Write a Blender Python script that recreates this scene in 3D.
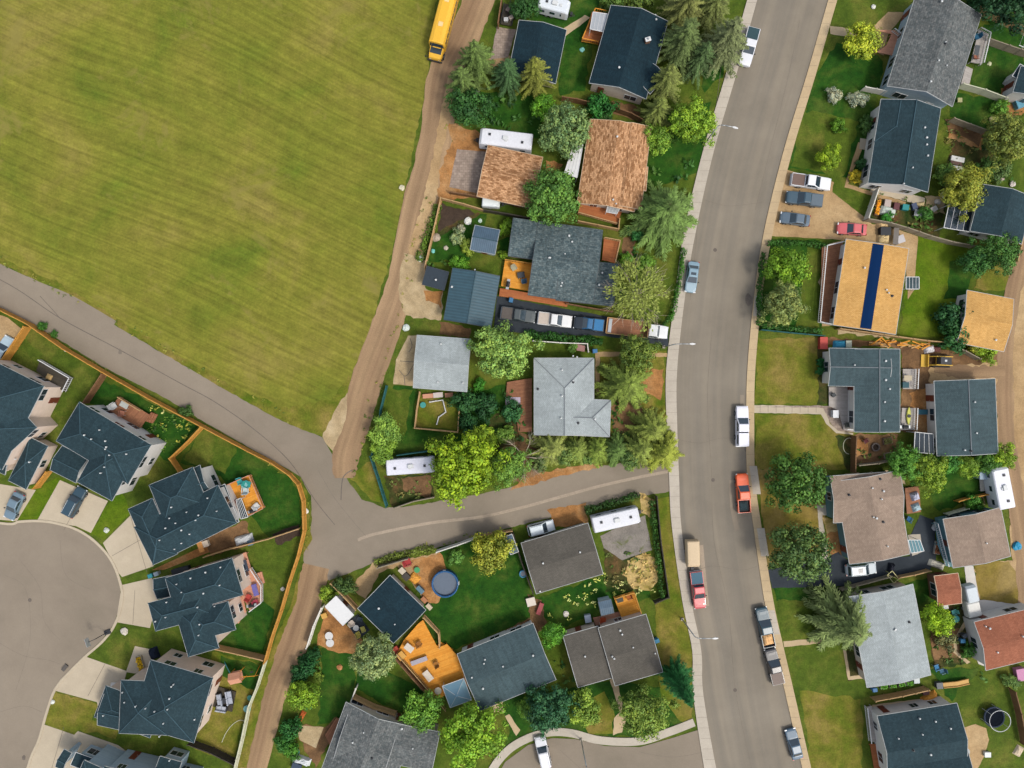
import bpy, bmesh, math, random
import numpy as np
from mathutils import Vector, Matrix
R = math.radians
random.seed(7)
sc = bpy.context.scene
for o in list(bpy.data.objects): bpy.data.objects.remove(o)

# ------------------------------------------------------------ camera, sky, sun, exposure
S = 0.155            # metres per picture step at ground level
H = 105.0            # flying height of the drone
cam_d = bpy.data.cameras.new("camera"); cam = bpy.data.objects.new("camera", cam_d)
sc.collection.objects.link(cam)
cam.location = (0, 0, H); cam.rotation_euler = (0, 0, 0)
cam_d.sensor_width = 36; cam_d.lens = 36 * H / (1024 * S)
cam_d.clip_start = 0.5; cam_d.clip_end = 3000
sc.camera = cam
w = bpy.data.worlds.new("World"); sc.world = w; w.use_nodes = True
nt = w.node_tree; bg = nt.nodes['Background']
sky = nt.nodes.new('ShaderNodeTexSky'); sky.sky_type = 'NISHITA'; sky.sun_disc = False
SUN_EL, SUN_AZ = 56.0, 128.0          # azimuth clockwise from picture-up
sky.sun_elevation = R(SUN_EL); sky.sun_rotation = R(SUN_AZ)
sky.air_density = 1.0; sky.dust_density = 3.0; sky.ozone_density = 0.6
hs_ = nt.nodes.new('ShaderNodeHueSaturation'); hs_.inputs['Saturation'].default_value = 0.55   # thin cloud veil
nt.links.new(sky.outputs[0], hs_.inputs['Color']); nt.links.new(hs_.outputs[0], bg.inputs[0]); bg.inputs[1].default_value = 0.15
sl = bpy.data.lights.new("sun", 'SUN'); so = bpy.data.objects.new("sun", sl); sc.collection.objects.link(so)
sl.energy = 1.45; sl.angle = R(11); sl.color = (1.0, 0.95, 0.86)
d = Vector((math.sin(R(SUN_AZ)) * math.cos(R(SUN_EL)), math.cos(R(SUN_AZ)) * math.cos(R(SUN_EL)), math.sin(R(SUN_EL))))
so.rotation_euler = d.to_track_quat('Z', 'Y').to_euler(); so.location = d * 150
sc.view_settings.view_transform = 'Standard'; sc.view_settings.look = 'None'
sc.view_settings.exposure = 0.66; sc.view_settings.gamma = 1.0
sc.view_settings.use_curve_mapping = False

def P(px, py, z=0.0):
    k = (H - z) / H
    return Vector(((px - 512) * S * k, (384 - py) * S * k, z))
def G(px, py, z=0.0, zz=0.0):           # seen at height z, standing at height zz
    v = P(px, py, z); v.z = zz; return v
def lin(c):
    c = c / 255.0
    return c / 12.92 if c <= 0.04045 else ((c + 0.055) / 1.055) ** 2.4
EE = 1.5
def C(r, g, b, k=1.0): return (min(.85, lin(r) / EE * k), min(.85, lin(g) / EE * k), min(.85, lin(b) / EE * k), 1)

# ------------------------------------------------------------ materials
def newmat(name):
    m = bpy.data.materials.new(name); m.use_nodes = True
    n = m.node_tree.nodes; b = n['Principled BSDF']
    return m, m.node_tree, n, b
def coords(n, l, src, scale=(1, 1, 1), rot=0):
    tc = n.new('ShaderNodeTexCoord'); m0 = n.new('ShaderNodeMapping'); mp = n.new('ShaderNodeMapping')
    l.new(tc.outputs[src], m0.inputs[0]); m0.inputs['Rotation'].default_value = (0, 0, rot)
    l.new(m0.outputs[0], mp.inputs[0]); mp.inputs['Scale'].default_value = scale
    return mp.outputs[0]
def noise(n, l, vec, scale, detail=4, rough=0.6, dist=0.0):
    t = n.new('ShaderNodeTexNoise'); t.inputs['Scale'].default_value = scale; t.inputs['Detail'].default_value = detail
    t.inputs['Roughness'].default_value = rough; t.inputs['Distortion'].default_value = dist
    l.new(vec, t.inputs['Vector']); return t.outputs['Fac']
def ramp(n, l, fac, stops):
    r = n.new('ShaderNodeValToRGB'); e = r.color_ramp.elements
    while len(e) < len(stops): e.new(0.5)
    for i, (p, c) in enumerate(stops): e[i].position = p; e[i].color = c
    l.new(fac, r.inputs[0]); return r.outputs[0]
def mix(n, l, a, b, fac, mode='MIX'):
    m = n.new('ShaderNodeMix'); m.data_type = 'RGBA'; m.blend_type = mode
    for i, v in ((0, fac), (6, a), (7, b)):
        if isinstance(v, (int, float, tuple)): m.inputs[i].default_value = v
        else: l.new(v, m.inputs[i])
    return m.outputs[2]
def math_(n, l, op, a, b=0.0):
    m = n.new('ShaderNodeMath'); m.operation = op
    for i, v in ((0, a), (1, b)):
        if isinstance(v, (int, float)): m.inputs[i].default_value = v
        else: l.new(v, m.inputs[i])
    return m.outputs[0]
def bump(n, l, b, h, strength=0.4, dist=0.03):
    u = n.new('ShaderNodeBump'); u.inputs['Strength'].default_value = strength; u.inputs['Distance'].default_value = dist
    l.new(h, u.inputs['Height']); l.new(u.outputs[0], b.inputs['Normal'])
def grey(v): return (v, v, v, 1)

def ground_mat(name, cols, big=0.06, mid=0.5, fine=4.0, rough=0.95, stretch=None, contrast=0.35, bmp=0.5, patch=None):
    m, t, n, b = newmat(name); l = t.links
    v = coords(n, l, 'Object')
    if name == 'field_grass':      # mowing lines wander a little
        wn = n.new('ShaderNodeTexNoise'); wn.inputs['Scale'].default_value = 0.012; l.new(v, wn.inputs['Vector'])
        va = n.new('ShaderNodeVectorMath'); va.operation = 'MULTIPLY_ADD'; l.new(wn.outputs['Color'], va.inputs[0]); va.inputs[1].default_value = (14, 14, 0); l.new(v, va.inputs[2]); warped = va.outputs[0]
    k = len(cols)
    f1 = noise(n, l, v, big, 5, 0.62, 0.4)
    c = ramp(n, l, f1, [(0.32 + 0.36 * i / max(1, k - 1), cc) for i, cc in enumerate(cols)])
    f2 = noise(n, l, v, mid, 6, 0.7)
    c = mix(n, l, c, ramp(n, l, f2, [(0.3, grey(1 - contrast)), (0.7, grey(1 + contrast))]), 1.0, 'MULTIPLY')
    f3 = noise(n, l, v, fine, 5, 0.75)
    c = mix(n, l, c, ramp(n, l, f3, [(0.3, grey(1 - contrast)), (0.7, grey(1 + contrast))]), 1.0, 'MULTIPLY')
    if stretch:
        sx, sy, rot, amt = stretch
        v2 = coords(n, l, 'Object', (sx, sy, 1), rot)
        if name == 'field_grass': l.new(warped, n[[x.name for x in n if x.bl_idname == 'ShaderNodeMapping'][-2]].inputs[0])
        f4 = noise(n, l, v2, 1.0, 4, 0.6)
        c = mix(n, l, c, ramp(n, l, f4, [(0.35, grey(1 - amt)), (0.65, grey(1 + amt))]), 1.0, 'MULTIPLY')
    if patch:
        col, sc_, th = patch
        f5 = noise(n, l, v, sc_, 6, 0.7, 0.6)
        c = mix(n, l, c, col, ramp(n, l, f5, [(th, grey(0)), (th + 0.1, grey(0.75))]))
    l.new(c, b.inputs['Base Color']); b.inputs['Roughness'].default_value = rough
    b.inputs['Specular IOR Level'].default_value = 0.15
    bump(n, l, b, f3, bmp, 0.08)
    return m

def simple(name, col, rough=0.6, metal=0.0, var=0.15, scale=3.0, spec=0.4, objcol=False, coat=0.0):
    m, t, n, b = newmat(name); l = t.links
    v = coords(n, l, 'Object')
    f = noise(n, l, v, scale, 5, 0.65)
    base = col
    if objcol:
        oi = n.new('ShaderNodeObjectInfo'); base = oi.outputs['Color']
    c = mix(n, l, base, ramp(n, l, f, [(0.3, grey(1 - var)), (0.7, grey(1 + var))]), 1.0, 'MULTIPLY')
    l.new(c, b.inputs['Base Color'])
    b.inputs['Roughness'].default_value = rough; b.inputs['Metallic'].default_value = metal
    b.inputs['Specular IOR Level'].default_value = spec
    if coat: b.inputs['Coat Weight'].default_value = coat; b.inputs['Coat Roughness'].default_value = 0.08
    return m

def shingle(name, col, alt, bw=0.34, bh=0.16, contrast=0.35, big=0.25, rough=0.9, streak=0.12, spots=0.0):
    m, t, n, b = newmat(name); l = t.links
    v = coords(n, l, 'UV')
    br = n.new('ShaderNodeTexBrick'); l.new(v, br.inputs['Vector'])
    br.inputs['Color1'].default_value = col; br.inputs['Color2'].default_value = alt
    br.inputs['Mortar'].default_value = tuple(x * 0.55 for x in col[:3]) + (1,)
    br.inputs['Scale'].default_value = 1.0; br.inputs['Mortar Size'].default_value = 0.012
    br.inputs['Brick Width'].default_value = bw; br.inputs['Row Height'].default_value = bh
    br.inputs['Bias'].default_value = 0.0
    f = noise(n, l, v, 3.2, 6, 0.75)
    c = mix(n, l, br.outputs['Color'], ramp(n, l, f, [(0.3, grey(1 - contrast)), (0.7, grey(1 + contrast))]), 1.0, 'MULTIPLY')
    f2 = noise(n, l, v, big, 4, 0.6)
    c = mix(n, l, c, ramp(n, l, f2, [(0.3, grey(0.86)), (0.7, grey(1.14))]), 1.0, 'MULTIPLY')
    v3 = coords(n, l, 'UV', (2.2, 0.25, 1))
    f3 = noise(n, l, v3, 1.0, 4, 0.6)
    c = mix(n, l, c, ramp(n, l, f3, [(0.35, grey(1 - streak)), (0.65, grey(1 + streak))]), 1.0, 'MULTIPLY')
    if spots:
        f4 = noise(n, l, v, 1.6, 6, 0.8)
        c = mix(n, l, c, tuple(min(1, x * 2.6) for x in col[:3]) + (1,), ramp(n, l, f4, [(0.60, grey(0)), (0.68, grey(spots))]))
    l.new(c, b.inputs['Base Color']); b.inputs['Roughness'].default_value = rough
    b.inputs['Specular IOR Level'].default_value = 0.2
    bump(n, l, b, f, 0.4, 0.02)
    return m

def planks(name, col, alt, pw=0.15, length=2.4, vertical=False, rough=0.75, contrast=0.25, gap=0.5):
    m, t, n, b = newmat(name); l = t.links
    v = coords(n, l, 'UV', (1, 1, 1), R(90) if vertical else 0)
    br = n.new('ShaderNodeTexBrick'); l.new(v, br.inputs['Vector'])
    br.inputs['Color1'].default_value = col; br.inputs['Color2'].default_value = alt
    br.inputs['Mortar'].default_value = tuple(x * gap for x in col[:3]) + (1,)
    br.inputs['Scale'].default_value = 1.0; br.inputs['Mortar Size'].default_value = 0.012
    br.inputs['Brick Width'].default_value = length; br.inputs['Row Height'].default_value = pw
    f = noise(n, l, v, 1.5, 6, 0.7)
    c = mix(n, l, br.outputs['Color'], ramp(n, l, f, [(0.3, grey(1 - contrast)), (0.7, grey(1 + contrast))]), 1.0, 'MULTIPLY')
    l.new(c, b.inputs['Base Color']); b.inputs['Roughness'].default_value = rough
    b.inputs['Specular IOR Level'].default_value = 0.25
    return m

def ribbed(name, col, spacing=0.35, rough=0.4, metal=0.35, amt=0.25):
    m, t, n, b = newmat(name); l = t.links
    v = coords(n, l, 'UV')
    wv = n.new('ShaderNodeTexWave'); wv.bands_direction = 'X'; l.new(v, wv.inputs['Vector'])
    wv.inputs['Scale'].default_value = 0.314 / spacing; wv.inputs['Distortion'].default_value = 0
    f = noise(n, l, v, 0.8, 5, 0.6)
    c = mix(n, l, col, ramp(n, l, wv.outputs['Fac'], [(0.0, grey(1 - amt)), (0.5, grey(1.0)), (1, grey(1 + amt))]), 1.0, 'MULTIPLY')
    c = mix(n, l, c, ramp(n, l, f, [(0.3, grey(.85)), (0.7, grey(1.15))]), 1.0, 'MULTIPLY')
    l.new(c, b.inputs['Base Color']); b.inputs['Roughness'].default_value = rough; b.inputs['Metallic'].default_value = metal
    bump(n, l, b, wv.outputs['Fac'], 0.5, 0.03)
    return m

def road_mat(name, col, alt, lanes, fine=0.12):
    m, t, n, b = newmat(name); l = t.links
    v = coords(n, l, 'UV'); 
    v2 = coords(n, l, 'UV', (0.55, 0.014, 1))
    f1 = noise(n, l, v2, 1.0, 4, 0.55)
    c = mix(n, l, col, alt, ramp(n, l, f1, [(0.38, grey(0)), (0.62, grey(1))]))
    f2 = noise(n, l, v, 0.12, 6, 0.65)
    c = mix(n, l, c, ramp(n, l, f2, [(0.3, grey(0.88)), (0.7, grey(1.12))]), 1.0, 'MULTIPLY')
    f3 = noise(n, l, v, 5.0, 5, 0.75)
    c = mix(n, l, c, ramp(n, l, f3, [(0.3, grey(1 - fine)), (0.7, grey(1 + fine))]), 1.0, 'MULTIPLY')
    # wheel paths along the lane: darker, polished or packed
    sep = n.new('ShaderNodeSeparateXYZ'); l.new(v, sep.inputs[0])
    for off, wd, dark in lanes:
        wob = noise(n, l, coords(n, l, 'UV', (0.0, 0.05, 1)), 1.0, 2)
        x = math_(n, l, 'SUBTRACT', math_(n, l, 'ADD', sep.outputs[0], math_(n, l, 'MULTIPLY', wob, 0.8)), off + 0.4)
        x = math_(n, l, 'ABSOLUTE', x)
        g = ramp(n, l, math_(n, l, 'DIVIDE', x, wd), [(0.3, grey(dark)), (1.0, grey(1.0))])
        brk = noise(n, l, coords(n, l, 'UV', (1, 0.12, 1)), 0.9, 4)
        c = mix(n, l, c, g, ramp(n, l, brk, [(0.35, grey(0.25)), (0.6, grey(1))]), 'MULTIPLY')
    l.new(c, b.inputs['Base Color']); b.inputs['Roughness'].default_value = 0.9; b.inputs['Specular IOR Level'].default_value = 0.2
    bump(n, l, b, f3, 0.3, 0.02)
    return m

def leaf_mat(name, rough=0.6):
    m, t, n, b = newmat(name); l = t.links
    oi = n.new('ShaderNodeObjectInfo'); at = n.new('ShaderNodeAttribute'); at.attribute_name = 'tone'
    c = mix(n, l, oi.outputs['Color'], at.outputs['Color'], 1.0, 'MULTIPLY')
    l.new(c, b.inputs['Base Color']); b.inputs['Roughness'].default_value = rough
    b.inputs['Specular IOR Level'].default_value = 0.25
    tr = n.new('ShaderNodeBsdfTranslucent'); l.new(c, tr.inputs[0])
    ms = n.new('ShaderNodeMixShader'); ms.inputs[0].default_value = 0.15
    out = n['Material Output']; l.new(b.outputs[0], ms.inputs[1]); l.new(tr.outputs[0], ms.inputs[2]); l.new(ms.outputs[0], out.inputs[0])
    return m

M = {}
M['field'] = ground_mat('field_grass', [C(98, 114, 34), C(118, 122, 42), C(128, 126, 48), C(140, 130, 62)], 0.06, 0.5, 2.6, contrast=0.2, stretch=(0.035, 1.7, R(24), 0.18), patch=(C(142, 132, 68), 0.11, 0.57))
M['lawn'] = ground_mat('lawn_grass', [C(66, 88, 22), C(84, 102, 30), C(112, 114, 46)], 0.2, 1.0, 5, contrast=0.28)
M['lawn_dark'] = ground_mat('deep_shaded_lawn_grass', [C(28, 72, 16), C(44, 84, 20), C(78, 98, 34)], 0.24, 1.0, 5, contrast=0.32)  # deep green lawn, with yard and tree shade partly put into the colour
M['lawn_bright'] = ground_mat('bright_lawn_grass', [C(74, 106, 10), C(94, 116, 20), C(112, 124, 36)], 0.2, 0.9, 5, contrast=0.26)
M['lawn_dry'] = ground_mat('dry_lawn_grass', [C(86, 106, 22), C(118, 116, 42), C(144, 126, 66)], 0.2, 0.8, 4, contrast=0.26)
M['lawn_straw'] = ground_mat('straw_grass', [C(120, 112, 40), C(142, 122, 60), C(158, 136, 84)], 0.15, 0.7, 3.5, contrast=0.22)
M['garden'] = ground_mat('garden_soil', [C(40, 66, 20), C(72, 72, 36), C(110, 82, 52)], 0.3, 1.2, 5, contrast=0.35)
M['soil'] = ground_mat('bare_soil', [C(98, 74, 52), C(126, 96, 66), C(150, 116, 80)], 0.3, 1.2, 5, contrast=0.22)
M['soil_dark'] = ground_mat('tilled_soil', [C(66, 54, 46), C(80, 66, 54)], 0.3, 1.4, 6, contrast=0.25)
M['dirt'] = ground_mat('packed_dirt', [C(168, 138, 98), C(184, 154, 112), C(196, 168, 126)], 0.12, 0.6, 4, contrast=0.17)
M['dirt_orange'] = ground_mat('orange_dirt', [C(148, 104, 62), C(174, 124, 74), C(186, 148, 102)], 0.2, 0.8, 4, contrast=0.28)
M['gravel'] = ground_mat('pale_gravel', [C(166, 144, 108), C(186, 164, 126), C(198, 178, 142)], 0.2, 0.9, 6, contrast=0.2)
M['gravel_grey'] = ground_mat('grey_gravel', [C(132, 126, 118), C(150, 142, 132)], 0.2, 0.9, 6, contrast=0.22, patch=(C(96, 104, 50), 0.5, 0.56))
M['straw'] = ground_mat('dead_reeds', [C(178, 150, 92), C(206, 178, 118), C(150, 134, 66)], 0.35, 1.3, 5, contrast=0.25)
M['asphalt_plain'] = ground_mat('worn_asphalt', [C(134, 124, 108), C(146, 134, 118), C(154, 142, 125)], 0.05, 0.4, 4, contrast=0.045, bmp=0.3)
M['crack'] = ground_mat('street_crack', [C(124, 115, 103), C(132, 122, 110)], 0.3, 1.5, 6, contrast=0.15, bmp=0.2)
M['asphalt_dark'] = ground_mat('fresh_asphalt', [C(52, 58, 64), C(66, 72, 78)], 0.15, 0.7, 5, contrast=0.12, bmp=0.3)
M['concrete'] = ground_mat('driveway_concrete', [C(190, 176, 152), C(202, 188, 164)], 0.1, 0.6, 5, contrast=0.06, bmp=0.2)
M['concrete_grey'] = ground_mat('sidewalk_concrete', [C(186, 176, 160), C(200, 190, 174)], 0.1, 0.6, 5, contrast=0.07, bmp=0.2)
M['concrete_tan'] = ground_mat('dusty_concrete', [C(192, 168, 132), C(204, 182, 146)], 0.1, 0.6, 5, contrast=0.08, bmp=0.2)
M['concrete_white'] = ground_mat('pale_patio_concrete', [C(206, 200, 192), C(220, 214, 206)], 0.1, 0.6, 5, contrast=0.06, bmp=0.2)
M['paver'] = planks('paver_stones', C(150, 132, 118), C(170, 152, 136), 0.4, 0.6)
M['seam'] = ground_mat('seam_repair', [C(164, 149, 130), C(176, 160, 140)], 0.3, 1.5, 6, contrast=0.1, bmp=0.2)
M['seam_dark'] = ground_mat('tar_crack', [C(108, 100, 92), C(120, 110, 100)], 0.3, 1.5, 6, contrast=0.15, bmp=0.2)
M['road'] = road_mat('street_asphalt', C(132, 124, 111), C(144, 134, 118), [(-2.9, 1.6, .97), (2.6, 1.6, 1.03)], 0.05)
M['dirt_lane'] = road_mat('dirt_track', C(146, 118, 90), C(178, 148, 112), [(-1.15, 0.6, 0.8), (0.75, 0.6, 0.8), (1.6, .5, .9)], 0.2)

M['r_teal'] = shingle('slate_blue_shingle', C(38, 59, 66), C(48, 70, 77), contrast=0.24)
M['r_navy'] = shingle('navy_shingle', C(20, 44, 54), C(28, 54, 64), contrast=0.14)
M['r_slate'] = shingle('slate_grey_shingle', C(66, 84, 88), C(76, 94, 98), contrast=0.09)
M['r_char'] = shingle('charcoal_shingle', C(70, 86, 90), C(104, 116, 116), 0.45, 0.3, contrast=0.55, spots=0.4)
M['r_grey'] = shingle('mid_grey_shingle', C(88, 94, 94), C(116, 118, 116), 0.45, 0.3, contrast=0.5, spots=0.3)
M['r_lgrey'] = shingle('light_grey_shingle', C(162, 170, 170), C(176, 184, 184), contrast=0.10, streak=0.06)
M['r_brown'] = shingle('taupe_shingle', C(92, 88, 80), C(102, 97, 89), contrast=0.07, streak=0.05)
M['r_tan'] = shingle('tan_shingle', C(150, 130, 114), C(164, 144, 126), contrast=0.12, streak=0.06)
M['r_shake'] = shingle('cedar_shake', C(142, 98, 62), C(216, 168, 124), 0.5, 0.22, contrast=0.34, streak=0.05, spots=0.2)
M['r_straw'] = shingle('golden_shingle', C(204, 156, 88), C(222, 174, 104), contrast=0.10, streak=0.05)
M['r_rust'] = shingle('rust_shingle', C(150, 92, 68), C(166, 106, 80), contrast=0.12, streak=0.06)
M['r_metal'] = ribbed('ribbed_steel_roof', C(50, 82, 94), 0.45, .6, .05, .13)
M['r_shed'] = ribbed('ribbed_shed_roof', C(72, 96, 114), 0.3, .6, .05, amt=0.08)
M['r_dark'] = simple('dark_membrane', C(44, 56, 66), 0.8)
M['w_white'] = planks('white_siding', C(226, 222, 216), C(232, 228, 222), 0.2, 4, contrast=0.05, gap=0.85)
M['w_beige'] = planks('beige_siding', C(206, 190, 172), C(214, 198, 180), 0.2, 4, contrast=0.05, gap=0.85)
M['w_pink'] = planks('blush_siding', C(236, 214, 196), C(242, 220, 202), 0.2, 4, contrast=0.05, gap=0.85)
M['w_blue'] = planks('pale_blue_siding', C(164, 184, 196), C(172, 192, 204), 0.2, 4, contrast=0.05, gap=0.85)
M['w_teal'] = planks('teal_siding', C(98, 138, 146), C(106, 146, 154), 0.2, 4, contrast=0.05, gap=0.85)
M['w_brown'] = planks('brown_siding', C(120, 90, 70), C(130, 98, 76), 0.2, 4, contrast=0.08, gap=0.8)
M['trim'] = simple('white_trim', C(224, 224, 222), 0.5, var=0.05)
M['edge'] = simple('weathered_gutter', C(176, 178, 176), 0.6, var=0.2)
M['trim_dark'] = simple('dark_trim', C(60, 66, 70), 0.5, var=0.05)
M['trim_tan'] = simple('tan_trim', C(206, 180, 150), 0.6, var=0.06)
M['cap_teal'] = simple('ridge_cap_blue', C(56, 84, 94), 0.9, var=0.25)
M['cap_grey'] = simple('ridge_cap_grey', C(120, 126, 130), 0.9, var=0.1)
M['cap_none'] = simple('ridge_cap_brown', C(120, 104, 90), 0.9, var=0.15)
M['glass'] = simple('window_glass', C(40, 52, 62), 0.08, var=0.05, spec=0.8)
M['door'] = simple('painted_door', C(120, 60, 44), 0.5)
M['vent'] = simple('white_vent_cap', C(214, 216, 214), 0.5, var=0.15)
M['vent_dark'] = simple('dark_vent_pipe', C(50, 52, 56), 0.6, var=0.04)
M['fence_yellow'] = planks('golden_cedar', C(196, 140, 58), C(212, 156, 76), 0.14, 3, True, contrast=0.15, gap=0.7)
M['fence_tan'] = planks('weathered_cedar', C(188, 152, 104), C(200, 164, 118), 0.14, 3, True, contrast=0.15, gap=0.7)
M['fence_brown'] = planks('brown_stained_board', C(126, 92, 62), C(140, 104, 72), 0.14, 3, True, contrast=0.18, gap=0.65)
M['fence_grey'] = planks('grey_board', C(150, 138, 116), C(164, 152, 130), 0.14, 3, True, contrast=0.15, gap=0.7)
M['fence_pale'] = planks('pale_board', C(206, 206, 176), C(214, 214, 188), 0.14, 3, True, contrast=0.08, gap=0.8)
M['fence_white'] = planks('white_board', C(226, 222, 210), C(232, 228, 218), 0.14, 3, True, contrast=0.06, gap=0.8)
M['fence_teal'] = planks('teal_board', C(36, 92, 92), C(44, 104, 102), 0.14, 3, True, contrast=0.12, gap=0.7)
M['fence_dark'] = planks('dark_board', C(66, 60, 50), C(76, 70, 58), 0.14, 3, True, contrast=0.15, gap=0.7)
M['deck_orange'] = planks('orange_deck_board', C(224, 146, 44), C(240, 168, 66), 0.16, 4, contrast=0.14, gap=0.7)
M['deck_red'] = planks('red_deck_board', C(168, 98, 56), C(186, 114, 66), 0.16, 4, contrast=0.15, gap=0.65)
M['deck_brown'] = planks('brown_deck_board', C(146, 98, 70), C(166, 114, 82), 0.16, 4, contrast=0.2, gap=0.6)
M['deck_grey'] = planks('grey_deck_board', C(176, 168, 160), C(190, 182, 174), 0.16, 4, contrast=0.12, gap=0.7)
M['deck_pink'] = planks('salmon_deck_board', C(206, 146, 116), C(216, 158, 128), 0.16, 4, contrast=0.1, gap=0.7)
M['wood'] = simple('raw_wood', C(196, 158, 104), 0.8, var=0.2)
M['bark'] = simple('tree_bark', C(92, 74, 58), 0.95, var=0.3, scale=6)
M['bark_pale'] = simple('pale_bark', C(186, 170, 150), 0.9, var=0.2, scale=6)
M['leaf'] = leaf_mat('foliage'); M['needle'] = leaf_mat('needles', 0.7)
M['paint'] = simple('car_paint', None, 0.35, 0.0, 0.03, 2, 0.5, True, 0.4)
M['tint'] = simple('tinted_glass', C(46, 62, 72), 0.06, 0, 0.03, 2, 0.9)
M['tyre'] = simple('tyre_rubber', C(34, 34, 36), 0.85, var=0.1)
M['rim'] = simple('wheel_rim', C(150, 152, 156), 0.35, 0.6, 0.05)
M['lamp_white'] = simple('headlight_lens', C(236, 238, 240), 0.15, var=0.02)
M['lamp_red'] = simple('tail_light_lens', C(170, 30, 28), 0.2, var=0.02)
M['black'] = simple('black_plastic', C(42, 44, 48), 0.6, var=0.1)
M['steel'] = simple('galvanised_steel', C(190, 194, 196), 0.4, 0.4, 0.08)
M['plain'] = simple('painted_surface', None, 0.6, 0, 0.08, 4, 0.35, True)
M['cloth'] = simple('fabric', None, 0.9, 0, 0.12, 5, 0.15, True)
M['white_rv'] = simple('white_gelcoat', C(232, 232, 234), 0.35, var=0.04)
M['water'] = simple('pool_water', C(92, 104, 118), 0.05, var=0.05, spec=0.8)

# ------------------------------------------------------------ mesh helpers
class MB:
    def __init__(s): s.v = []; s.f = []; s.m = []; s.mats = []
    def mi(s, mat):
        if mat not in s.mats: s.mats.append(mat)
        return s.mats.index(mat)
    def face(s, pts, mat):
        b = len(s.v); s.v += [Vector(p) for p in pts]; s.f.append(list(range(b, b + len(pts)))); s.m.append(s.mi(mat))
    def poly(s, verts, faces, mat):
        b = len(s.v); s.v += [Vector(p) for p in verts]; k = s.mi(mat)
        for f in faces: s.f.append([b + i for i in f]); s.m.append(k)
    def box(s, c, size, mat, rot=0.0, taper=1.0):
        cx, cy, cz = c; lx, ly, lz = [x / 2 for x in size]; cs, sn = math.cos(rot), math.sin(rot)
        vs = []
        for z, k in ((-lz, 1), (lz, taper)):
            for x, y in ((-lx, -ly), (lx, -ly), (lx, ly), (-lx, ly)):
                x *= k; y *= k
                vs.append((cx + x * cs - y * sn, cy + x * sn + y * cs, cz + z))
        s.poly(vs, [(3, 2, 1, 0), (4, 5, 6, 7), (0, 1, 5, 4), (1, 2, 6, 5), (2, 3, 7, 6), (3, 0, 4, 7)], mat)
    def prism(s, pts, z0, z1, mat, side=None):
        n = len(pts)
        a = sum(pts[i][0] * pts[(i + 1) % n][1] - pts[(i + 1) % n][0] * pts[i][1] for i in range(n))
        if a < 0: pts = list(reversed(pts))
        top = [(p[0], p[1], z1) for p in pts]; bot = [(p[0], p[1], z0) for p in pts]
        s.face(top, mat); s.face(bot[::-1], mat)
        for i in range(n):
            j = (i + 1) % n
            s.face([bot[i], bot[j], top[j], top[i]], side or mat)
    def tube(s, p0, p1, r0, r1, n, mat, cap=True):
        p0, p1 = Vector(p0), Vector(p1); ax = (p1 - p0)
        if ax.length < 1e-6: return
        ax.normalize(); t = Vector((0, 0, 1)) if abs(ax.z) < 0.9 else Vector((1, 0, 0))
        u = ax.cross(t).normalized(); v = ax.cross(u)
        vs = []
        for p, r in ((p0, r0), (p1, r1)):
            for i in range(n):
                a = 2 * math.pi * (i + 0.5) / n
                vs.append(p + u * math.cos(a) * r + v * math.sin(a) * r)
        fs = [(i, (i + 1) % n, n + (i + 1) % n, n + i) for i in range(n)]
        if cap: fs += [tuple(range(n))[::-1], tuple(range(n, 2 * n))]
        s.poly(vs, [f[::-1] for f in fs], mat)
    def loft(s, rings, mat, cap=True):
        n = len(rings[0]); vs = [p for r in rings for p in r]; fs = []
        for k in range(len(rings) - 1):
            for i in range(n):
                j = (i + 1) % n
                fs.append((k * n + i, k * n + j, (k + 1) * n + j, (k + 1) * n + i))
        if cap: fs += [tuple(range(n))[::-1], tuple(range((len(rings) - 1) * n, len(rings) * n))]
        s.poly(vs, fs, mat)
    def lathe(s, c, prof, n, mat):
        rings = [[(c[0] + r * math.cos(2 * math.pi * i / n), c[1] + r * math.sin(2 * math.pi * i / n), c[2] + z) for i in range(n)] for r, z in prof]
        s.loft(rings, mat)
    def build(s, name, parent=None, smooth=False, uvrot=0.0, col=None, bevel=0.0, fix=True):
        me = bpy.data.meshes.new(name)
        o0 = Vector((0, 0, 0)); q_ = parent
        while q_ is not None: o0 = o0 + q_.location; q_ = q_.parent
        if getattr(s, 'local', False): o0 = Vector((0, 0, 0))
        me.from_pydata([tuple(p - o0) for p in s.v], [], s.f)
        for m in s.mats: me.materials.append(m)
        me.polygons.foreach_set('material_index', s.m)
        me.update()
        if len(s.f) > 5 and fix:
            bm = bmesh.new(); bm.from_mesh(me); bmesh.ops.remove_doubles(bm, verts=bm.verts, dist=1e-5)
            bmesh.ops.recalc_face_normals(bm, faces=bm.faces); bm.to_mesh(me); bm.free(); me.update()
        uv = me.uv_layers.new(name='UVMap'); cs, sn = math.cos(uvrot), math.sin(uvrot)
        Z = Vector((0, 0, 1))
        for p in me.polygons:
            nn = p.normal
            if abs(nn.z) > 0.995: u = Vector((cs, sn, 0)); v = Vector((-sn, cs, 0))
            else: u = Z.cross(nn).normalized(); v = nn.cross(u)
            for li in p.loop_indices:
                co = me.vertices[me.loops[li].vertex_index].co
                uv.data[li].uv = (co.dot(u), co.dot(v))
        if smooth: me.polygons.foreach_set('use_smooth', [True] * len(me.polygons))
        o = bpy.data.objects.new(name, me); sc.collection.objects.link(o)
        if parent is not None: o.parent = parent
        if col: o.color = col
        if bevel:
            b = o.modifiers.new('bevel', 'BEVEL'); b.width = bevel; b.segments = 2; b.limit_method = 'ANGLE'; b.angle_limit = R(35)
        return o
def LM():
    m = MB(); m.local = True; return m

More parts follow.
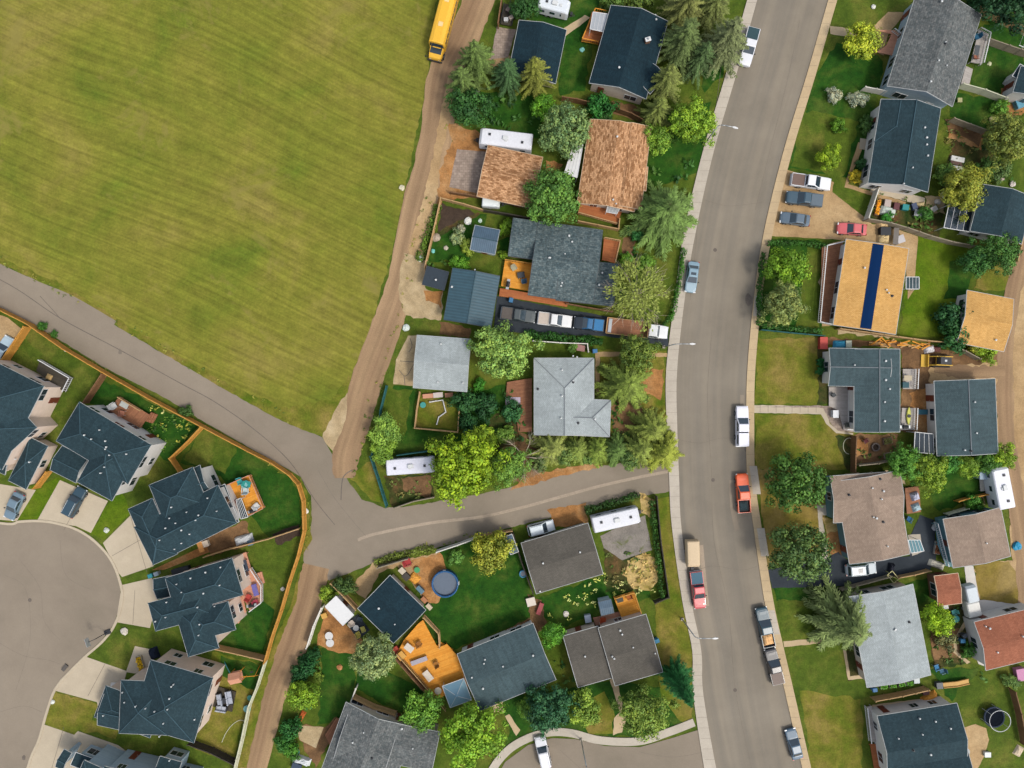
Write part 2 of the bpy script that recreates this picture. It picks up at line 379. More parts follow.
def tag(o, label=None, cat=None, group=None, kind=None):
    if label: o['label'] = label
    if cat: o['category'] = cat
    if group: o['group'] = group
    if kind: o['kind'] = kind
    return o
def empty(name, loc, rz=0, label=None, cat=None, group=None):
    o = bpy.data.objects.new(name, None); sc.collection.objects.link(o)
    o.location = loc; o.rotation_euler = (0, 0, rz); o.empty_display_size = 0.3
    return tag(o, label, cat, group)
KIDS = {}
def kids(o): return [c for c in o.children]
def dup(root, loc, rz=0.0, label=None, col=None, scale=None, group=None, parent=None):
    r = root.copy(); sc.collection.objects.link(r); r.location = loc
    if parent is not None: r.parent = parent
    r.rotation_euler = (0, 0, rz)
    if scale: r.scale = scale
    if label: r['label'] = label
    if group: r['group'] = group
    def rec(src, dst):
        for ch in list(src.children):
            c = ch.copy(); sc.collection.objects.link(c); c.parent = dst
            if col is not None and c.get('_tint'): c.color = col
            rec(ch, c)
    rec(root, r)
    return r

def smooth_px(pts, closed=True, k=5):
    out = []; n = len(pts); rng = range(n) if closed else range(n - 1)
    for i in rng:
        if closed: p0, p1, p2, p3 = pts[i - 1], pts[i], pts[(i + 1) % n], pts[(i + 2) % n]
        else: p0, p1, p2, p3 = pts[max(i - 1, 0)], pts[i], pts[i + 1], pts[min(i + 2, n - 1)]
        for j in range(k):
            t = j / k; q = []
            for d_ in range(2):
                a, b, c, e = p0[d_], p1[d_], p2[d_], p3[d_]
                q.append(0.5 * (2 * b + (c - a) * t + (2 * a - 5 * b + 4 * c - e) * t * t + (3 * b - a - 3 * c + e) * t ** 3))
            out.append(tuple(q))
    if not closed: out.append(pts[-1])
    return out
def rough_px(pts, amp, step=4.0):
    rs = random.Random(int(pts[0][0] * 31 + pts[0][1])); out = []
    n = len(pts)
    for i in range(n):
        a, b = pts[i], pts[(i + 1) % n]; L = math.dist(a, b); k = max(1, int(L / step))
        for j in range(k):
            t = j / k
            out.append((a[0] + (b[0] - a[0]) * t + rs.uniform(-amp, amp), a[1] + (b[1] - a[1]) * t + rs.uniform(-amp, amp)))
    return out
NS = [0]
def sheet(name, pts, mat, z, sm=False, rough=0.0, kind='structure', label=None):
    NS[0] += 1; z += NS[0] * 0.00004
    if sm: pts = smooth_px(pts)
    if rough: pts = rough_px(pts, rough)
    m = MB(); q = [P(x, y) for x, y in pts]
    n = len(q); a = sum(q[i].x * q[(i + 1) % n].y - q[(i + 1) % n].x * q[i].y for i in range(n))
    if a < 0: q.reverse()
    m.face([(p.x, p.y, z) for p in q], M[mat])
    o = m.build(name); tag(o, kind=kind, label=label); return o
def slab(name, pts, mat, z0, z1, sm=False):
    if sm: pts = smooth_px(pts)
    m = MB(); m.prism([P(x, y) for x, y in pts], z0, z1, M[mat]); o = m.build(name); return tag(o, kind='structure')
def strip(name, pts, mat, z, ragged=0.0):
    """pts: (px, py, width px) along the middle; UV across / along in metres"""
    NS[0] += 1; z += NS[0] * 0.00004
    cl = smooth_px([(a, b) for a, b, c in pts], False, 8); ws = []
    for i in range(len(pts) - 1):
        for j in range(8): ws.append(pts[i][2] + (pts[i + 1][2] - pts[i][2]) * j / 8)
    ws.append(pts[-1][2]); rs = random.Random(3)
    me = bpy.data.meshes.new(name); vs = []; uvs = []; dist = 0; n = len(cl); K = 4
    for i in range(n):
        a = cl[max(i - 1, 0)]; b = cl[min(i + 1, n - 1)]
        t = Vector((b[0] - a[0], b[1] - a[1])); t.normalize(); nn = Vector((-t.y, t.x))
        if i: dist += math.dist(cl[i], cl[i - 1]) * S
        l_, r_ = rs.uniform(-ragged, ragged), rs.uniform(-ragged, ragged)
        for k in range(K + 1):
            f = -0.5 + k / K; off = f * ws[i] + (l_ if k == 0 else r_ if k == K else 0)
            p = P(cl[i][0] + nn.x * off, cl[i][1] + nn.y * off); vs.append((p.x, p.y, z)); uvs.append((off * S, dist))
    fs = []
    for i in range(n - 1):
        for k in range(K): a = i * (K + 1) + k; fs.append((a, a + K + 1, a + K + 2, a + 1))
    me.from_pydata(vs, [], fs); me.materials.append(M[mat]); me.update()
    if me.polygons[0].normal.z < 0: me.flip_normals()
    uv = me.uv_layers.new(name='UVMap')
    for lp in me.loops: uv.data[lp.index].uv = uvs[lp.vertex_index]
    o = bpy.data.objects.new(name, me); sc.collection.objects.link(o); return tag(o, kind='structure')
def kerb(name, pts, w_px, mat, z0, z1, sm=True):
    cl = smooth_px(pts, False, 6) if sm else pts; n = len(cl); A = []; B = []
    for i in range(n):
        a = cl[max(i - 1, 0)]; b = cl[min(i + 1, n - 1)]
        t = Vector((b[0] - a[0], b[1] - a[1])); t.normalize(); nn = Vector((-t.y, t.x)) * w_px / 2
        A.append(P(cl[i][0] + nn.x, cl[i][1] + nn.y)); B.append(P(cl[i][0] - nn.x, cl[i][1] - nn.y))
    m = MB(); rings = []
    for a, b in zip(A, B): rings.append([(a.x, a.y, z0), (b.x, b.y, z0), (b.x, b.y, z1), (a.x, a.y, z1)])
    m.loft(rings, M[mat]); o = m.build(name); return tag(o, kind='structure')
# ============================================================ GROUND
sheet('ground', [(-900, -800), (1900, -800), (1900, 1600), (-900, 1600)], 'lawn', -0.02)
sheet('field', [(-500, -400), (450, -400), (436, 0), (428, 72), (417, 132), (402, 205), (387, 270), (368, 335), (347, 388), (338, 420), (322, 436), (290, 424), (250, 402), (200, 374), (150, 344), (100, 314), (55, 286), (0, 262), (-500, 60)], 'field', 0.004, rough=1.2)
# ragged dry rim of the field along the alley
sheet('dry_verge', [(0, 258), (55, 281), (100, 308), (150, 339), (200, 368), (250, 395), (290, 408), (330, 400), (350, 375), (345, 420), (322, 438), (290, 426), (250, 404), (200, 376), (150, 346), (100, 316), (55, 289), (0, 264)], 'lawn_dry', 0.008, rough=1.6)
strip('alley_bed', [(-200, 186, 34), (0, 286, 40), (60, 314, 44), (105, 340, 44)], 'asphalt_plain', 0.010)
sheet('alley', [(-300, 120), (-200, 168), (0, 264), (55, 289), (100, 316), (150, 346), (200, 375), (250, 404), (290, 425), (322, 437), (336, 460), (350, 484), (362, 499), (385, 508), (410, 506), (440, 501), (480, 494), (515, 486), (560, 472), (600, 466), (640, 461), (672, 461),
      (673, 491), (640, 496), (600, 505), (560, 515), (520, 525), (475, 537), (440, 547), (400, 555), (375, 562), (350, 573), (330, 580), (306, 574), (303, 556), (312, 522), (311, 496), (300, 476), (250, 448), (205, 422), (160, 395), (105, 368), (60, 340), (25, 321), (0, 306), (-200, 208), (-300, 160)], 'asphalt_plain', 0.014, rough=0.5)
strip('dirt_lane', [(515, -90, 34), (500, -50, 32), (479, 0, 30), (463, 38, 32), (445, 75, 34), (434, 150, 33), (419, 205, 33), (402, 280, 29), (387, 325, 30), (367, 380, 32), (357, 418, 30), (346, 455, 28), (345, 478, 20)], 'dirt_lane', 0.018, 0.8)
strip('dirt_lane', [(316, 566, 26), (308, 600, 29), (299, 628, 28), (291, 652, 28), (273, 693, 27), (255, 765, 26), (235, 840, 26)], 'dirt_lane', 0.018, 0.8)
sheet('gravel_apron', [(336, 408), (347, 392), (346, 420), (333, 452), (322, 437)], 'gravel', 0.020, rough=0.8)
for nm, pts, wd, mt in [('seam', [(700, 464), (670, 471), (640, 477), (600, 486), (560, 497), (520, 508), (480, 517), (430, 523), (375, 534), (358, 540)], 3.0, 'seam'),
                   ('crack', [(-60, 250), (10, 303 - 18), (60, 318), (120, 350), (180, 383), (215, 402), (255, 430), (290, 462), (315, 500), (335, 525)], 0.8, 'seam_dark'),
                   ('crack', [(40, 296), (52, 309), (60, 318)], 0.6, 'seam_dark'),
                   ('crack', [(352, 470), (343, 478), (341, 500)], 1.0, 'seam_dark'), ('crack', [(318, 470), (334, 497), (352, 520), (366, 536)], .4, 'crack'), ('crack', [(20, 560), (40, 588), (44, 620), (60, 640)], .3, 'crack'), ('crack', [(-5, 640), (22, 655), (48, 660), (60, 664)], .3, 'crack'), ('crack', [(0, 712), (24, 706), (42, 712)], .3, 'crack'), ('crack', [(60, 540), (66, 575), (92, 590)], .28, 'crack'), ('crack', [(5, 575), (26, 590), (30, 640), (16, 690)], .28, 'crack'), ('crack', [(560, 750), (580, 768)], .28, 'crack'), ('crack', [(640, 752), (672, 757), (704, 752)], .3, 'crack')]:
    strip(nm, [(a, b, wd) for a, b in pts], mt, 0.022)
# main street, from top to bottom
LI = [(-110, 788), (-60, 774), (0, 757), (75, 736), (150, 714), (230, 696), (295, 685), (370, 677), (425, 677), (480, 679), (525, 681), (600, 691), (650, 701), (693, 703), (768, 716), (830, 729), (900, 745)]
RI = [(-110, 862), (-60, 846), (0, 828), (80, 805), (155, 782), (230, 764), (295, 754), (370, 747), (425, 746), (480, 747), (525, 753), (600, 764), (650, 775), (693, 785), (768, 802), (830, 817), (900, 833)]
def ix(T, y):
    for (a, b), (c, e) in zip(T, T[1:]):
        if a <= y <= c: return b + (e - b) * (y - a) / (c - a)
ys = [-110, -60, 0, 75, 150, 230, 295, 370, 425, 480, 525, 600, 650, 693, 768, 830, 899]
strip('street', [((ix(LI, y) + ix(RI, y)) / 2, y, ix(RI, y) - ix(LI, y) + 1) for y in ys], 'road', 0.026)
LO = {-110: 11, -60: 11, 0: 10, 75: 10.5, 150: 11, 230: 12, 295: 10, 370: 11, 425: 10.5, 480: 10, 525: 9.5, 600: 9, 650: 9, 693: 10, 768: 12, 830: 12, 899: 12}
def walk(name, T, sgn, mat, wd, ya=-110, yb=900):
    cl = [(ix(T, y) + sgn * wd(y) / 2, y, wd(y)) for y in ys if ya <= y <= yb]
    pts = smooth_px([(a, b) for a, b, c in cl], False, 6); wl = []
    for i in range(len(cl) - 1):
        for j in range(6): wl.append(cl[i][2] + (cl[i + 1][2] - cl[i][2]) * j / 6)
    wl.append(cl[-1][2])
    m = MB(); rings = []
    for i, (x, y) in enumerate(pts):
        a = P(x - wl[i] / 2, y); b = P(x + wl[i] / 2, y)
        rings.append([(a.x, a.y, -0.05), (b.x, b.y, -0.05), (b.x, b.y, 0.13), (a.x, a.y, 0.13)])
    m.loft(rings, M[mat]); tag(m.build(name), kind='structure')
    # joints every slab and a kerb line
    for k, (x, y) in enumerate(pts):
        pass
walk('sidewalk', LI, -1, 'concrete_grey', lambda y: LO[y])
walk('sidewalk', RI, 1, 'concrete_tan', lambda y: 9.0 if y < 250 or y > 560 else 8.0)
# newer pale slabs set into the right hand walk
for a, b, c, e in [(466, 494, 753.5, 757), (528, 556, 761, 765), (610, 634, 771, 776), (296, 316, 759, 757)]:
    slab('sidewalk_slab', [(a and c - 3.0 - 1.5, a), (c + 3.6 - 0.5, a), (e + 3.6, b), (e - 4.2, b)], 'concrete_grey', 0.0, 0.137)
joint = MB()
for T, sg, wd in ((LI, -1, 10), (RI, 1, 8)):
    y = -60
    while y < 860:
        x0 = ix(T, y); a = P(x0, y); b = P(x0 + sg * wd, y)
        joint.tube((a.x, a.y, .128), (b.x, b.y, .128), .014, .014, 4, M['seam_dark']); y += 10.5
tag(joint.build('sidewalk_joints'), kind='structure')
# lower court at the bottom edge
sheet('street', [(470, 900), (490, 790), (505, 762), (528, 745), (552, 738), (575, 739), (605, 746), (640, 747), (672, 738), (704, 728), (712, 768), (735, 900)], 'asphalt_plain', 0.020, sm=False)
kerb('sidewalk', [(480, 800), (492, 770), (508, 750), (528, 738), (550, 732), (572, 733), (600, 740), (638, 741), (668, 732), (694, 722)], 8.0, 'concrete_grey', -0.02, 0.12)
# left turning circle
sheet('cul_de_sac', [(-260, 480), (-100, 505), (0, 523), (20, 522), (40, 522), (60, 525), (80, 532), (98, 545), (112, 563), (120, 585), (121, 602), (114, 624), (102, 640), (84, 656), (66, 674), (54, 690), (46, 712), (38, 740), (27, 768), (5, 860), (-300, 860)], 'asphalt_plain', 0.020)
kerb('kerb', [(-100, 505), (0, 523), (20, 521.5), (40, 521), (60, 524), (80, 531), (98, 544), (112.5, 562), (121, 585), (122, 602), (115, 624.5), (103, 641), (85, 657), (67, 675), (55, 690), (47, 712), (39, 740), (28, 768), (6, 860)], 2.4, 'concrete', -0.02, 0.10)
# private driveways and paths round the circle
for p in ([(-20, 484), (0, 484), (36, 490), (17, 521), (-40, 517)], [(60, 480), (108, 501), (91, 533), (76, 526), (37, 521)], [(131, 515), (154, 566), (122, 577), (118, 572), (103, 543)],
          [(122, 585), (152, 578), (158, 600), (150, 628), (116, 622)], [(84, 656), (127, 671), (122, 690), (115, 702), (100, 716), (97, 702), (53, 690), (60, 680)],
          [(43, 724), (78, 736), (96, 745), (80, 790), (20, 790), (32, 758)], [(126, 672), (135, 646), (155, 650), (152, 676)], [(68, 741), (78, 731), (118, 745), (128, 752), (120, 760)]):
    sheet('driveway', p, 'concrete', 0.026)
sheet('path', [(152, 570), (214, 541), (220, 548), (164, 570)], 'dirt_orange', 0.022)
sheet('path', [(38, 487), (58, 477), (64, 480), (37, 519), (30, 519)], 'lawn_bright', 0.010)
# lawns: (points, material, height level)
LAWNS = [
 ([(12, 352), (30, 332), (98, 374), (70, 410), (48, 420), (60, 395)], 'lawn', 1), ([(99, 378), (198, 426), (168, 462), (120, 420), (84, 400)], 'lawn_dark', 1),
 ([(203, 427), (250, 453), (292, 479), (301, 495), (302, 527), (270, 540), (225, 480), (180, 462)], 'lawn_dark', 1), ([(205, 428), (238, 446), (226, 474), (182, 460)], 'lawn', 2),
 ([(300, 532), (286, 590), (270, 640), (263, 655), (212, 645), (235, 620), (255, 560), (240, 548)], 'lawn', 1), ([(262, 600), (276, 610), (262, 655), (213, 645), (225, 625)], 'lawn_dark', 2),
 ([(212, 652), (262, 664), (248, 706), (232, 762), (190, 748), (208, 700)], 'lawn_dry', 1), ([(220, 656), (262, 665), (255, 690), (222, 676)], 'lawn_dark', 2),
 ([(60, 478), (38, 522), (17, 521), (30, 488)], 'lawn_bright', 1), ([(108, 502), (122, 490), (130, 512), (103, 541), (90, 533)], 'lawn_bright', 1),
 ([(121, 578), (156, 567), (158, 574), (124, 585)], 'lawn', 1), ([(116, 622), (150, 628), (160, 642), (136, 646), (126, 671), (84, 656), (101, 641)], 'lawn', 1),
 ([(54, 690), (97, 703), (94, 720), (118, 732), (116, 738), (78, 730), (75, 736), (43, 724)], 'lawn_dry', 2),
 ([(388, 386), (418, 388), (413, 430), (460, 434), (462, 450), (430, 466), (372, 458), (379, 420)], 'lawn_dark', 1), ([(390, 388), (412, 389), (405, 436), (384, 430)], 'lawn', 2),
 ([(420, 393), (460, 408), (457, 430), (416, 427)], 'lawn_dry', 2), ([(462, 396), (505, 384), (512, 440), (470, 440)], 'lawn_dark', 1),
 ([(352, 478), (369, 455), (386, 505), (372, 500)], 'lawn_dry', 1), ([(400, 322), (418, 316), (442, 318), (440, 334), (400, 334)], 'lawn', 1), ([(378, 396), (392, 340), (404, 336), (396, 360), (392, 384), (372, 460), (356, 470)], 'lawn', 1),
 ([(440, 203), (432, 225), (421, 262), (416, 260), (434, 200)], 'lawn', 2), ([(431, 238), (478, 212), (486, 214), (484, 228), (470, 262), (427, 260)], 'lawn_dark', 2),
 ([(490, 0), (500, 0), (496, 25), (488, 25)], 'lawn', 1), ([(520, 0), (600, 0), (584, 90), (560, 95), (558, 30), (525, 18)], 'lawn_dark', 1), ([(478, 92), (545, 95), (540, 138), (482, 126)], 'lawn_dark', 1),  # dark patch left of the big navy house paints its cast shade
 ([(650, 120), (712, 100), (700, 172), (648, 190)], 'lawn_dark', 1), ([(700, 60), (740, 20), (722, 78), (704, 92)], 'lawn_dark', 1), ([(612, 215), (690, 180), (676, 300), (668, 322), (612, 310)], 'lawn', 1),
 ([(678, 245), (687, 240), (670, 320), (664, 320)], 'lawn', 2), ([(598, 350), (666, 352), (668, 462), (600, 440)], 'lawn_dry', 1), ([(532, 334), (602, 338), (602, 344), (533, 341)], 'lawn_dark', 2),
 ([(500, 240), (520, 235), (512, 256), (500, 258)], 'lawn_dark', 1),
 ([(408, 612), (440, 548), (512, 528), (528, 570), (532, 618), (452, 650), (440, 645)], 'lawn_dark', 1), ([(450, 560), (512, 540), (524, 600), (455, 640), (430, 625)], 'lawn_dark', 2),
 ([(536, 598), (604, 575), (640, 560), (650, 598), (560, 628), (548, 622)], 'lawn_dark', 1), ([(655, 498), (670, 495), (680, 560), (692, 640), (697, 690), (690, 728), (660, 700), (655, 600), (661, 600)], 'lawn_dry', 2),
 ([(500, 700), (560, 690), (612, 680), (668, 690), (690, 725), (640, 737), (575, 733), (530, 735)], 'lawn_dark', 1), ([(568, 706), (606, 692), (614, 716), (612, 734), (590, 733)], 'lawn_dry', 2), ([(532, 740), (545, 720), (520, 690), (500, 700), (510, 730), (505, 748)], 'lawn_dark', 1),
 ([(322, 648), (356, 652), (352, 720), (318, 726), (320, 700)], 'lawn_dark', 1), ([(355, 655), (430, 692), (400, 712), (356, 690)], 'lawn_dark', 2),
 ([(838, 0), (912, 0), (890, 86), (838, 110), (806, 120), (812, 90)], 'lawn', 1), ([(812, 85), (835, 42), (884, 60), (864, 180), (790, 168)], 'lawn_dark', 1), ([(800, 110), (858, 120), (845, 178), (792, 166)], 'lawn', 2),
 ([(832, 183), (874, 192), (868, 222), (822, 210)], 'lawn', 2), ([(770, 238), (828, 242), (830, 250), (822, 326), (760, 330), (760, 270)], 'lawn_dark', 1), ([(808, 244), (828, 244), (820, 330), (796, 330)], 'lawn', 2),
 ([(757, 337), (822, 338), (820, 404), (755, 404)], 'lawn_dry', 1), ([(755, 414), (828, 414), (854, 432), (850, 470), (828, 470), (755, 468)], 'lawn_dry', 1), ([(757, 468), (828, 470), (820, 560), (768, 566), (756, 480)], 'lawn_straw', 1),
 ([(768, 572), (850, 588), (840, 600), (776, 600)], 'lawn_dark', 1), ([(776, 600), (850, 600), (868, 690), (862, 768), (812, 768), (790, 690)], 'lawn', 1), ([(800, 690), (862, 700), (862, 800), (816, 800)], 'lawn_dry', 2),
 ([(915, 232), (972, 244), (950, 338), (900, 338), (904, 300)], 'lawn_bright', 1), ([(950, 262), (978, 252), (966, 300), (944, 300)], 'lawn_dark', 2), ([(925, 455), (980, 458), (985, 498), (940, 510), (920, 500)], 'lawn_dark', 1),
 ([(900, 480), (924, 470), (935, 515), (918, 520)], 'lawn', 1), ([(900, 585), (935, 576), (945, 610), (920, 610)], 'lawn_dark', 1), ([(925, 680), (1000, 668), (1024, 700), (1024, 800), (960, 800), (960, 700)], 'lawn', 1), ([(930, 670), (980, 668), (950, 700)], 'lawn_dark', 2),
 ([(984, 25), (1002, 20), (1024, 50), (1024, 100), (1000, 95), (970, 90)], 'lawn_dark', 1), ([(950, 90), (1000, 100), (990, 132), (950, 116)], 'lawn_dark', 1), ([(956, 130), (1000, 140), (985, 190), (940, 190)], 'garden', 2),
 ([(962, 10), (1030, -20), (1040, 60), (985, 20)], 'lawn_dark', 1)]
for p, mt, lv in LAWNS: sheet('lawn', rough_px(p, 1.6, 6), mt, 0.002 + 0.004 * lv, sm=False, rough=0.9)
PADS = [  # name, points, material, z
 ('yard_dirt', [(448, 122), (480, 132), (488, 146), (482, 195), (444, 200), (436, 214), (440, 170), (452, 140)], 'dirt_orange', 0.022),
 ('parking_pad', [(457, 149), (487, 152), (479, 194), (449, 187)], 'paver', 0.026),
 ('parking_pad', [(497, 27), (516, 30), (508, 57), (490, 60)], 'paver', 0.026), ('yard_dirt', [(478, 58), (512, 55), (508, 64), (484, 70)], 'dirt', 0.022),
 ('yard_dirt', [(404, 252), (427, 262), (426, 290), (442, 292), (442, 320), (405, 316), (398, 290)], 'gravel', 0.022), ('yard_dirt', [(424, 292), (442, 292), (442, 308), (426, 300)], 'dirt_orange', 0.024),
 ('patio', [(408, 336), (417, 335), (414, 386), (393, 384), (396, 360)], 'gravel', 0.026), ('yard_dirt', [(440, 322), (470, 328), (470, 338), (440, 335)], 'soil', 0.022),
 ('garden_bed', [(443, 204), (471, 211), (477, 214), (437, 233)], 'soil_dark', 0.022), ('flower_bed', [(477, 212), (480, 215), (439, 237), (436, 232)], 'garden', 0.026),
 ('driveway', [(497, 296), (604, 316), (668, 330), (668, 346), (605, 336), (530, 334), (494, 330)], 'asphalt_dark', 0.026),
 ('path', [(598, 352), (625, 352), (625, 356), (600, 357), (599, 396), (596, 396), (595, 352)], 'dirt', 0.026), ('path', [(640, 353), (668, 353), (668, 357), (640, 357)], 'dirt', 0.026),
 ('garden_bed', [(610, 402), (640, 400), (648, 425), (615, 438)], 'soil', 0.022), ('garden_bed', [(640, 366), (664, 370), (662, 400), (640, 392)], 'dirt_orange', 0.018),
 ('roadside_dirt', [(520, 480), (560, 468), (600, 462), (600, 468), (560, 476), (510, 491)], 'dirt_orange', 0.026), ('garden_bed', [(384, 476), (434, 474), (434, 496), (392, 506)], 'garden', 0.022),
 ('garden_bed', [(400, 478), (432, 476), (430, 498), (406, 492)], 'soil', 0.024),
 ('yard_dirt', [(502, 430), (540, 436), (545, 478), (520, 482), (500, 470)], 'soil', 0.02), ('yard_dirt', [(488, 420), (515, 400), (520, 440), (490, 452)], 'garden', 0.022),
 ('yard_dirt', [(375, 560), (400, 560), (440, 552), (446, 580), (430, 604), (396, 566), (380, 574), (366, 600), (350, 590)], 'dirt', 0.02), ('yard_dirt', [(410, 562), (440, 552), (450, 575), (440, 602), (424, 602)], 'dirt_orange', 0.024),
 ('yard_dirt', [(326, 606), (345, 622), (362, 640), (356, 654), (342, 654), (316, 644)], 'dirt_orange', 0.022), ('yard_dirt', [(294, 722), (325, 728), (336, 716), (330, 740), (316, 768), (300, 740)], 'soil', 0.024), ('patio', [(297, 725), (324, 727), (316, 748), (300, 740)], 'gravel', 0.026),
 ('parking_pad', [(600, 536), (645, 515), (652, 550), (622, 560), (604, 548)], 'gravel_grey', 0.022), ('yard_dirt', [(548, 510), (585, 502), (588, 522), (556, 528)], 'dirt_orange', 0.024),
 ('garden_bed', [(640, 492), (655, 500), (654, 518), (642, 512)], 'straw', 0.026), ('garden_bed', [(604, 545), (640, 555), (650, 590), (606, 592)], 'garden', 0.018), ('reed_bed', [(628, 560), (645, 552), (658, 560), (660, 580), (650, 590), (632, 588), (624, 574)], 'straw', 0.026),
 ('garden_bed', [(528, 594), (540, 600), (546, 622), (536, 640), (530, 614)], 'soil', 0.022), ('garden_bed', [(462, 652), (530, 618), (532, 624), (460, 656)], 'soil', 0.024), ('garden_bed', [(560, 634), (640, 608), (642, 618), (562, 640)], 'gravel', 0.024),
 ('path', [(610, 680), (616, 676), (626, 720), (622, 732), (613, 735), (614, 718), (620, 712)], 'concrete_tan', 0.026), ('path', [(505, 716), (509, 714), (520, 730), (516, 736)], 'concrete_tan', 0.026), ('path', [(490, 698), (502, 696), (504, 712), (494, 712)], 'concrete_tan', 0.026),
 ('garden_bed', [(667, 668), (676, 664), (680, 688), (672, 690)], 'soil', 0.022),
 ('driveway', [(786, 170), (834, 182), (832, 192), (868, 220), (872, 224), (886, 226), (905, 232), (918, 236), (914, 290), (908, 300), (905, 250), (848, 240), (768, 236), (772, 215)], 'dirt', 0.022),
 ('path', [(830, 26), (858, 30), (856, 38), (830, 34)], 'concrete_tan', 0.026), ('path', [(874, 26), (888, 12), (906, 12), (888, 34), (884, 56), (872, 50)], 'dirt', 0.024),
 ('path', [(858, 142), (864, 144), (848, 184), (866, 190), (906, 202), (905, 206), (844, 187)], 'dirt', 0.026), ('path', [(871, 184), (925, 198), (924, 206), (870, 192)], 'concrete', 0.026), ('patio', [(860, 138), (878, 142), (874, 152), (859, 149)], 'concrete', 0.03),
 ('path', [(828, 244), (844, 240), (836, 262), (830, 326), (822, 326), (826, 280)], 'dirt', 0.022), ('patio', [(822, 274), (834, 274), (834, 290), (822, 290), (818, 282)], 'concrete_tan', 0.026),
 ('path', [(754, 405), (818, 406), (824, 406), (830, 424), (838, 431), (853, 433), (853, 434.5), (836, 433), (826, 424), (821, 414), (754, 413)], 'concrete', 0.024), ('path', [(754, 407), (818, 407.5), (823, 408), (831, 424), (838, 431), (853, 432.5), (853, 405), (829, 406), (818, 405.5)], 'paver', 0.028),
 ('garden_bed', [(818, 346), (828, 346), (828, 404), (818, 404)], 'garden', 0.022), ('garden_bed', [(855, 434), (898, 434), (898, 462), (855, 466)], 'soil', 0.022), ('flower_bed', [(856, 440), (868, 438), (868, 454), (856, 456)], 'dirt_orange', 0.026), ('garden_bed', [(836, 436), (854, 436), (852, 470), (846, 470)], 'garden', 0.022),
 ('yard_dirt', [(902, 345), (935, 350), (1000, 352), (1000, 385), (935, 384), (932, 432), (898, 432), (902, 385)], 'soil', 0.018), ('yard_dirt', [(928, 368), (1004, 362), (1000, 384), (930, 384)], 'dirt', 0.022), ('yard_dirt', [(910, 392), (932, 386), (932, 432), (912, 432)], 'dirt_orange', 0.024),
 ('service_lane', [(1035, 180), (1024, 250), (1010, 300), (1000, 345), (996, 400), (998, 460), (990, 470), (1010, 510), (1012, 560), (974, 566), (980, 608), (1024, 606), (1100, 600), (1100, 180)], 'dirt', 0.014),
 ('yard_dirt', [(974, 566), (1008, 560), (1020, 580), (1020, 602), (982, 612)], 'lawn_straw', 0.020),
 ('garden_bed', [(830, 478), (845, 474), (900, 470), (905, 484), (836, 482)], 'concrete_tan', 0.018), ('path', [(817, 505), (834, 505), (834, 515), (822, 515), (828, 558), (822, 562)], 'concrete_grey', 0.028), ('garden_bed', [(823, 516), (840, 520), (838, 532), (826, 534)], 'straw', 0.024), ('garden_bed', [(826, 534), (842, 530), (842, 556), (828, 560)], 'dirt_orange', 0.024),
 ('driveway', [(768, 570), (820, 560), (838, 552), (850, 562), (910, 556), (908, 540), (920, 515), (934, 520), (936, 560), (930, 570), (896, 576), (850, 586), (772, 588)], 'asphalt_dark', 0.026), ('patio', [(908, 535), (920, 534), (922, 552), (912, 556)], 'concrete_grey', 0.03),
 ('path', [(783, 641), (822, 638), (822, 643), (784, 647)], 'concrete_tan', 0.026), ('garden_bed', [(844, 650), (864, 652), (866, 676), (848, 680)], 'garden', 0.024), ('path', [(843, 650), (846, 650), (850, 676), (866, 674), (866, 678), (848, 680)], 'concrete_tan', 0.028),
 ('garden_bed', [(928, 606), (965, 606), (966, 640), (970, 664), (934, 668)], 'garden', 0.020), ('garden_bed', [(930, 630), (960, 628), (958, 656), (934, 660)], 'soil', 0.023),
 ('path', [(964, 622), (967, 624), (957, 640), (957, 652), (970, 662), (967, 664), (953, 652), (954, 638)], 'concrete_tan', 0.028), ('patio', [(962, 600), (984, 600), (1014, 604), (1010, 610), (976, 622), (984, 666), (978, 664), (966, 620)], 'concrete_white', 0.026), ('path', [(964, 566), (973, 566), (982, 612), (970, 616)], 'concrete_white', 0.03),
 ('patio', [(872, 705), (925, 698), (945, 704), (942, 712), (876, 718)], 'concrete_tan', 0.024), ('patio', [(962, 728), (975, 724), (986, 728), (989, 740), (984, 756), (978, 768), (962, 768)], 'dirt', 0.026),
 ('garden_bed', [(944, 118), (984, 132), (980, 146), (950, 132)], 'soil', 0.026), ('garden_bed', [(948, 124), (985, 138), (982, 150), (948, 138)], 'dirt_orange', 0.022), ('yard_dirt', [(1002, 88), (1040, 96), (1040, 110), (1012, 116), (1000, 106)], 'dirt_orange', 0.026),
 ('garden_bed', [(875, 192), (912, 200), (944, 206), (940, 240), (905, 226), (868, 218)], 'garden', 0.022), ('yard_dirt', [(925, 196), (944, 196), (944, 214), (925, 212)], 'gravel', 0.026), ('yard_dirt', [(1000, 258), (1014, 262), (1010, 292), (972, 288), (986, 270)], 'lawn_dry', 0.02),
 ('yard_dirt', [(838, 328), (895, 334), (895, 338), (838, 334)], 'gravel', 0.022), ('yard_dirt', [(826, 338), (900, 342), (900, 348), (826, 346)], 'soil', 0.02), ('path', [(-40, 300), (8, 318), (26, 332), (8, 358), (-10, 350)], 'dirt', 0.022),
 ('path', [(557, 33), (585, 15), (590, 18), (562, 39)], 'concrete_tan', 0.024), ('yard_dirt', [(612, 100), (642, 108), (640, 122), (610, 112)], 'soil', 0.02), ('garden_bed', [(624, 236), (636, 236), (634, 256), (622, 256)], 'soil', 0.022),
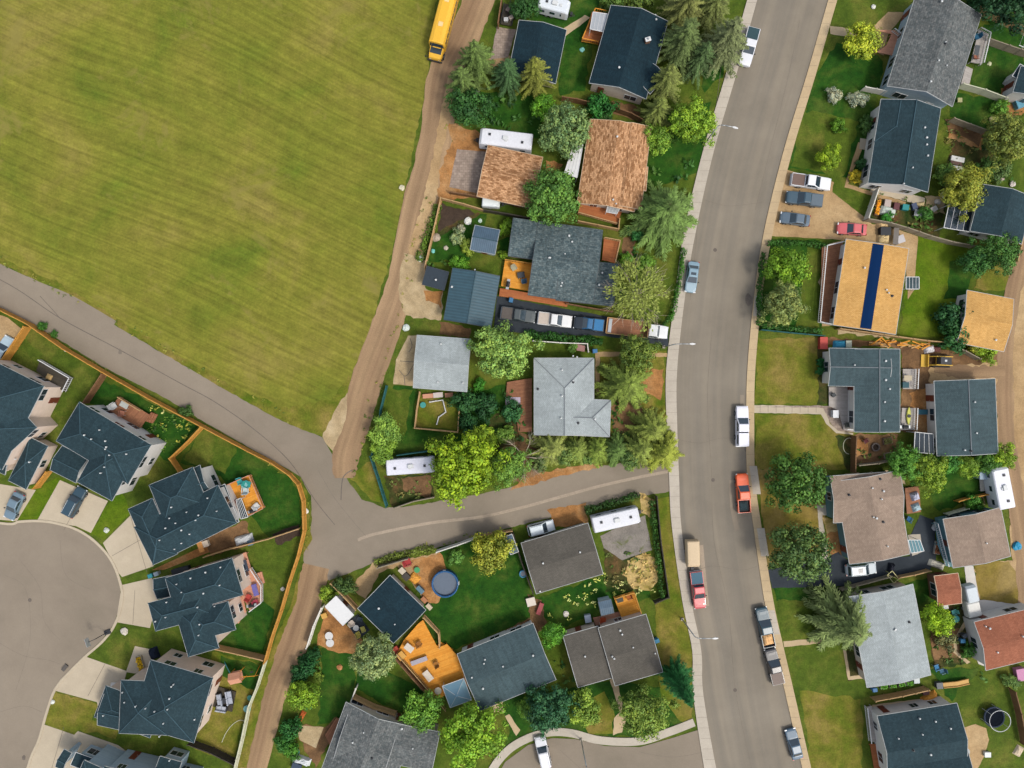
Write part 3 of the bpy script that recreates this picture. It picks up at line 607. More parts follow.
 ('yard_dirt', [(545, 160), (562, 164), (560, 178), (548, 174)], 'dirt_orange', 0.022), ('verge', [(300, 476), (308, 500), (311, 540), (303, 556), (301, 520)], 'lawn_dry', 0.024), ('garden_bed', [(272, 533), (300, 524), (300, 536), (278, 546)], 'soil_dark', 0.024), ('yard_dirt', [(202, 540), (246, 520), (252, 545), (212, 556)], 'soil', 0.022)]
for nm, p, mt, z in PADS: sheet(nm, p, mt, z, rough=0.35 if nm in ('path', 'driveway', 'patio', 'parking_pad') else 1.5)
strip('tyre_tracks', [(1050, 150, 16), (1034, 200, 17), (1020, 260, 17), (1008, 320, 17), (1005, 380, 17), (1007, 440, 17), (1016, 500, 17), (1024, 560, 18), (1028, 640, 18)], 'dirt_lane', 0.030, 1.5)
strip('tyre_tracks', [(1005, 372, 12), (985, 372, 13), (960, 372, 13), (935, 366, 12)], 'dirt_lane', 0.030, 1.5)
# weedy, sandy rims of the dirt lane
sheet('verge', [(449, 75), (454, 90), (450, 120), (440, 160), (437, 200), (424, 250), (410, 262), (408, 250), (422, 205), (434, 150), (441, 110)], 'dirt', 0.016, rough=1.0)
sheet('verge', [(284, 620), (292, 600), (300, 570), (297, 600), (280, 640), (266, 685), (246, 768), (236, 768), (250, 706), (266, 660)], 'lawn_dry', 0.012, rough=1.0)
for nm, pts, wd, mt in [('crack', [(724, 40), (716, 110), (700, 180), (697, 240), (690, 300)], .3, 'crack'), ('crack', [(800, 20), (788, 80), (770, 150), (756, 210)], .28, 'crack'), ('crack', [(712, 330), (708, 400), (712, 470), (714, 540), (728, 610), (736, 690), (752, 768)], .3, 'crack'), ('crack', [(680, 440), (700, 443), (722, 438), (746, 441)], .28, 'crack'), ('crack', [(687, 575), (712, 566), (740, 570), (758, 566)], .28, 'crack'), ('crack', [(705, 200), (730, 206), (764, 202)], .28, 'crack'), ('street_patch', [(731, 480), (733, 505), (737, 530)], 5, 'asphalt_plain'), ('street_patch', [(742, 395), (742, 412)], 4, 'asphalt_plain'), ('street_patch', [(701, 545), (706, 590), (708, 606)], 4, 'seam')]:
    strip(nm, rough_px([(a, b) for a, b in pts], .8, 9)[:-1] and [(a + random.uniform(-.8, .8), b, wd) for a, b in pts], mt, 0.0305 if nm == 'crack' else 0.0285)
for px, py in [(715, 250), (713, 480), (735, 690), (30, 600)]:
    sheet('manhole_cover', [(px + 1.9 * math.cos(i * .524), py + 1.9 * math.sin(i * .524)) for i in range(12)], 'seam_dark', .034)
# patched spots on the street
for px, py, r, mt in [(749, 300, 4, 'seam_dark'), (746, 448, 2.4, 'crack'), (24, 758, 2, 'seam_dark'), (120, 352, 2, 'crack')]:
    sheet('oil_stain', [(px + r * math.cos(a) * random.uniform(.6, 1.2), py + r * 1.6 * math.sin(a) * random.uniform(.6, 1.2)) for a in [i * .63 for i in range(10)]], mt, 0.031)
# ============================================================ BUILDINGS
class Blk:
    def __init__(s, a, b, c, ends='gg', pitch=0.33, eave=2.9, over=0.45, wall=None, inset=None):
        s.A, s.B, s.Cc = [P(x, y, eave) for x, y in (a, b, c)]
        u = (s.B - s.A); u.z = 0; s.L = u.length; s.u = u.normalized(); q = Vector((-s.u.y, s.u.x, 0))
        w_ = (s.Cc - s.B).dot(q); s.w = q if w_ > 0 else -q; s.W = abs(w_)
        s.ends = ends; s.pitch = pitch; s.eave = eave; s.over = over; s.wall = wall
    def pt(s, a, b, z): p = s.A + s.u * a + s.w * b; return Vector((p.x, p.y, z))
    def loc(s, x, y): d_ = Vector((x, y, 0)) - Vector((s.A.x, s.A.y, 0)); return d_.dot(s.u), d_.dot(s.w)
    def rz(s, x, y):
        a, b = s.loc(x, y)
        if a < 0 or b < 0 or a > s.L or b > s.W: return None
        if s.ends == 'flat': return s.eave + 0.02
        if s.ends == 'shed': return s.eave + s.pitch * b
        h = min(b, s.W - b)
        if s.ends[0] == 'h': h = min(h, a)
        if s.ends[1] == 'h': h = min(h, s.L - a)
        return s.eave + s.pitch * h
    def inside(s, x, y, m=0.0):
        a, b = s.loc(x, y); return m < a < s.L - m and m < b < s.W - m

def house(name, label, cat, blocks, roof, wall, trim='trim', cap=None, vents=(), chimney=(), windows=True, group=None, darkvents=(), t=0.18, door=True, seed=1):
    rs = random.Random(seed * 17 + 3)
    bl = [b if isinstance(b, Blk) else Blk(*b[0], **b[1]) for b in blocks]
    for i, b in enumerate(bl): b.eave += i * 0.006
    ctr = sum(((b.A + b.Cc) * 0.5 for b in bl), Vector()) / len(bl); ctr.z = 0
    root = empty(name, ctr, 0, label, cat, group)
    mr, mw, mg = MB(), MB(), MB(); caps = []
    for b in bl:
        mc = MB(); caps.append(mc)
        L, Wd, e, p, o = b.L, b.W, b.eave, b.pitch, b.over; RM = M[roof]; WM = M[b.wall or wall]
        if b.ends in ('flat', 'shed'):
            dz = 0 if b.ends == 'flat' else p * Wd
            z = [e, e, e + dz, e + dz]; q = [(0, 0), (L, 0), (L, Wd), (0, Wd)]
            top = [b.pt(x, y, zz) for (x, y), zz in zip(q, z)]; bot = [v - Vector((0, 0, t)) for v in top]
            mr.poly(top + bot, [(0, 1, 2, 3), (7, 6, 5, 4), (0, 4, 5, 1), (1, 5, 6, 2), (2, 6, 7, 3), (3, 7, 4, 0)], RM)
            for i in range(4): mg.tube(top[i], top[(i + 1) % 4], .05, .05, 4, M[trim])
            if o < 5:
                q = [(o, o), (L - o, o), (L - o, Wd - o), (o, Wd - o)]
                zz = [e - t - .003 + (0 if b.ends == 'flat' else p * y) for x, y in q]
                wt = [b.pt(x, y, k) for (x, y), k in zip(q, zz)]; wb = [b.pt(x, y, 0) for x, y in q]
                mw.poly(wt + wb, [(0, 1, 2, 3), (0, 4, 5, 1), (1, 5, 6, 2), (2, 6, 7, 3), (3, 7, 4, 0)], WM)
            continue
        h = p * Wd / 2; a0 = Wd / 2 if b.ends[0] == 'h' else 0; a1 = L - (Wd / 2 if b.ends[1] == 'h' else 0)
        if a0 > a1: a0 = a1 = L / 2; h = p * L / 2
        A, B, C_, D = b.pt(0, 0, e), b.pt(L, 0, e), b.pt(L, Wd, e), b.pt(0, Wd, e)
        R1, R2 = b.pt(a0, Wd / 2, e + h), b.pt(a1, Wd / 2, e + h)
        dn = Vector((0, 0, t)); V = [A, B, C_, D, R1, R2]; V2 = [v - dn for v in V]
        F = [(0, 1, 5, 4), (2, 3, 4, 5), (1, 2, 5), (3, 0, 4)]
        mr.poly(V, [F[0], F[1]] + ([F[2]] if b.ends[1] == 'h' else []) + ([F[3]] if b.ends[0] == 'h' else []), RM)
        mr.poly(V2, [f[::-1] for f in F[:2]] + ([F[2][::-1]] if b.ends[1] == 'h' else []) + ([F[3][::-1]] if b.ends[0] == 'h' else []), WM)
        rim = [0, 1] + ([5] if b.ends[1] == 'g' else []) + [2, 3] + ([4] if b.ends[0] == 'g' else [])
        for i in range(len(rim)):
            i0, i1 = rim[i], rim[(i + 1) % len(rim)]
            mr.face([V2[i0], V2[i1], V[i1], V[i0]], M[trim])
            up = Vector((0, 0, -0.03)); mg.tube(V[i0] + up, V[i1] + up, .05, .05, 4, M['edge' if trim == 'trim' else trim])
        if cap:
            up = Vector((0, 0, .03)); CM = M[cap]
            if (R1 - R2).length > .2: mc.tube(R1 + up, R2 + up, .08, .08, 4, CM)
            if b.ends[1] == 'h': mc.tube(B + up, R2 + up, .07, .07, 4, CM); mc.tube(C_ + up, R2 + up, .07, .07, 4, CM)
            if b.ends[0] == 'h': mc.tube(A + up, R1 + up, .07, .07, 4, CM); mc.tube(D + up, R1 + up, .07, .07, 4, CM)
        zl = e - t - 0.003 + p * o; zr = e - t - 0.003 + h
        q = [(o, o), (L - o, o), (L - o, Wd - o), (o, Wd - o)]
        wt = [b.pt(x, y, zl) for x, y in q]; wb = [b.pt(x, y, 0) for x, y in q]
        mw.poly(wt + wb, [(0, 4, 5, 1), (2, 6, 7, 3)], WM)
        for (i, j, en, aa) in ((1, 2, b.ends[1], L - o), (3, 0, b.ends[0], o)):
            if en == 'g': mw.face([wb[i], wb[j], wt[j], b.pt(aa, Wd / 2, zr), wt[i]], WM)
            else: mw.face([wb[i], wb[j], wt[j], wt[i]], WM)
    mw.build('wall', root, fix=False); 
    ro = mr.build('roof', root, fix=False)
    mg.build('gutter', root)
    for mc in caps:
        if mc.f: mc.build('ridge_cap', ro)
    # ---- openings on every side that can be seen from above
    if windows:
        placed = False
        for k, b in enumerate(bl):
            o = b.over
            for (p0, p1, nrm) in (((o, o), (b.L - o, o), -b.w), ((b.L - o, b.W - o), (o, b.W - o), b.w), ((b.L - o, o), (b.L - o, b.W - o), b.u), ((o, b.W - o), (o, o), -b.u)):
                a = b.pt(*p0, 0); c = b.pt(*p1, 0); mid = (a + c) / 2; Ln = (c - a).length
                if nrm.dot(-mid.normalized()) < 0.15 or Ln < 2.2: continue
                n = max(1, int((Ln - 0.8) / 3.0)); st = 2 if b.eave > 5 else 1
                for s_ in range(st):
                    for i in range(n):
                        f = (i + 0.5) / n + rs.uniform(-.06, .06); pos = a + (c - a) * f
                        test = pos + nrm * 0.6
                        if any(x.inside(test.x, test.y) for x in bl if x is not b): continue
                        zc = min(1.45, b.eave * .5) + s_ * 2.75; ang = math.atan2((c - a).y, (c - a).x)
                        if zc + .65 > b.eave - t: continue
                        if door and not placed and s_ == 0:
                            placed = True; mm = MB(); q = pos + nrm * 0.03; mm.box((q.x, q.y, 1.05), (0.95, .06, 2.1), M['door'], ang)
                            dd = mm.build('door', root); mm = MB(); q = pos + nrm * 0.09 + (c - a).normalized() * .35; mm.box((q.x, q.y, 1.0), (0.12, .06, .05), M['steel'], ang); h_ = mm.build('handle', root); 
                            h_.parent = dd; continue
                        ww = rs.choice((1.1, 1.5, 1.8)); hh = rs.choice((1.0, 1.2))
                        mm = MB(); q = pos + nrm * 0.02; mm.box((q.x, q.y, zc), (ww + .2, .06, hh + .2), M['trim'], ang)
                        fr = mm.build('window', root); mm = MB(); q = pos + nrm * 0.045; mm.box((q.x, q.y, zc), (ww, .04, hh), M['glass'], ang)
                        mm.box(tuple((pos + nrm * .07).xy) + (zc,), (.05, .03, hh), M['trim'], ang)
                        pa = mm.build('pane', root); pa.parent = fr
    def top(px, py):
        z = bl[0].eave
        for _ in range(12):
            p = P(px, py, z); zs = [b.rz(p.x, p.y) for b in bl]; zs = [x for x in zs if x is not None]
            if not zs: return P(px, py, bl[0].eave)
            z = 0.5 * z + 0.5 * max(zs)
        p = P(px, py, z); p.z = z; return p
    for i, (x, y) in enumerate(vents):
        p = top(x, y); mm = MB(); k = rs.random(); q_ = rs.uniform(.65, .95) * (.8 if bl[0].eave > 5 else 1)
        mm.tube(p - Vector((0, 0, .15)), p + Vector((0, 0, .22)), .07, .07, 8, M['vent'])
        mm.box((p.x, p.y, p.z + .22), (.28 * q_, .28 * q_, .12), M['vent'], rs.uniform(0, 1.5), .8) if k < .5 else mm.lathe((p.x, p.y, p.z + .16), [(.1 * q_, 0), (.19 * q_, .05), (.17 * q_, .14), (.03, .2)], 10, M['vent'])
        mm.build('roof_vent', ro)
    for i, (x, y) in enumerate(darkvents):
        p = top(x, y); mm = MB(); mm.tube(p - Vector((0, 0, .15)), p + Vector((0, 0, .35)), .11, .11, 8, M['vent_dark'])
        mm.lathe((p.x, p.y, p.z - .02), [(.24, 0), (.2, .05), (.1, .08)], 10, M['vent_dark']); mm.build('roof_vent', ro)
    for (x, y) in chimney:
        p = top(x, y); mm = MB(); mm.box((p.x, p.y, p.z + .25), (.7, .5, 1.1), M['w_brown'], 0.3); mm.box((p.x, p.y, p.z + .83), (.82, .62, .08), M['trim'], 0.3)
        mm.tube(p + Vector((0, 0, .8)), p + Vector((0, 0, 1.15)), .12, .12, 8, M['steel']); mm.build('chimney', ro)
    root['_n'] = 0; del root['_n']
    return root, bl, ro, top

K = lambda *a, **k: ((a), k)
E2 = 5.6
# ---- houses of the left court (two storeys, dark blue hips)
HP = dict(ends='hh', pitch=.48, eave=E2)
house('house', 'dark blue hip roofed house with blush siding cut off by the left edge', 'house', [
    K((44, 386), (2, 470), (-60, 440), **HP), K((-66, 430), (-20, 480), (30, 420), **HP), K((30, 437), (48, 446), (25, 489), ends='hh', pitch=.4, eave=3.1), K((-10, 468), (5, 475), (25, 440), ends='gg', pitch=.35, eave=3.15)],
    'r_teal', 'w_pink', cap='cap_teal', vents=[(16, 459), (30, 462)], seed=1)
house('house', 'dark blue hip roofed house with white siding and wooden back deck beside flower beds', 'house', [
    K((56, 441), (128, 484), (150, 444), **HP), K((77, 482), (112, 501), (150, 444), ends='hh', pitch=.48, eave=E2), K((50, 470), (76, 483), (89, 459), ends='gg', pitch=.35, eave=3.1)],
    'r_teal', 'w_white', cap='cap_teal', vents=[(100, 430), (85, 435), (92, 439), (106, 441), (107, 447), (110, 455), (127, 454), (105, 467), (101, 473), (106, 449)], seed=2)
house('house', 'large dark blue roof house with many small vents beside a corner deck and turquoise chairs', 'house', [
    K((134, 527), (218, 485), (237, 523), **HP), K((128, 509), (153, 565), (177, 553), **HP), K((149, 485), (193, 467), (209, 505), **HP), K((172, 478), (200, 465), (216, 496), ends='gg', pitch=.4, eave=4.6), K((225, 484), (218, 487), (236, 523), ends='shed', pitch=.1, eave=3.0)],
    'r_teal', 'w_white', cap='cap_teal', vents=[(172, 507), (170, 518), (166, 528), (176, 523), (196, 520), (175, 549), (182, 543), (199, 515), (190, 534), (208, 498), (187, 512), (160, 540), (217, 511), (182, 530)], seed=3)
house('house', 'dark blue multi hip house with salmon deck along its yard side', 'house', [
    K((165, 578), (232, 558), (243, 595), **HP), K((148, 603), (208, 587), (216, 615), ends='hh', pitch=.48, eave=E2), K((219, 648), (205, 600), (174, 608), ends='hh', pitch=.48, eave=E2), K((188, 612), (228, 601), (235, 630), ends='hh', pitch=.48, eave=E2), K((153, 579), (168, 576), (172, 596), ends='gg', pitch=.3, eave=3.1)],
    'r_teal', 'w_pink', cap='cap_teal', vents=[(177, 584), (182, 592), (167, 602), (204, 593), (215, 606), (198, 607), (166, 617), (156, 621), (206, 572), (199, 635), (200, 624), (221, 567), (191, 578), (220, 585)], seed=4)
house('house', 'dark blue hip roof house with blush north wall below a sofa patio', 'house', [
    K((213, 678), (194, 743), (130, 730), ends='hh', pitch=.45, eave=E2), K((121, 680), (170, 682), (160, 735), ends='hh', pitch=.45, eave=E2), K((94, 717), (150, 738), (158, 705), ends='hh', pitch=.36, eave=3.3), K((104, 694), (150, 704), (143, 735), ends='gg', pitch=.32, eave=3.4)],
    'r_teal', 'w_pink', cap='cap_teal', vents=[(123, 692), (125, 702), (136, 706), (146, 708), (155, 711), (172, 686), (168, 709), (164, 723), (160, 736), (104, 715), (195, 719), (170, 698), (174, 684)], seed=5)
house('house', 'pale blue sided two storey house at the bottom left edge', 'house', [
    K((66, 800), (84, 760), (132, 776), ends='hh', pitch=.4, eave=E2), K((104, 766), (190, 786), (180, 830), ends='hh', pitch=.4, eave=E2), K((64, 749), (72, 753), (66, 772), ends='gg', pitch=.35, eave=3.2), K((76, 752), (98, 760), (94, 772), ends='shed', pitch=.15, eave=3.3), K((104, 762), (152, 772), (148, 790), ends='shed', pitch=.15, eave=3.3), K((160, 756), (182, 762), (178, 782), ends='gg', pitch=.3, eave=3.6)],
    'r_teal', 'w_blue', cap='cap_teal', vents=[(170, 760)], seed=6)
# ---- north middle
GA = dict(ends='gg', pitch=.22)
house('garage', 'navy roofed garage between the yard trees beside the dirt lane top', 'garage', [K((519, 20), (508, 74), (555, 87), eave=2.7, **GA)], 'r_navy', 'w_beige', vents=[], seed=7)
house('house', 'large navy gabled house behind tall spruces with a slatted orange deck', 'house', [K((611, 5), (589, 83), (645, 103), eave=3.4, ends='gg', pitch=.3), K((632, 78), (648, 60), (668, 74), ends='gg', pitch=.25, eave=3.3)], 'r_navy', 'w_beige', cap=None, vents=[(655, 16), (656, 20), (619, 68)], chimney=[(647, 42)], seed=8)
house('garage', 'cedar shake garage beside the big white camper', 'garage', [K((488, 145), (543, 157), (530, 208), eave=2.7, **GA)], 'r_shake', 'w_brown', 'trim_tan', seed=9)
house('house', 'cedar shake roofed house with red deck on its lower side', 'house', [K((590, 119), (577, 203), (634, 214), eave=3.0, ends='gg', pitch=.25), K((612, 122), (602, 205), (641, 212), eave=3.0, ends='gg', pitch=.25), K((636, 166), (634, 190), (646, 192), ends='gg', pitch=.2, eave=2.9)], 'r_shake', 'w_beige', 'trim_tan', vents=[(617, 137), (613, 200), (616, 204)], seed=10)
house('house', 'charcoal speckled roof house above the driveway full of trucks', 'house', [K((538, 221), (603, 230), (592, 304), eave=3.0, ends='gg', pitch=.25), K((560, 258), (618, 264), (610, 306), eave=2.95, ends='gg', pitch=.25), K((508, 256), (560, 263), (567, 225), eave=2.98, ends='gg', pitch=.25)], 'r_char', 'w_beige', 'trim_dark', vents=[(565, 254), (549, 258), (569, 236), (572, 242), (602, 273), (561, 286), (550, 258), (599, 285), (562, 283)], seed=11)
hm = house('garage', 'ribbed steel blue garage with centre ridge at the driveway end', 'garage', [K((500, 276), (491, 328), (443, 323), eave=2.9, ends='gg', pitch=.2)], 'r_metal', 'w_teal', 'trim_dark', cap='cap_teal', vents=[(452, 287), (475, 270)], seed=12)
house('shed', 'small blue grey shed with middle ridge in the hedged lawn', 'shed', [K((475, 225), (500, 230), (497, 255), eave=2.2, ends='gg', pitch=.3, over=.2)], 'r_shed', 'w_blue', 'trim', cap='cap_teal', seed=13)
house('shed', 'low flat black lean-to with pane lines beside the steel blue garage', 'shed', [K((427, 266), (449, 272), (446, 291), eave=2.2, ends='flat', over=.2)], 'r_dark', 'w_teal', 'trim_dark', vents=[(436, 280)], seed=14, windows=False)
house('garage', 'light grey square garage beside the flagstone pad', 'garage', [K((417, 335), (471, 339), (469, 392), eave=2.7, **GA)], 'r_lgrey', 'w_beige', vents=[(441, 344), (438, 382), (463, 383)], seed=15)
house('house', 'light grey roofed house with round vents above the conifer row', 'house', [K((594, 358), (594, 435), (534, 434), eave=3.0, ends='hg', pitch=.22), K((560, 398), (611, 400), (611, 437), ends='gh', pitch=.22, eave=3.0)], 'r_lgrey', 'w_white', vents=[(573, 356), (577, 357), (562, 370), (573, 381), (562, 396), (561, 418), (595, 419)], darkvents=[(538, 389), (578, 423), (573, 382)], cap='cap_grey', seed=16)
# ---- south middle
house('house', 'taupe grey roofed house between blue camper trailer and lawn with pool', 'house', [K((521, 543), (588, 523), (603, 574), eave=3.0, ends='gg', pitch=.22)], 'r_brown', 'w_white', vents=[(543, 563), (580, 552), (540, 591)], seed=17)
house('house', 'taupe duplex roof split by a white parapet line beside the corner lawn', 'house', [K((563, 636), (598, 626), (612, 678), eave=3.2, ends='gg', pitch=.12), K((598, 628), (646, 614), (663, 672), eave=3.6, ends='gg', pitch=.14)], 'r_brown', 'w_beige', vents=[(585, 656), (633, 647), (614, 658), (612, 656), (620, 630), (622, 634), (655, 653)], seed=18)
house('house', 'slate roofed house joined to the big orange deck', 'house', [K((457, 654), (533, 623), (553, 681), eave=3.1, ends='gg', pitch=.2)], 'r_slate', 'w_white', vents=[(485, 659), (484, 663), (503, 666), (472, 677), (533, 655), (483, 688)], seed=19)
house('garage', 'navy square garage turned diamond wise beside the round pool', 'garage', [K((390, 575), (426, 610), (393, 643), eave=2.8, ends='gg', pitch=.15)], 'r_navy', 'w_beige', vents=[(379, 608), (395, 624)], seed=20)
house('house', 'speckled grey roofed house at the bottom edge with a small notch court', 'house', [K((346, 702), (321, 770), (388, 800), eave=3.1, ends='gg', pitch=.25), K((372, 718), (440, 732), (432, 772), ends='gg', pitch=.25, eave=3.1), K((350, 708), (400, 724), (380, 780), ends='gg', pitch=.25, eave=3.1)], 'r_grey', 'w_beige', cap=None, vents=[(364, 732), (402, 728), (353, 742), (413, 748)], darkvents=[(372, 758)], seed=21)
house('shed', 'small flat white roofed shed beside the dirt lane junction', 'shed', [K((336, 596), (354, 615), (343, 625), eave=2.2, ends='shed', pitch=.08, over=.15)], 'trim', 'w_white', seed=22)
house('shed', 'small pale blue roofed shed under the yellow green tree', 'shed', [K((504, 537), (512, 534), (517, 552), eave=2.2, ends='shed', pitch=.06, over=.15)], 'r_shed', 'w_beige', seed=23, windows=False)
house('shed', 'small grey cube shed beside the orange playhouse deck', 'shed', [K((598, 602), (611, 599), (614, 613), eave=2.2, ends='gg', pitch=.2, over=.15)], 'r_shed', 'w_blue', 'trim_dark', seed=24)
# ---- east side
house('house', 'mottled grey gabled house with pale blue gable end in the upper right', 'house', [K((916, -6), (887, 86), (953, 105), eave=3.6, ends='gg', pitch=.32)], 'r_grey', 'w_blue', vents=[(945, 43), (938, 61), (946, 66), (941, 2), (930, 82)], darkvents=[(945, 44)], seed=25)
house('house', 'blue slate gabled house with white gable end and small entry slab', 'house', [K((881, 99), (868, 183), (927, 198), eave=3.6, ends='gg', pitch=.32), K((874, 142), (881, 100), (914, 108), ends='hg', pitch=.32, eave=3.58)], 'r_teal', 'w_white', vents=[(924, 128), (926, 138), (926, 145), (927, 156), (912, 168), (903, 184)], cap='cap_teal', chimney=[], seed=26)
house('house', 'dark blue gabled house with a grey tarp patch at the right edge', 'house', [K((982, 184), (970, 231), (1022, 243), eave=3.4, ends='gg', pitch=.25)], 'r_teal', 'w_white', seed=27)
h4 = house('house', 'golden shingled house with a navy strip down its ridge', 'house', [K((846, 239), (833, 325), (896, 334), eave=3.1, ends='gg', pitch=.07)], 'r_straw', 'w_white', vents=[(864, 268), (886, 290), (888, 293)], darkvents=[(892, 296)], seed=28)
house('garage', 'golden shingled garage at the right edge lane', 'garage', [K((967, 290), (1014, 299), (1005, 352), eave=2.8, ends='gg', pitch=.18)], 'r_straw', 'w_white', vents=[(995, 340)], seed=29)
house('house', 'slate roofed house wrapped round a white front patio', 'house', [K((903, 349), (899, 432), (852, 432), eave=3.1, ends='gg', pitch=.2) if False else K((854, 349), (854, 432), (900, 432), eave=3.1, ends='gg', pitch=.2), K((829, 348), (890, 349), (890, 387), eave=3.1, ends='gg', pitch=.2)], 'r_slate', 'w_white', vents=[(854, 365), (885, 361), (885, 380), (889, 389), (884, 402), (884, 421)], cap='cap_grey', seed=30)
house('garage', 'slate roofed garage with white wall beside the dirt lane', 'garage', [K((934, 381), (937, 456), (998, 448), eave=2.9, ends='gg', pitch=.18)], 'r_slate', 'w_white', vents=[(974, 402), (976, 433), (964, 450)], darkvents=[(971, 451)], cap='cap_grey', seed=31)
house('house', 'tan roofed house with front flagstones and two round street trees', 'house', [K((896, 471), (910, 554), (849, 562), eave=3.1, ends='gg', pitch=.18), K((830, 476), (900, 471), (905, 518), ends='gg', pitch=.18, eave=3.1)], 'r_tan', 'w_teal', vents=[(872, 488), (883, 491), (873, 517), (876, 518), (887, 546), (881, 499)], darkvents=[(849, 495), (883, 522), (880, 479)], seed=32)
house('garage', 'tan roofed garage with teal sunroom below the long white camper', 'garage', [K((943, 519), (953, 568), (1011, 557), eave=2.9, ends='gg', pitch=.18)], 'r_tan', 'w_teal', vents=[(986, 543)], seed=33)
house('house', 'plain pale grey roofed house with a big leaning spruce over its corner', 'house', [K((913, 584), (931, 675), (867, 688), eave=3.1, ends='gg', pitch=.12)], 'r_lgrey', 'w_beige', vents=[(894, 630), (895, 629)], darkvents=[(909, 622)], seed=34)
house('garage', 'small rust roofed garage beside the white parked trailer row', 'garage', [K((934, 576), (958, 573), (964, 603), eave=2.6, ends='gg', pitch=.15)], 'r_rust', 'w_brown', 'trim_tan', seed=35)
house('house', 'rust shingled house with white side wall at the right edge', 'house', [K((974, 622), (1040, 606), (1050, 655), eave=3.4, ends='gg', pitch=.2)], 'r_rust', 'w_white', vents=[(985, 626), (989, 628), (997, 652), (1022, 636)], seed=36)
house('house', 'slate blue gabled house at the bottom right edge beside a sand pad', 'house', [K((877, 716), (957, 703), (967, 768), eave=3.4, ends='gg', pitch=.25), K((886, 756), (966, 744), (972, 800), ends='gg', pitch=.25, eave=3.5)], 'r_teal', 'w_white', vents=[(919, 718), (935, 721), (898, 738), (922, 734), (950, 728), (930, 754)], darkvents=[(913, 750)], seed=37)
house('house', 'white sided house with black window at the upper right edge', 'house', [K((1021, 66), (1013, 92), (1060, 102), eave=3.4, ends='gg', pitch=.3), K((1012, 76), (1020, 64), (1032, 70), eave=2.9, ends='shed', pitch=.1)], 'r_teal', 'w_white', seed=38)
# special roof details ------------------------------------------------
root, bl, ro, top = h4     # navy strip along the ridge
m = MB(); b = bl[0]
for (a0, a1) in ((0.15, b.L - .15),):
    for s_ in (-1, 1):
        y0 = b.W / 2; y1 = b.W / 2 + s_ * .85; zr = b.eave + b.pitch * b.W / 2
        q = [b.pt(a0, y0, zr + .03), b.pt(a1, y0, zr + .03), b.pt(a1, y1, zr - b.pitch * .85 + .03), b.pt(a0, y1, zr - b.pitch * .85 + .03)]
        m.face(q if s_ < 0 else q[::-1], None)
M['navy_strip'] = simple('navy_underlay', C(14, 44, 84), .95, var=.05, spec=.05)
m.mats = [M['navy_strip']]; o = m.build('ridge_strip', root); o.parent = ro; o.location = (0, 0, 0)
# ============================================================ TREES
def quads_mesh(name, c, nrm, up, sx, sy, tone, mat, fold=0.0):
    """numpy arrays: centre, normal, long axis, half sizes, tone (N,3)"""
    N = len(c); nrm = nrm / np.linalg.norm(nrm, axis=1)[:, None]
    up = up - nrm * np.sum(up * nrm, axis=1)[:, None]; up /= np.linalg.norm(up, axis=1)[:, None] + 1e-9
    sd = np.cross(up, nrm); sx = sx[:, None]; sy = sy[:, None]
    v = np.empty((N, 4, 3)); v[:, 0] = c - up * sy; v[:, 1] = c + sd * sx - up * sy * .1 + nrm * sx * fold; v[:, 2] = c + up * sy; v[:, 3] = c - sd * sx - up * sy * .1 + nrm * sx * fold
    me = bpy.data.meshes.new(name); me.vertices.add(N * 4); me.vertices.foreach_set('co', v.reshape(-1))
    me.loops.add(N * 4); me.loops.foreach_set('vertex_index', np.arange(N * 4, dtype=np.int32))
    me.polygons.add(N); me.polygons.foreach_set('loop_start', np.arange(0, N * 4, 4, dtype=np.int32)); 
    me.update(calc_edges=True)
    at = me.attributes.new('tone', 'FLOAT_COLOR', 'FACE'); cc = np.ones((N, 4)); cc[:, :3] = tone; at.data.foreach_set('color', cc.reshape(-1))
    me.materials.append(mat); return me

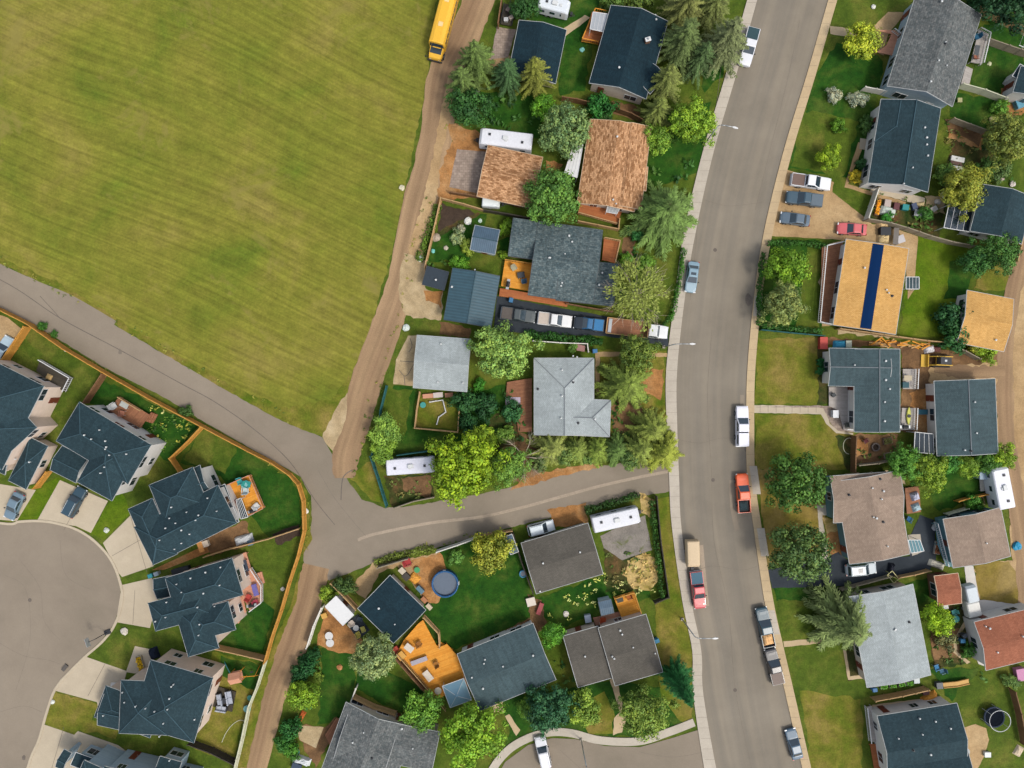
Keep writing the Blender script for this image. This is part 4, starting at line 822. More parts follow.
def rnd_dir(rg, n):
    v = rg.normal(size=(n, 3)); return v / np.linalg.norm(v, axis=1)[:, None]
def broadleaf(seed, clumps=46, per=110, leaf=.047, lump=.25, flat=.8, gap=.0, cr0=.16, cr1=.33):
    """crown of unit radius centred at 0, separate leafy boughs over a lumpy dome"""
    rg = np.random.default_rng(seed); ph = rg.uniform(0, 6.28, 8)
    i = np.arange(clumps) + .5; zz = 1 - 1.5 * i / clumps; az = i * 2.39996 + rg.uniform(-.5, .5, clumps)
    rr = np.sqrt(np.clip(1 - zz ** 2, 0, 1)); dirs = np.stack([rr * np.cos(az), rr * np.sin(az), zz], 1)
    f = 1 + lump * (np.sin(3 * az + ph[0]) * .5 + np.sin(5 * az + ph[1] + 3 * zz) * .45 + np.sin(2 * az + ph[2]) * .4) * rr
    rad = rg.uniform(.52, .92, clumps) * f; cen = dirs * rad[:, None] * np.array([1, 1, flat])
    cr = rg.uniform(cr0, cr1, clumps); ct = rg.uniform(.62, 1.35, clumps)
    keep = rg.random(clumps) > gap; cen, cr, ct = cen[keep], cr[keep], ct[keep]
    n2 = 8; cen = np.concatenate([cen, rnd_dir(rg, n2) * .3 * np.array([1, 1, .5]) - np.array([0, 0, .15])]); cr = np.concatenate([cr, np.full(n2, .3)]); ct = np.concatenate([ct, rg.uniform(.6, .9, n2)])  # inner boughs get a darker tone: crown shade painted into the leaves
    K_ = len(cen); w_ = (cr / cr.mean()) ** 1.6; idx = np.repeat(np.arange(K_), np.maximum(20, (per * w_)).astype(int)); N = len(idx); d_ = rnd_dir(rg, N)
    lob = 1 + .28 * np.sin(4 * np.arctan2(d_[:, 1], d_[:, 0]) + idx * 1.7) * np.cos(3 * d_[:, 2] + idx)
    r_ = cr[idx] * (rg.random(N) ** .33) * lob * rg.uniform(.85, 1.2, N)
    c = cen[idx] + d_ * r_[:, None] * np.array([1, 1, .75])
    nr = d_ * 1.0 + cen[idx] * .35 + rnd_dir(rg, N) * .45 + np.array([0, 0, .15])
    up = rnd_dir(rg, N); sz = rg.uniform(.6, 1.4, N) * leaf
    tn = ct[idx] * rg.uniform(.8, 1.2, N); hue = rg.normal(0, .08, N) + (ct[idx] - 1) * .2
    tone = np.stack([tn * (1 + hue), tn, tn * (1 - hue)], 1)
    return quads_mesh('crown', c, nr, up, sz * .75, sz, tone, M['leaf'], .25)
def conifer(seed, levels=12, droop=.25, height=2.6, spray=.10, wide=1.0, dens=13, nb0=8):
    rg = np.random.default_rng(seed); C_, N_, U_, X_, Y_, T_ = [], [], [], [], [], []
    for k in range(levels):
        t = (k + rg.uniform(0, .6)) / levels; z = height * (.12 + .88 * t); Lb = (1 - t) ** .75 * wide + .06
        nb = int(rg.integers(nb0 - 1, nb0 + 2) - 3 * t); a0 = rg.uniform(0, 6.28)
        for j in range(nb):
            a = a0 + j * 2 * math.pi / nb + rg.uniform(-.25, .25); L = Lb * rg.uniform(.68, 1.15)
            u = np.array([math.cos(a), math.sin(a), 0]); s_ = np.array([-math.sin(a), math.cos(a), 0]); bt = rg.uniform(.62, 1.4); dz = rg.uniform(-.08, .08)
            n = max(5, int(dens * (L + .3))); bend = rg.uniform(-.12, .12)
            for q in range(n):
                f = (q + rg.uniform(.2, 1)) / n
                p = u * L * f + s_ * bend * f * f * L + np.array([0, 0, z + dz - droop * L * f * f + .06 * L])
                for sg in (-1, 1, 0):
                    sl_ = spray * (1.25 - .8 * f) * (.55 + .75 * L) * (1 if sg else .9)
                    dr = u * rg.uniform(.7, 1.1) + s_ * sg * rg.uniform(.5, .85) + np.array([0, 0, -droop * f - .1 + rg.uniform(-.1, .15)])
                    dr = dr / np.linalg.norm(dr)
                    C_.append(p + dr * sl_ * .8); N_.append(np.array([0, 0, 1]) + rnd_dir(rg, 1)[0] * .4 + s_ * sg * .35 + u * .2); U_.append(dr); Y_.append(sl_ * rg.uniform(.8, 1.2)); X_.append(sl_ * rg.uniform(.2, .3))
                    tt = bt * rg.uniform(.75, 1.25); T_.append((tt * 1.02, tt, tt * .95))
    return quads_mesh('crown', np.array(C_), np.array(N_), np.array(U_), np.array(X_), np.array(Y_), np.array(T_), M['needle'], .2)
def trunk_mesh(seed, h=1.0, limbs=6, r=.07, bark='bark', spread=.7, conif=False, twigs=0):
    rs = random.Random(seed); m = MB(); m.local = True
    pts = [Vector((rs.uniform(-.02, .02) * i, rs.uniform(-.02, .02) * i, h * i / 5)) for i in range(6)]
    for i in range(5): m.tube(pts[i], pts[i + 1], r * (1 - .17 * i), r * (1 - .17 * (i + 1)), 7, M[bark], cap=(i in (0, 4)))
    if not conif:
        for i in range(limbs):
            a = i * 2 * math.pi / limbs + rs.uniform(-.3, .3); z0 = h * rs.uniform(.45, .85)
            p = Vector((0, 0, z0)); q = p + Vector((math.cos(a) * spread * .5, math.sin(a) * spread * .5, h * .22)); e = q + Vector((math.cos(a + .2) * spread * .45, math.sin(a + .2) * spread * .45, h * .12))
            m.tube(p, q, r * .5, r * .32, 6, M[bark]); m.tube(q, e, r * .32, r * .1, 5, M[bark])
            for k in range(twigs):
                aa = a + rs.uniform(-.9, .9); g = q + (e - q) * rs.random(); m.tube(g, g + Vector((math.cos(aa) * .35 * spread, math.sin(aa) * .35 * spread, rs.uniform(0, .15))), r * .14, r * .04, 4, M[bark])
    return m
PROTO = {}
def proto_tree(kind, name, crown, trunk, zc):
    o = empty(name, (0, 0, -50)); c = bpy.data.objects.new('crown', crown); sc.collection.objects.link(c); c.parent = o
    c['_tint'] = 1; c.location = (0, 0, zc)
    t = trunk.build('trunk', o, smooth=True); t.parent = o
    PROTO.setdefault(kind, []).append(o)
for sd in range(3):
    proto_tree('broad', 'broadleaf_tree', broadleaf(sd + 1), trunk_mesh(sd, .95), 1.05)
for sd in range(2):
    proto_tree('big', 'broadleaf_tree', broadleaf(sd + 21, 88, 105, .034, .3, .75, .06, .11, .25), trunk_mesh(sd + 9, .95), 1.0)
for sd in range(2):
    proto_tree('round', 'broadleaf_tree', broadleaf(sd + 41, 95, 85, .036, .1, .85, 0, .12, .23), trunk_mesh(sd + 12, .95), 1.05)
for sd in range(2):
    proto_tree('bush', 'bush', broadleaf(sd + 31, 24, 80, .07, .3, .8, 0, .2, .38), trunk_mesh(sd + 30, .5, 4, .05), .6)
for sd in range(3):
    proto_tree('spruce', 'spruce_tree', conifer(sd + 5, 15, nb0=10, spray=.095, dens=12), trunk_mesh(sd, 2.5, conif=True, r=.07), 0)
for sd in range(2):
    proto_tree('star', 'conifer_tree', conifer(sd + 15, 11, .38, 1.6, .11, wide=1.05, dens=12, nb0=12), trunk_mesh(sd, 1.6, conif=True, r=.07), 0)
proto_tree('slim', 'spruce_tree', conifer(55, 24, .12, 5.2, .15, dens=9), trunk_mesh(5, 5.0, conif=True, r=.1), 0)
def sparse(seed):
    rg = np.random.default_rng(seed); cs, us = [], []
    for b in range(19):
        a = b * .3307 + rg.uniform(-.16, .16); L = rg.uniform(.65, 1.1)
        for k in range(9):
            f = rg.uniform(.18, 1) * L; aa = a + rg.uniform(-.22, .22); n = 15
            p = np.array([math.cos(aa) * f, math.sin(aa) * f, .3 - .3 * f * f]); c = p + rg.normal(0, .055, (n, 3)); cs.append(c); us.append(np.tile([math.cos(aa), math.sin(aa), -.2], (n, 1)))
    c = np.concatenate(cs); u = np.concatenate(us) + rnd_dir(rg, len(c)) * .6; n_ = np.array([0, 0, 1]) + rnd_dir(rg, len(c)) * .7
    t = rg.uniform(.6, 1.35, len(c)); return quads_mesh('crown', c, n_, u, t * .014 + .006, t * .032 + .012, np.stack([t, t, t * .9], 1), M['leaf'], .2)
proto_tree('sparse', 'sparse_tree', sparse(3), trunk_mesh(77, 1.0, 15, .045, 'bark_pale', 1.0, twigs=7), 1.15)
deadc = trunk_mesh(78, .9, 9, .05, 'bark_pale', 1.0, twigs=9)

CNT = {}
def tint(c):   # greyer greens
    g = sum(c) / 3; return tuple(max(0, x + (g - x) * .14) for x in c)
def tree(px, py, r_px, kind, col, label, zs=1.0, asp=1.0, rot=None, group=None, tilt=None):
    pl = PROTO[kind]; i = CNT.get(kind, 0); CNT[kind] = i + 1; p0 = pl[i % len(pl)]
    r = r_px * S
    r *= {'spruce': 1.12, 'star': 1.2, 'round': 1.12, 'broad': 1.05}.get(kind, 1.0)
    zc = {'spruce': 1.0, 'star': .8, 'slim': 2.4, 'bush': .6}.get(kind, 1.0) * r * zs
    r *= (H - zc) / H; g = G(px, py, zc)
    rs = random.Random(px * 7 + py)
    nm = {'broad': 'broadleaf tree', 'big': 'broadleaf tree', 'round': 'broadleaf tree', 'bush': 'bush', 'spruce': 'spruce', 'star': 'conifer', 'slim': 'spruce', 'sparse': 'tree'}[kind]
    o = dup(p0, g, rot if rot is not None else rs.uniform(0, 6.28), label, C(*tint(col), {'spruce': 1.0, 'star': 1.3, 'round': 1.55, 'big': 1.75, 'broad': 1.75, 'sparse': 1.5}.get(kind, 1.7)), (r, r * asp, r * zs))
    o.name = {'bush': 'bush', 'spruce': 'spruce_tree', 'slim': 'spruce_tree', 'star': 'conifer_tree', 'sparse': 'sparse_tree'}.get(kind, 'broadleaf_tree')
    o['category'] = 'bush' if kind == 'bush' else 'tree'
    if group: o['group'] = group
    return o
GY, GB, GD, GM, GG, GO, GS = (132, 156, 38), (92, 148, 30), (48, 92, 34), (82, 124, 44), (112, 142, 76), (120, 128, 44), (150, 158, 120)
NR = 'trees of the neighbourhood gardens'
TREES = [
 (476, 62, 22, 'spruce', (112, 142, 62), 'pale green spruce nearest the dirt lane, above its darker neighbours'), (463, 84, 18, 'spruce', (110, 138, 62), 'pale spruce overhanging the dirt lane between a taller spruce and a dark bushy tree'),
 (469, 108, 21, 'broad', GD, 'dark bushy tree at the lane left of the white camper'), (508, 76, 18, 'spruce', (80, 122, 66), 'blue green spruce at the foot of the small navy garage'),
 (534, 76, 20, 'spruce', (142, 150, 52), 'yellowing spruce against the small navy garage wall'), (544, 108, 13, 'broad', GB, 'small bright green tree between yellowing spruce and grey green tree'),
 (565, 131, 25, 'round', GG, 'round grey green tree above the white patio canopy'), (599, 106, 15, 'bush', (40, 104, 34), 'deep green bush beneath the big navy roof corner'),
 (524, 8, 14, 'broad', GD, 'dark tree at the top edge above the small navy garage'), (684, 10, 24, 'spruce', (138, 146, 70), 'yellow green spruce at the top edge right of the navy house'),
 (682, 44, 25, 'spruce', (112, 136, 70), 'tall spruce against the right side of the navy house'), (724, 44, 26, 'spruce', (134, 148, 92), 'greyish spruce nearest the street at the top'), (712, 8, 20, 'spruce', (128, 142, 68), 'spruce at the top edge close to the street'),
 (700, 60, 18, 'spruce', (92, 124, 66), 'darker spruce in the middle of the top street side clump'), (664, 84, 21, 'spruce', (134, 148, 66), 'light spruce at the lower right corner of the navy roof'), (656, 113, 17, 'spruce', (128, 144, 60), 'small spruce above the cedar shake house'),
 (692, 122, 25, 'big', (122, 158, 34), 'bright lime tree near the street beside the upper lamp'), (656, 140, 15, 'broad', (112, 150, 38), 'lime tree touching the cedar shake house corner'),
 (553, 198, 27, 'round', (92, 138, 50), 'round leafy tree between the two cedar shake roofs'), (666, 213, 33, 'star', (104, 136, 60), 'wide drooping tree between the cedar shake house and the street'),
 (637, 294, 34, 'sparse', (128, 140, 58), 'sparse tree with pale spreading limbs above the flatbed truck'), (517, 240, 9, 'bush', (112, 146, 22), 'long bright hedge bush beside the charcoal roof'), (519, 230, 7, 'bush', (112, 146, 22), 'small bright bush at the top of the hedge by the charcoal roof'), (506, 227, 8, 'bush', (104, 144, 26), 'bright bush at the upper right of the blue grey shed'),
 (457, 238, 8, 'bush', (132, 150, 92), 'pale shrub in the middle of the small round lawn bed'), (467, 247, 8, 'bush', (128, 150, 44), 'lime shrub in the small round lawn bed'), (461, 229, 5, 'bush', (160, 160, 130), 'silvery shrub topmost in the lawn bed'), (459, 264, 9, 'bush', GB, 'green bush just above the ribbed blue garage'), (503, 255, 5, 'bush', (110, 144, 26), 'little bush at the corner of the orange deck steps'),
 (503, 352, 32, 'big', (126, 160, 66), 'large light green tree between the light grey garage and light grey house'), (385, 432, 15, 'broad', (122, 158, 54), 'light green tree beside the teal fence above the corner camper'), (383, 451, 13, 'broad', (116, 152, 40), 'lower light green tree at the corner of the white camper'),
 (463, 468, 38, 'big', (128, 158, 22), 'largest lime tree beside the alley next to the white camper'), (482, 442, 16, 'broad', (128, 156, 30), 'lime tree crown above the largest lime tree'), (510, 466, 22, 'big', (104, 144, 48), 'green tree left of the bare dead tree'),
 (626, 384, 26, 'star', (120, 142, 50), 'star shaped light conifer right of the light grey house'), (637, 354, 22, 'big', (98, 120, 40), 'olive tree below the flatbed truck'),
 (552, 447, 20, 'star', (140, 152, 66), 'leftmost light conifer of the row above the alley'), (577, 449, 16, 'star', (128, 148, 56), 'second conifer in the row above the alley'), (597, 449, 16, 'star', (124, 148, 48), 'third conifer in the row above the alley'), (617, 450, 16, 'star', (100, 132, 56), 'darker fourth conifer in the row above the alley'), (640, 449, 19, 'star', (132, 150, 58), 'fifth conifer of the alley row near the street'), (664, 452, 20, 'star', (150, 162, 50), 'yellow green tree on the street corner of the alley'), (651, 430, 20, 'star', (134, 150, 56), 'conifer above the street end of the alley row'),
 (504, 434, 10, 'bush', (108, 146, 48), 'light bush above the dead tree'), (512, 412, 12, 'bush', (52, 104, 52), 'dark bush beside the brown boardwalk deck'), (479, 385, 7, 'bush', (64, 134, 34), 'vivid green bush below the big light green tree'), (466, 402, 14, 'bush', (44, 90, 40), 'dark bush right of the small fenced pen'), (470, 425, 13, 'bush', (38, 84, 38), 'dark bush between the pen and the largest lime tree'), (486, 405, 14, 'bush', (36, 80, 36), 'dark green bush in the middle of the dark yard'), (573, 347, 6, 'bush', (96, 134, 50), 'tiny bush on the strip above the light grey house'),
 (327, 593, 9, 'bush', (122, 150, 32), 'yellow green bush behind the little white shed'), (344, 586, 11, 'bush', (64, 92, 36), 'dark bush between the tan board fence and alley'), (374, 657, 21, 'round', (138, 158, 92), 'grey green round tree below the diamond garage'), (422, 709, 20, 'broad', (96, 144, 40), 'green tree left of the blue gazebo'),
 (472, 736, 35, 'big', (118, 160, 32), 'large bright tree at the bottom edge below the gazebo'), (491, 552, 21, 'broad', (146, 152, 40), 'yellow green tree behind the pool lawn'), (457, 557, 8, 'bush', (96, 144, 54), 'small bush between the pool and the yellow green tree'), (552, 634, 13, 'broad', (86, 146, 34), 'small round tree between slate roof and duplex'),
 (549, 709, 26, 'big', (50, 98, 58), 'dark green street tree above the white car'), (528, 708, 11, 'broad', (104, 148, 46), 'light green tree left of the dark street tree'), (584, 708, 18, 'broad', (128, 158, 48), 'pale lime tree below the duplex left half'), (644, 714, 28, 'big', (116, 142, 48), 'olive tree at the lower court edge'),
 (303, 695, 15, 'broad', (122, 158, 30), 'lime tree beside the rutted lane'), (305, 668, 13, 'bush', (30, 82, 34), 'dark hedge bush beside the upper rutted lane'), (298, 680, 9, 'bush', (34, 86, 36), 'dark bush above the lime tree by the rutted lane'), (313, 654, 8, 'bush', (34, 84, 34), 'dark bush at the foot of the white board fence'), (290, 728, 12, 'bush', (40, 98, 34), 'dark hedge bush left of the tan patio'), (283, 744, 10, 'bush', (52, 108, 32), 'lower hedge bush by the rutted lane'), (292, 750, 9, 'bush', (72, 128, 30), 'bright bush at the end of the lane hedge'), (318, 676, 6, 'bush', (110, 136, 40), 'small bright bush by the orange rimmed bed'),
 (861, 42, 18, 'broad', (156, 170, 36), 'yellow green tree before the mottled grey house'), (834, 96, 8, 'bush', (164, 168, 136), 'silvery shrub nearer the street on the dark lawn'), (858, 99, 9, 'bush', (154, 162, 132), 'silvery shrub nearer the blue slate house'), (829, 158, 12, 'broad', (130, 160, 24), 'small bright lime tree alone on the dark lawn'), (838, 125, 8, 'bush', (84, 128, 24), 'low green shrub on the dark lawn'), (866, 124, 8, 'bush', (72, 108, 44), 'shrub against the blue slate house front'), (855, 176, 7, 'bush', (184, 166, 30), 'yellow flowering bush beside the dirt walk'), (864, 164, 7, 'bush', (50, 96, 46), 'dark bush between entry slab and yellow bush'),
 (787, 267, 20, 'broad', (108, 148, 28), 'bright green tree with pointed leaves near the golden house walk'), (783, 304, 23, 'big', (122, 136, 66), 'olive grey tree below the bright pointed tree'), (964, 188, 25, 'big', (138, 144, 40), 'olive tree left of the tarp patched roof'), (1006, 138, 26, 'big', (110, 122, 44), 'large olive tree at the upper right edge'), (998, 252, 23, 'big', (66, 110, 38), 'dark green tree at the right edge below the tarp patched roof'), (975, 262, 15, 'broad', (56, 104, 40), 'dark bushy tree left of the right edge tree'),
 (950, 316, 16, 'bush', (40, 86, 40), 'upper dark hedge bush beside the golden garage'), (956, 336, 17, 'bush', (46, 96, 40), 'lower dark hedge bush beside the golden garage'), (986, 350, 12, 'bush', (130, 162, 30), 'bright bush below the golden garage corner'), (974, 346, 9, 'bush', (142, 150, 40), 'yellowish bush left of the bright bush by the golden garage'), (1010, -4, 34, 'big', (34, 72, 38), 'dark tree mass at the upper right corner'), (975, 5, 10, 'bush', (44, 92, 44), 'dark bush right of the mottled grey roof'),
 (904, 464, 19, 'big', (88, 142, 44), 'green tree right of the gravel yard of the white patio house'), (928, 472, 21, 'big', (120, 148, 34), 'yellow green tree in the middle of the back hedge'), (948, 462, 12, 'broad', (72, 136, 44), 'small green tree under the slate garage edge'), (965, 466, 12, 'broad', (118, 152, 36), 'lime tree under the slate garage middle'), (986, 462, 12, 'broad', (72, 118, 34), 'dark green tree right of the lime tree under the slate garage'), (1002, 457, 13, 'broad', (128, 160, 30), 'lime tree just above the long white camper'),
 (795, 483, 29, 'round', (76, 118, 40), 'round dark street tree level with the orange pickup'), (799, 552, 29, 'round', (88, 118, 54), 'round olive street tree above the dark driveway'), (848, 625, 32, 'star', (122, 142, 76), 'big leaning spruce over the pale grey roof corner'), (937, 618, 15, 'broad', (142, 178, 24), 'bright lime tree right of the pale grey roof'), (969, 650, 8, 'bush', (70, 122, 40), 'green bush beside the rust shingled house'), (945, 638, 11, 'bush', (110, 112, 64), 'half bare brown bush below the bright lime tree'), (1011, 681, 8, 'bush', (104, 136, 60), 'pale shrub below the rust shingled roof'), (821, 362, 5, 'bush', (26, 94, 42), 'clipped emerald hedge before the slate roofed house'), (821, 370, 5, 'bush', (30, 98, 42), 'clipped emerald hedge lower half'),
 (945, 174, 12, 'bush', (92, 128, 46), 'bush behind the blue slate house'), (985, 170, 11, 'bush', (76, 116, 46), 'bush above the tarp patched roof'), (1000, 108, 9, 'bush', (90, 140, 36), 'bright bush on the orange soil near the right edge'), (185, 412, 8, 'bush', (64, 96, 36), 'bush in the upper corner of the flowery back yard'), (42, 326, 5, 'bush', (58, 110, 30), 'small bush outside the golden fence by the alley'), (54, 334, 4, 'bush', (62, 110, 34), 'smaller bush outside the golden fence by the alley'),
 (972, 502, 9, 'bush', (70, 128, 34), 'garden bush above the tan garage'), (925, 214, 8, 'bush', (62, 112, 38), 'green bush in the cluttered side garden'), (886, 218, 6, 'bush', (60, 140, 40), 'bright green bush at the white cold frame'), (1000, 172, 12, 'bush', (90, 118, 56), 'bush among stones above the tarp patched roof'), (566, 453, 12, 'broad', (104, 130, 56), 'small leafy tree between the first and second conifer of the alley row'), (588, 456, 10, 'bush', (98, 128, 50), 'bush under the second conifer of the alley row'), (629, 456, 12, 'broad', (92, 122, 52), 'leafy tree between the fourth and fifth conifer of the alley row'), (540, 462, 10, 'bush', (100, 122, 62), 'bush right of the bare dead tree trunk'),
 (612, 2, 13, 'bush', (78, 108, 36), 'hedge bush at the top edge above the orange deck'), (640, -2, 14, 'bush', (98, 122, 46), 'hedge bush at the top edge above the navy roof'), (606, 118, 8, 'bush', (50, 92, 34), 'bush between the navy house and the cedar shake house'), (636, 234, 9, 'bush', (42, 104, 44), 'dark shrub at the lower corner of the cedar shake house'), (627, 260, 8, 'bush', (92, 140, 34), 'bright shrub beside the charcoal roof deck'), (645, 262, 9, 'bush', (98, 142, 40), 'bright shrub left of the street side lawn'), (530, 482, 0, 'bush', (0, 0, 0), '')]
for t_ in TREES:
    if t_[2] <= 0: continue
    px, py, r_, kd, col, lab = t_
    tree(px, py, r_, kd, col, lab, zs={'spruce': 1.0, 'star': 1.0}.get(kd, 1.0), asp={(385, 432): 1.2, (517, 240): 1.0}.get((px, py), 1.0), group=NR if kd != 'bush' else 'bushes and shrubs in the yards')
# narrow spruce seen from its side near the lower court
o = dup(PROTO['slim'][0], G(671, 668), 0.4, 'tall slim dark spruce at the lower court corner', C(40, 104, 50, 1.2), (2.5, 2.5, 2.35)); o.name = 'spruce_tree'; o['category'] = 'tree'; o['group'] = NR
dt = empty('dead_tree', G(524, 457, 3), 0, 'bare dead tree with white branches beside the alley', 'dead tree'); ob = deadc.build('trunk', dt, smooth=True); dt.scale = (3.8, 3.8, 4.2); dt.location.z = 0
def drop(o):
    for ch in list(o.children): drop(ch)
    bpy.data.objects.remove(o)
for l_ in PROTO.values():
    for o in l_: drop(o)

# low growth nobody could count
def growth(name, areas, dens, size, cols, seed, label, z=0.05, mat='leaf'):
    rg = np.random.default_rng(seed); cs = []; tn = []
    for poly in areas:
        q = np.array(poly, float); lo, hi = q.min(0), q.max(0); ar = (hi - lo).prod() * S * S; n = int(ar * dens)
        pts = rg.uniform(lo, hi, (n, 2)); ins = np.zeros(n, bool); j = len(q) - 1
        for i in range(len(q)):
            xi, yi = q[i]; xj, yj = q[j]
            c = ((yi > pts[:, 1]) != (yj > pts[:, 1])) & (pts[:, 0] < (xj - xi) * (pts[:, 1] - yi) / (yj - yi + 1e-9) + xi); ins ^= c; j = i
        pts = pts[ins]
        clump = np.sin(pts[:, 0] * .9 + seed) * np.cos(pts[:, 1] * 1.1 + seed) + rg.uniform(-1, 1, len(pts)); pts = pts[clump > -.3]
        k = 7; c = np.repeat(pts, k, 0); w_ = np.stack([(c[:, 0] - 512) * S, (384 - c[:, 1]) * S], 1) + rg.normal(0, size * .8, (len(c), 2))
        cs.append(np.concatenate([w_, rg.uniform(.02, size * 1.5, (len(c), 1)) + z], 1))
        ci = rg.integers(0, len(cols), len(pts)); cc = np.array([C(*x, 1.6)[:3] for x in cols])[ci]; tn.append(np.repeat(cc, k, 0) * rg.uniform(.7, 1.3, (len(c), 1)))
    c = np.concatenate(cs); t = np.concatenate(tn); N = len(c); s_ = rg.uniform(.5, 1.2, N) * size
    me = quads_mesh(name, c, rnd_dir(rg, N) * .8 + np.array([0, 0, 1]), rnd_dir(rg, N), s_ * .5, s_, t, M[mat], .2)
    o = bpy.data.objects.new(name, me); sc.collection.objects.link(o); o.color = (1, 1, 1, 1)
    return tag(o, label, 'plants', None, 'stuff')
growth('garden_plants', [[(155, 400), (196, 426), (170, 458), (150, 440), (148, 415)]], 1.6, .26, [(60, 96, 30), (90, 120, 40), (150, 150, 60), (50, 80, 30)], 1, 'leafy flower bed plants in the fenced back yard')
growth('flowers', [[(548, 590), (605, 570), (640, 560), (655, 590), (600, 600), (570, 626), (548, 618)], [(150, 402), (172, 410), (168, 440), (150, 425)]], .35, .2, [(196, 200, 96), (206, 204, 130)], 2, 'pale yellow flowers scattered over the garden beds', .2)
growth('garden_plants', [[(606, 545), (640, 556), (650, 594), (606, 592)], [(386, 478), (434, 476), (432, 498), (392, 504)], [(930, 606), (962, 606), (964, 664), (936, 664)], [(875, 194), (944, 206), (940, 240), (870, 218)], [(946, 120), (984, 134), (980, 186), (942, 186)], [(856, 436), (897, 436), (897, 462), (856, 464)]], .8, .26, [(60, 90, 30), (96, 110, 50), (120, 112, 60)], 3, 'mixed low plants filling the garden beds')
growth('weeds', [[(0, 312), (30, 327), (105, 375), (200, 428), (200, 423), (105, 368), (30, 321), (0, 305)], [(250, 450), (300, 476), (312, 500), (312, 540), (303, 556), (306, 520), (300, 484), (250, 456)], [(0, 256), (100, 306), (200, 366), (290, 412), (290, 424), (200, 376), (100, 316), (0, 264)], [(449, 90), (440, 160), (403, 262), (398, 320), (372, 380), (360, 440), (352, 480), (358, 482), (380, 400), (404, 310), (424, 240), (446, 150)], [(375, 556), (440, 540), (520, 522), (520, 528), (440, 548), (376, 564)]], 1.1, .14, [(110, 120, 40), (140, 136, 60), (80, 100, 34)], 4, 'weeds along the fences and lane edges')
growth('undergrowth', [[(465, 396), (512, 384), (530, 436), (520, 470), (470, 440)], [(480, 92), (545, 100), (545, 136), (484, 124)], [(600, 236), (640, 240), (632, 320), (612, 310)], [(556, 664), (566, 660), (580, 692), (566, 694)], [(430, 262), (470, 262), (448, 270), (430, 268)], [(532, 20), (575, 4), (560, 30)], [(302, 655), (322, 650), (306, 735), (284, 765)], [(925, 690), (1000, 672), (975, 680), (945, 690)], [(900, 210), (940, 215), (935, 235), (905, 228)], [(600, 395), (665, 400), (665, 440), (615, 440)], [(970, 130), (1024, 150), (1010, 185), (985, 180)], [(650, 130), (690, 145), (690, 185), (652, 180)]], .45, .42, [(34, 70, 26), (52, 92, 32), (70, 104, 38)], 6, 'low undergrowth in the shady yard corners')
growth('flowers', [[(560, 594), (604, 576), (618, 590), (596, 604), (575, 606)]], 1.1, .16, [(206, 210, 110), (196, 204, 120)], 12, 'pale flowers dotted on the lawn under the taupe grey roof', .15)
growth('reeds', [[(628, 560), (645, 552), (658, 560), (660, 580), (650, 590), (632, 588), (624, 574)], [(641, 494), (655, 500), (654, 516)]], 2.6, .24, [(200, 172, 110), (176, 150, 84), (150, 140, 70)], 5, 'straw coloured dry reeds beside the grey gravel pad')

def hedge(pts, wd, h, col, label, seed=1, den=70):
    rg = np.random.default_rng(seed); cl = [P(x, y, h * .6) for x, y in pts]; root = empty('hedge', (cl[0].x, cl[0].y, 0), 0, label, 'hedge', 'hedges along the plots'); cs = []; ns = []; m = MB()
    for a, b in zip(cl, cl[1:]):
        L = (b - a).length; n = int(L * den * wd * 1.2); t = rg.random(n); d_ = rnd_dir(rg, n); ax = (b - a).normalized(); sd = np.array([-ax.y, ax.x, 0])
        base = np.array([a.x, a.y, 0])[None] + np.array([ax.x, ax.y, 0])[None] * (t * L)[:, None]
        w_ = wd * .5 * (1 + .25 * np.sin(t * L * 1.9 + seed))
        c = base + sd[None] * (d_[:, 0] * w_)[:, None]; c[:, 2] = h * .55 + d_[:, 2] * h * .45 + rg.uniform(-.08, .08, n); cs.append(c); ns.append(np.stack([sd[0] * d_[:, 0], sd[1] * d_[:, 0], np.abs(d_[:, 2])], 1))
        for k in range(int(L / .8) + 1): q = a + (b - a) * min(1, k * .8 / L); m.tube((q.x, q.y, 0), (q.x, q.y, h * .6), .05, .03, 5, M['bark'])
    c = np.concatenate(cs) - np.array([cl[0].x, cl[0].y, 0]); nn = np.concatenate(ns) + rnd_dir(rg, len(c)) * .5; t = rg.uniform(.65, 1.35, len(c)) * (1 + .2 * np.sin(c[:, 0] * 1.7 + c[:, 1] * 1.3))
    me = quads_mesh('leaves', c, nn, rnd_dir(rg, len(c)), t * .05 + .05, t * .06 + .09, np.stack([t, t, t * .9], 1), M['leaf'], .2)
    o = bpy.data.objects.new('leaves', me); sc.collection.objects.link(o); o.parent = root; o.color = C(*col, 1.9); m.build('stems', root)
hedge([(684, 248), (679, 285), (672, 316), (660, 330), (640, 322)], .9, 1.2, (52, 92, 26), 'hedge bending along the street walk beside the sparse tree', 1)
hedge([(438, 205), (428, 235), (419, 261)], 1.4, .8, (74, 98, 30), 'low clipped hedge between the dirt lane and the tan fence', 2)
hedge([(768, 243), (800, 243), (828, 246)], 1.0, 1.0, (46, 84, 26), 'hedge along the top of the golden house front lawn', 3)
hedge([(764, 252), (760, 290), (760, 326)], 1.0, 1.0, (46, 86, 26), 'hedge on the street side of the golden house front lawn', 4)
hedge([(762, 326), (792, 329), (822, 331)], 1.0, 1.0, (40, 78, 26), 'hedge along the bottom of the golden house front lawn', 5)
hedge([(524, 334), (560, 338), (602, 342)], 1.5, .9, (38, 76, 26), 'dark hedge along the lower edge of the truck driveway', 6)
hedge([(585, 511), (610, 504), (640, 495)], 1.2, 1.4, (44, 72, 30), 'dark hedge along the alley behind the white camper trailer', 7)
hedge([(652, 500), (657, 545), (663, 598)], 1.1, 1.3, (48, 82, 28), 'hedge inside the dark fence of the reed bed yard', 8)
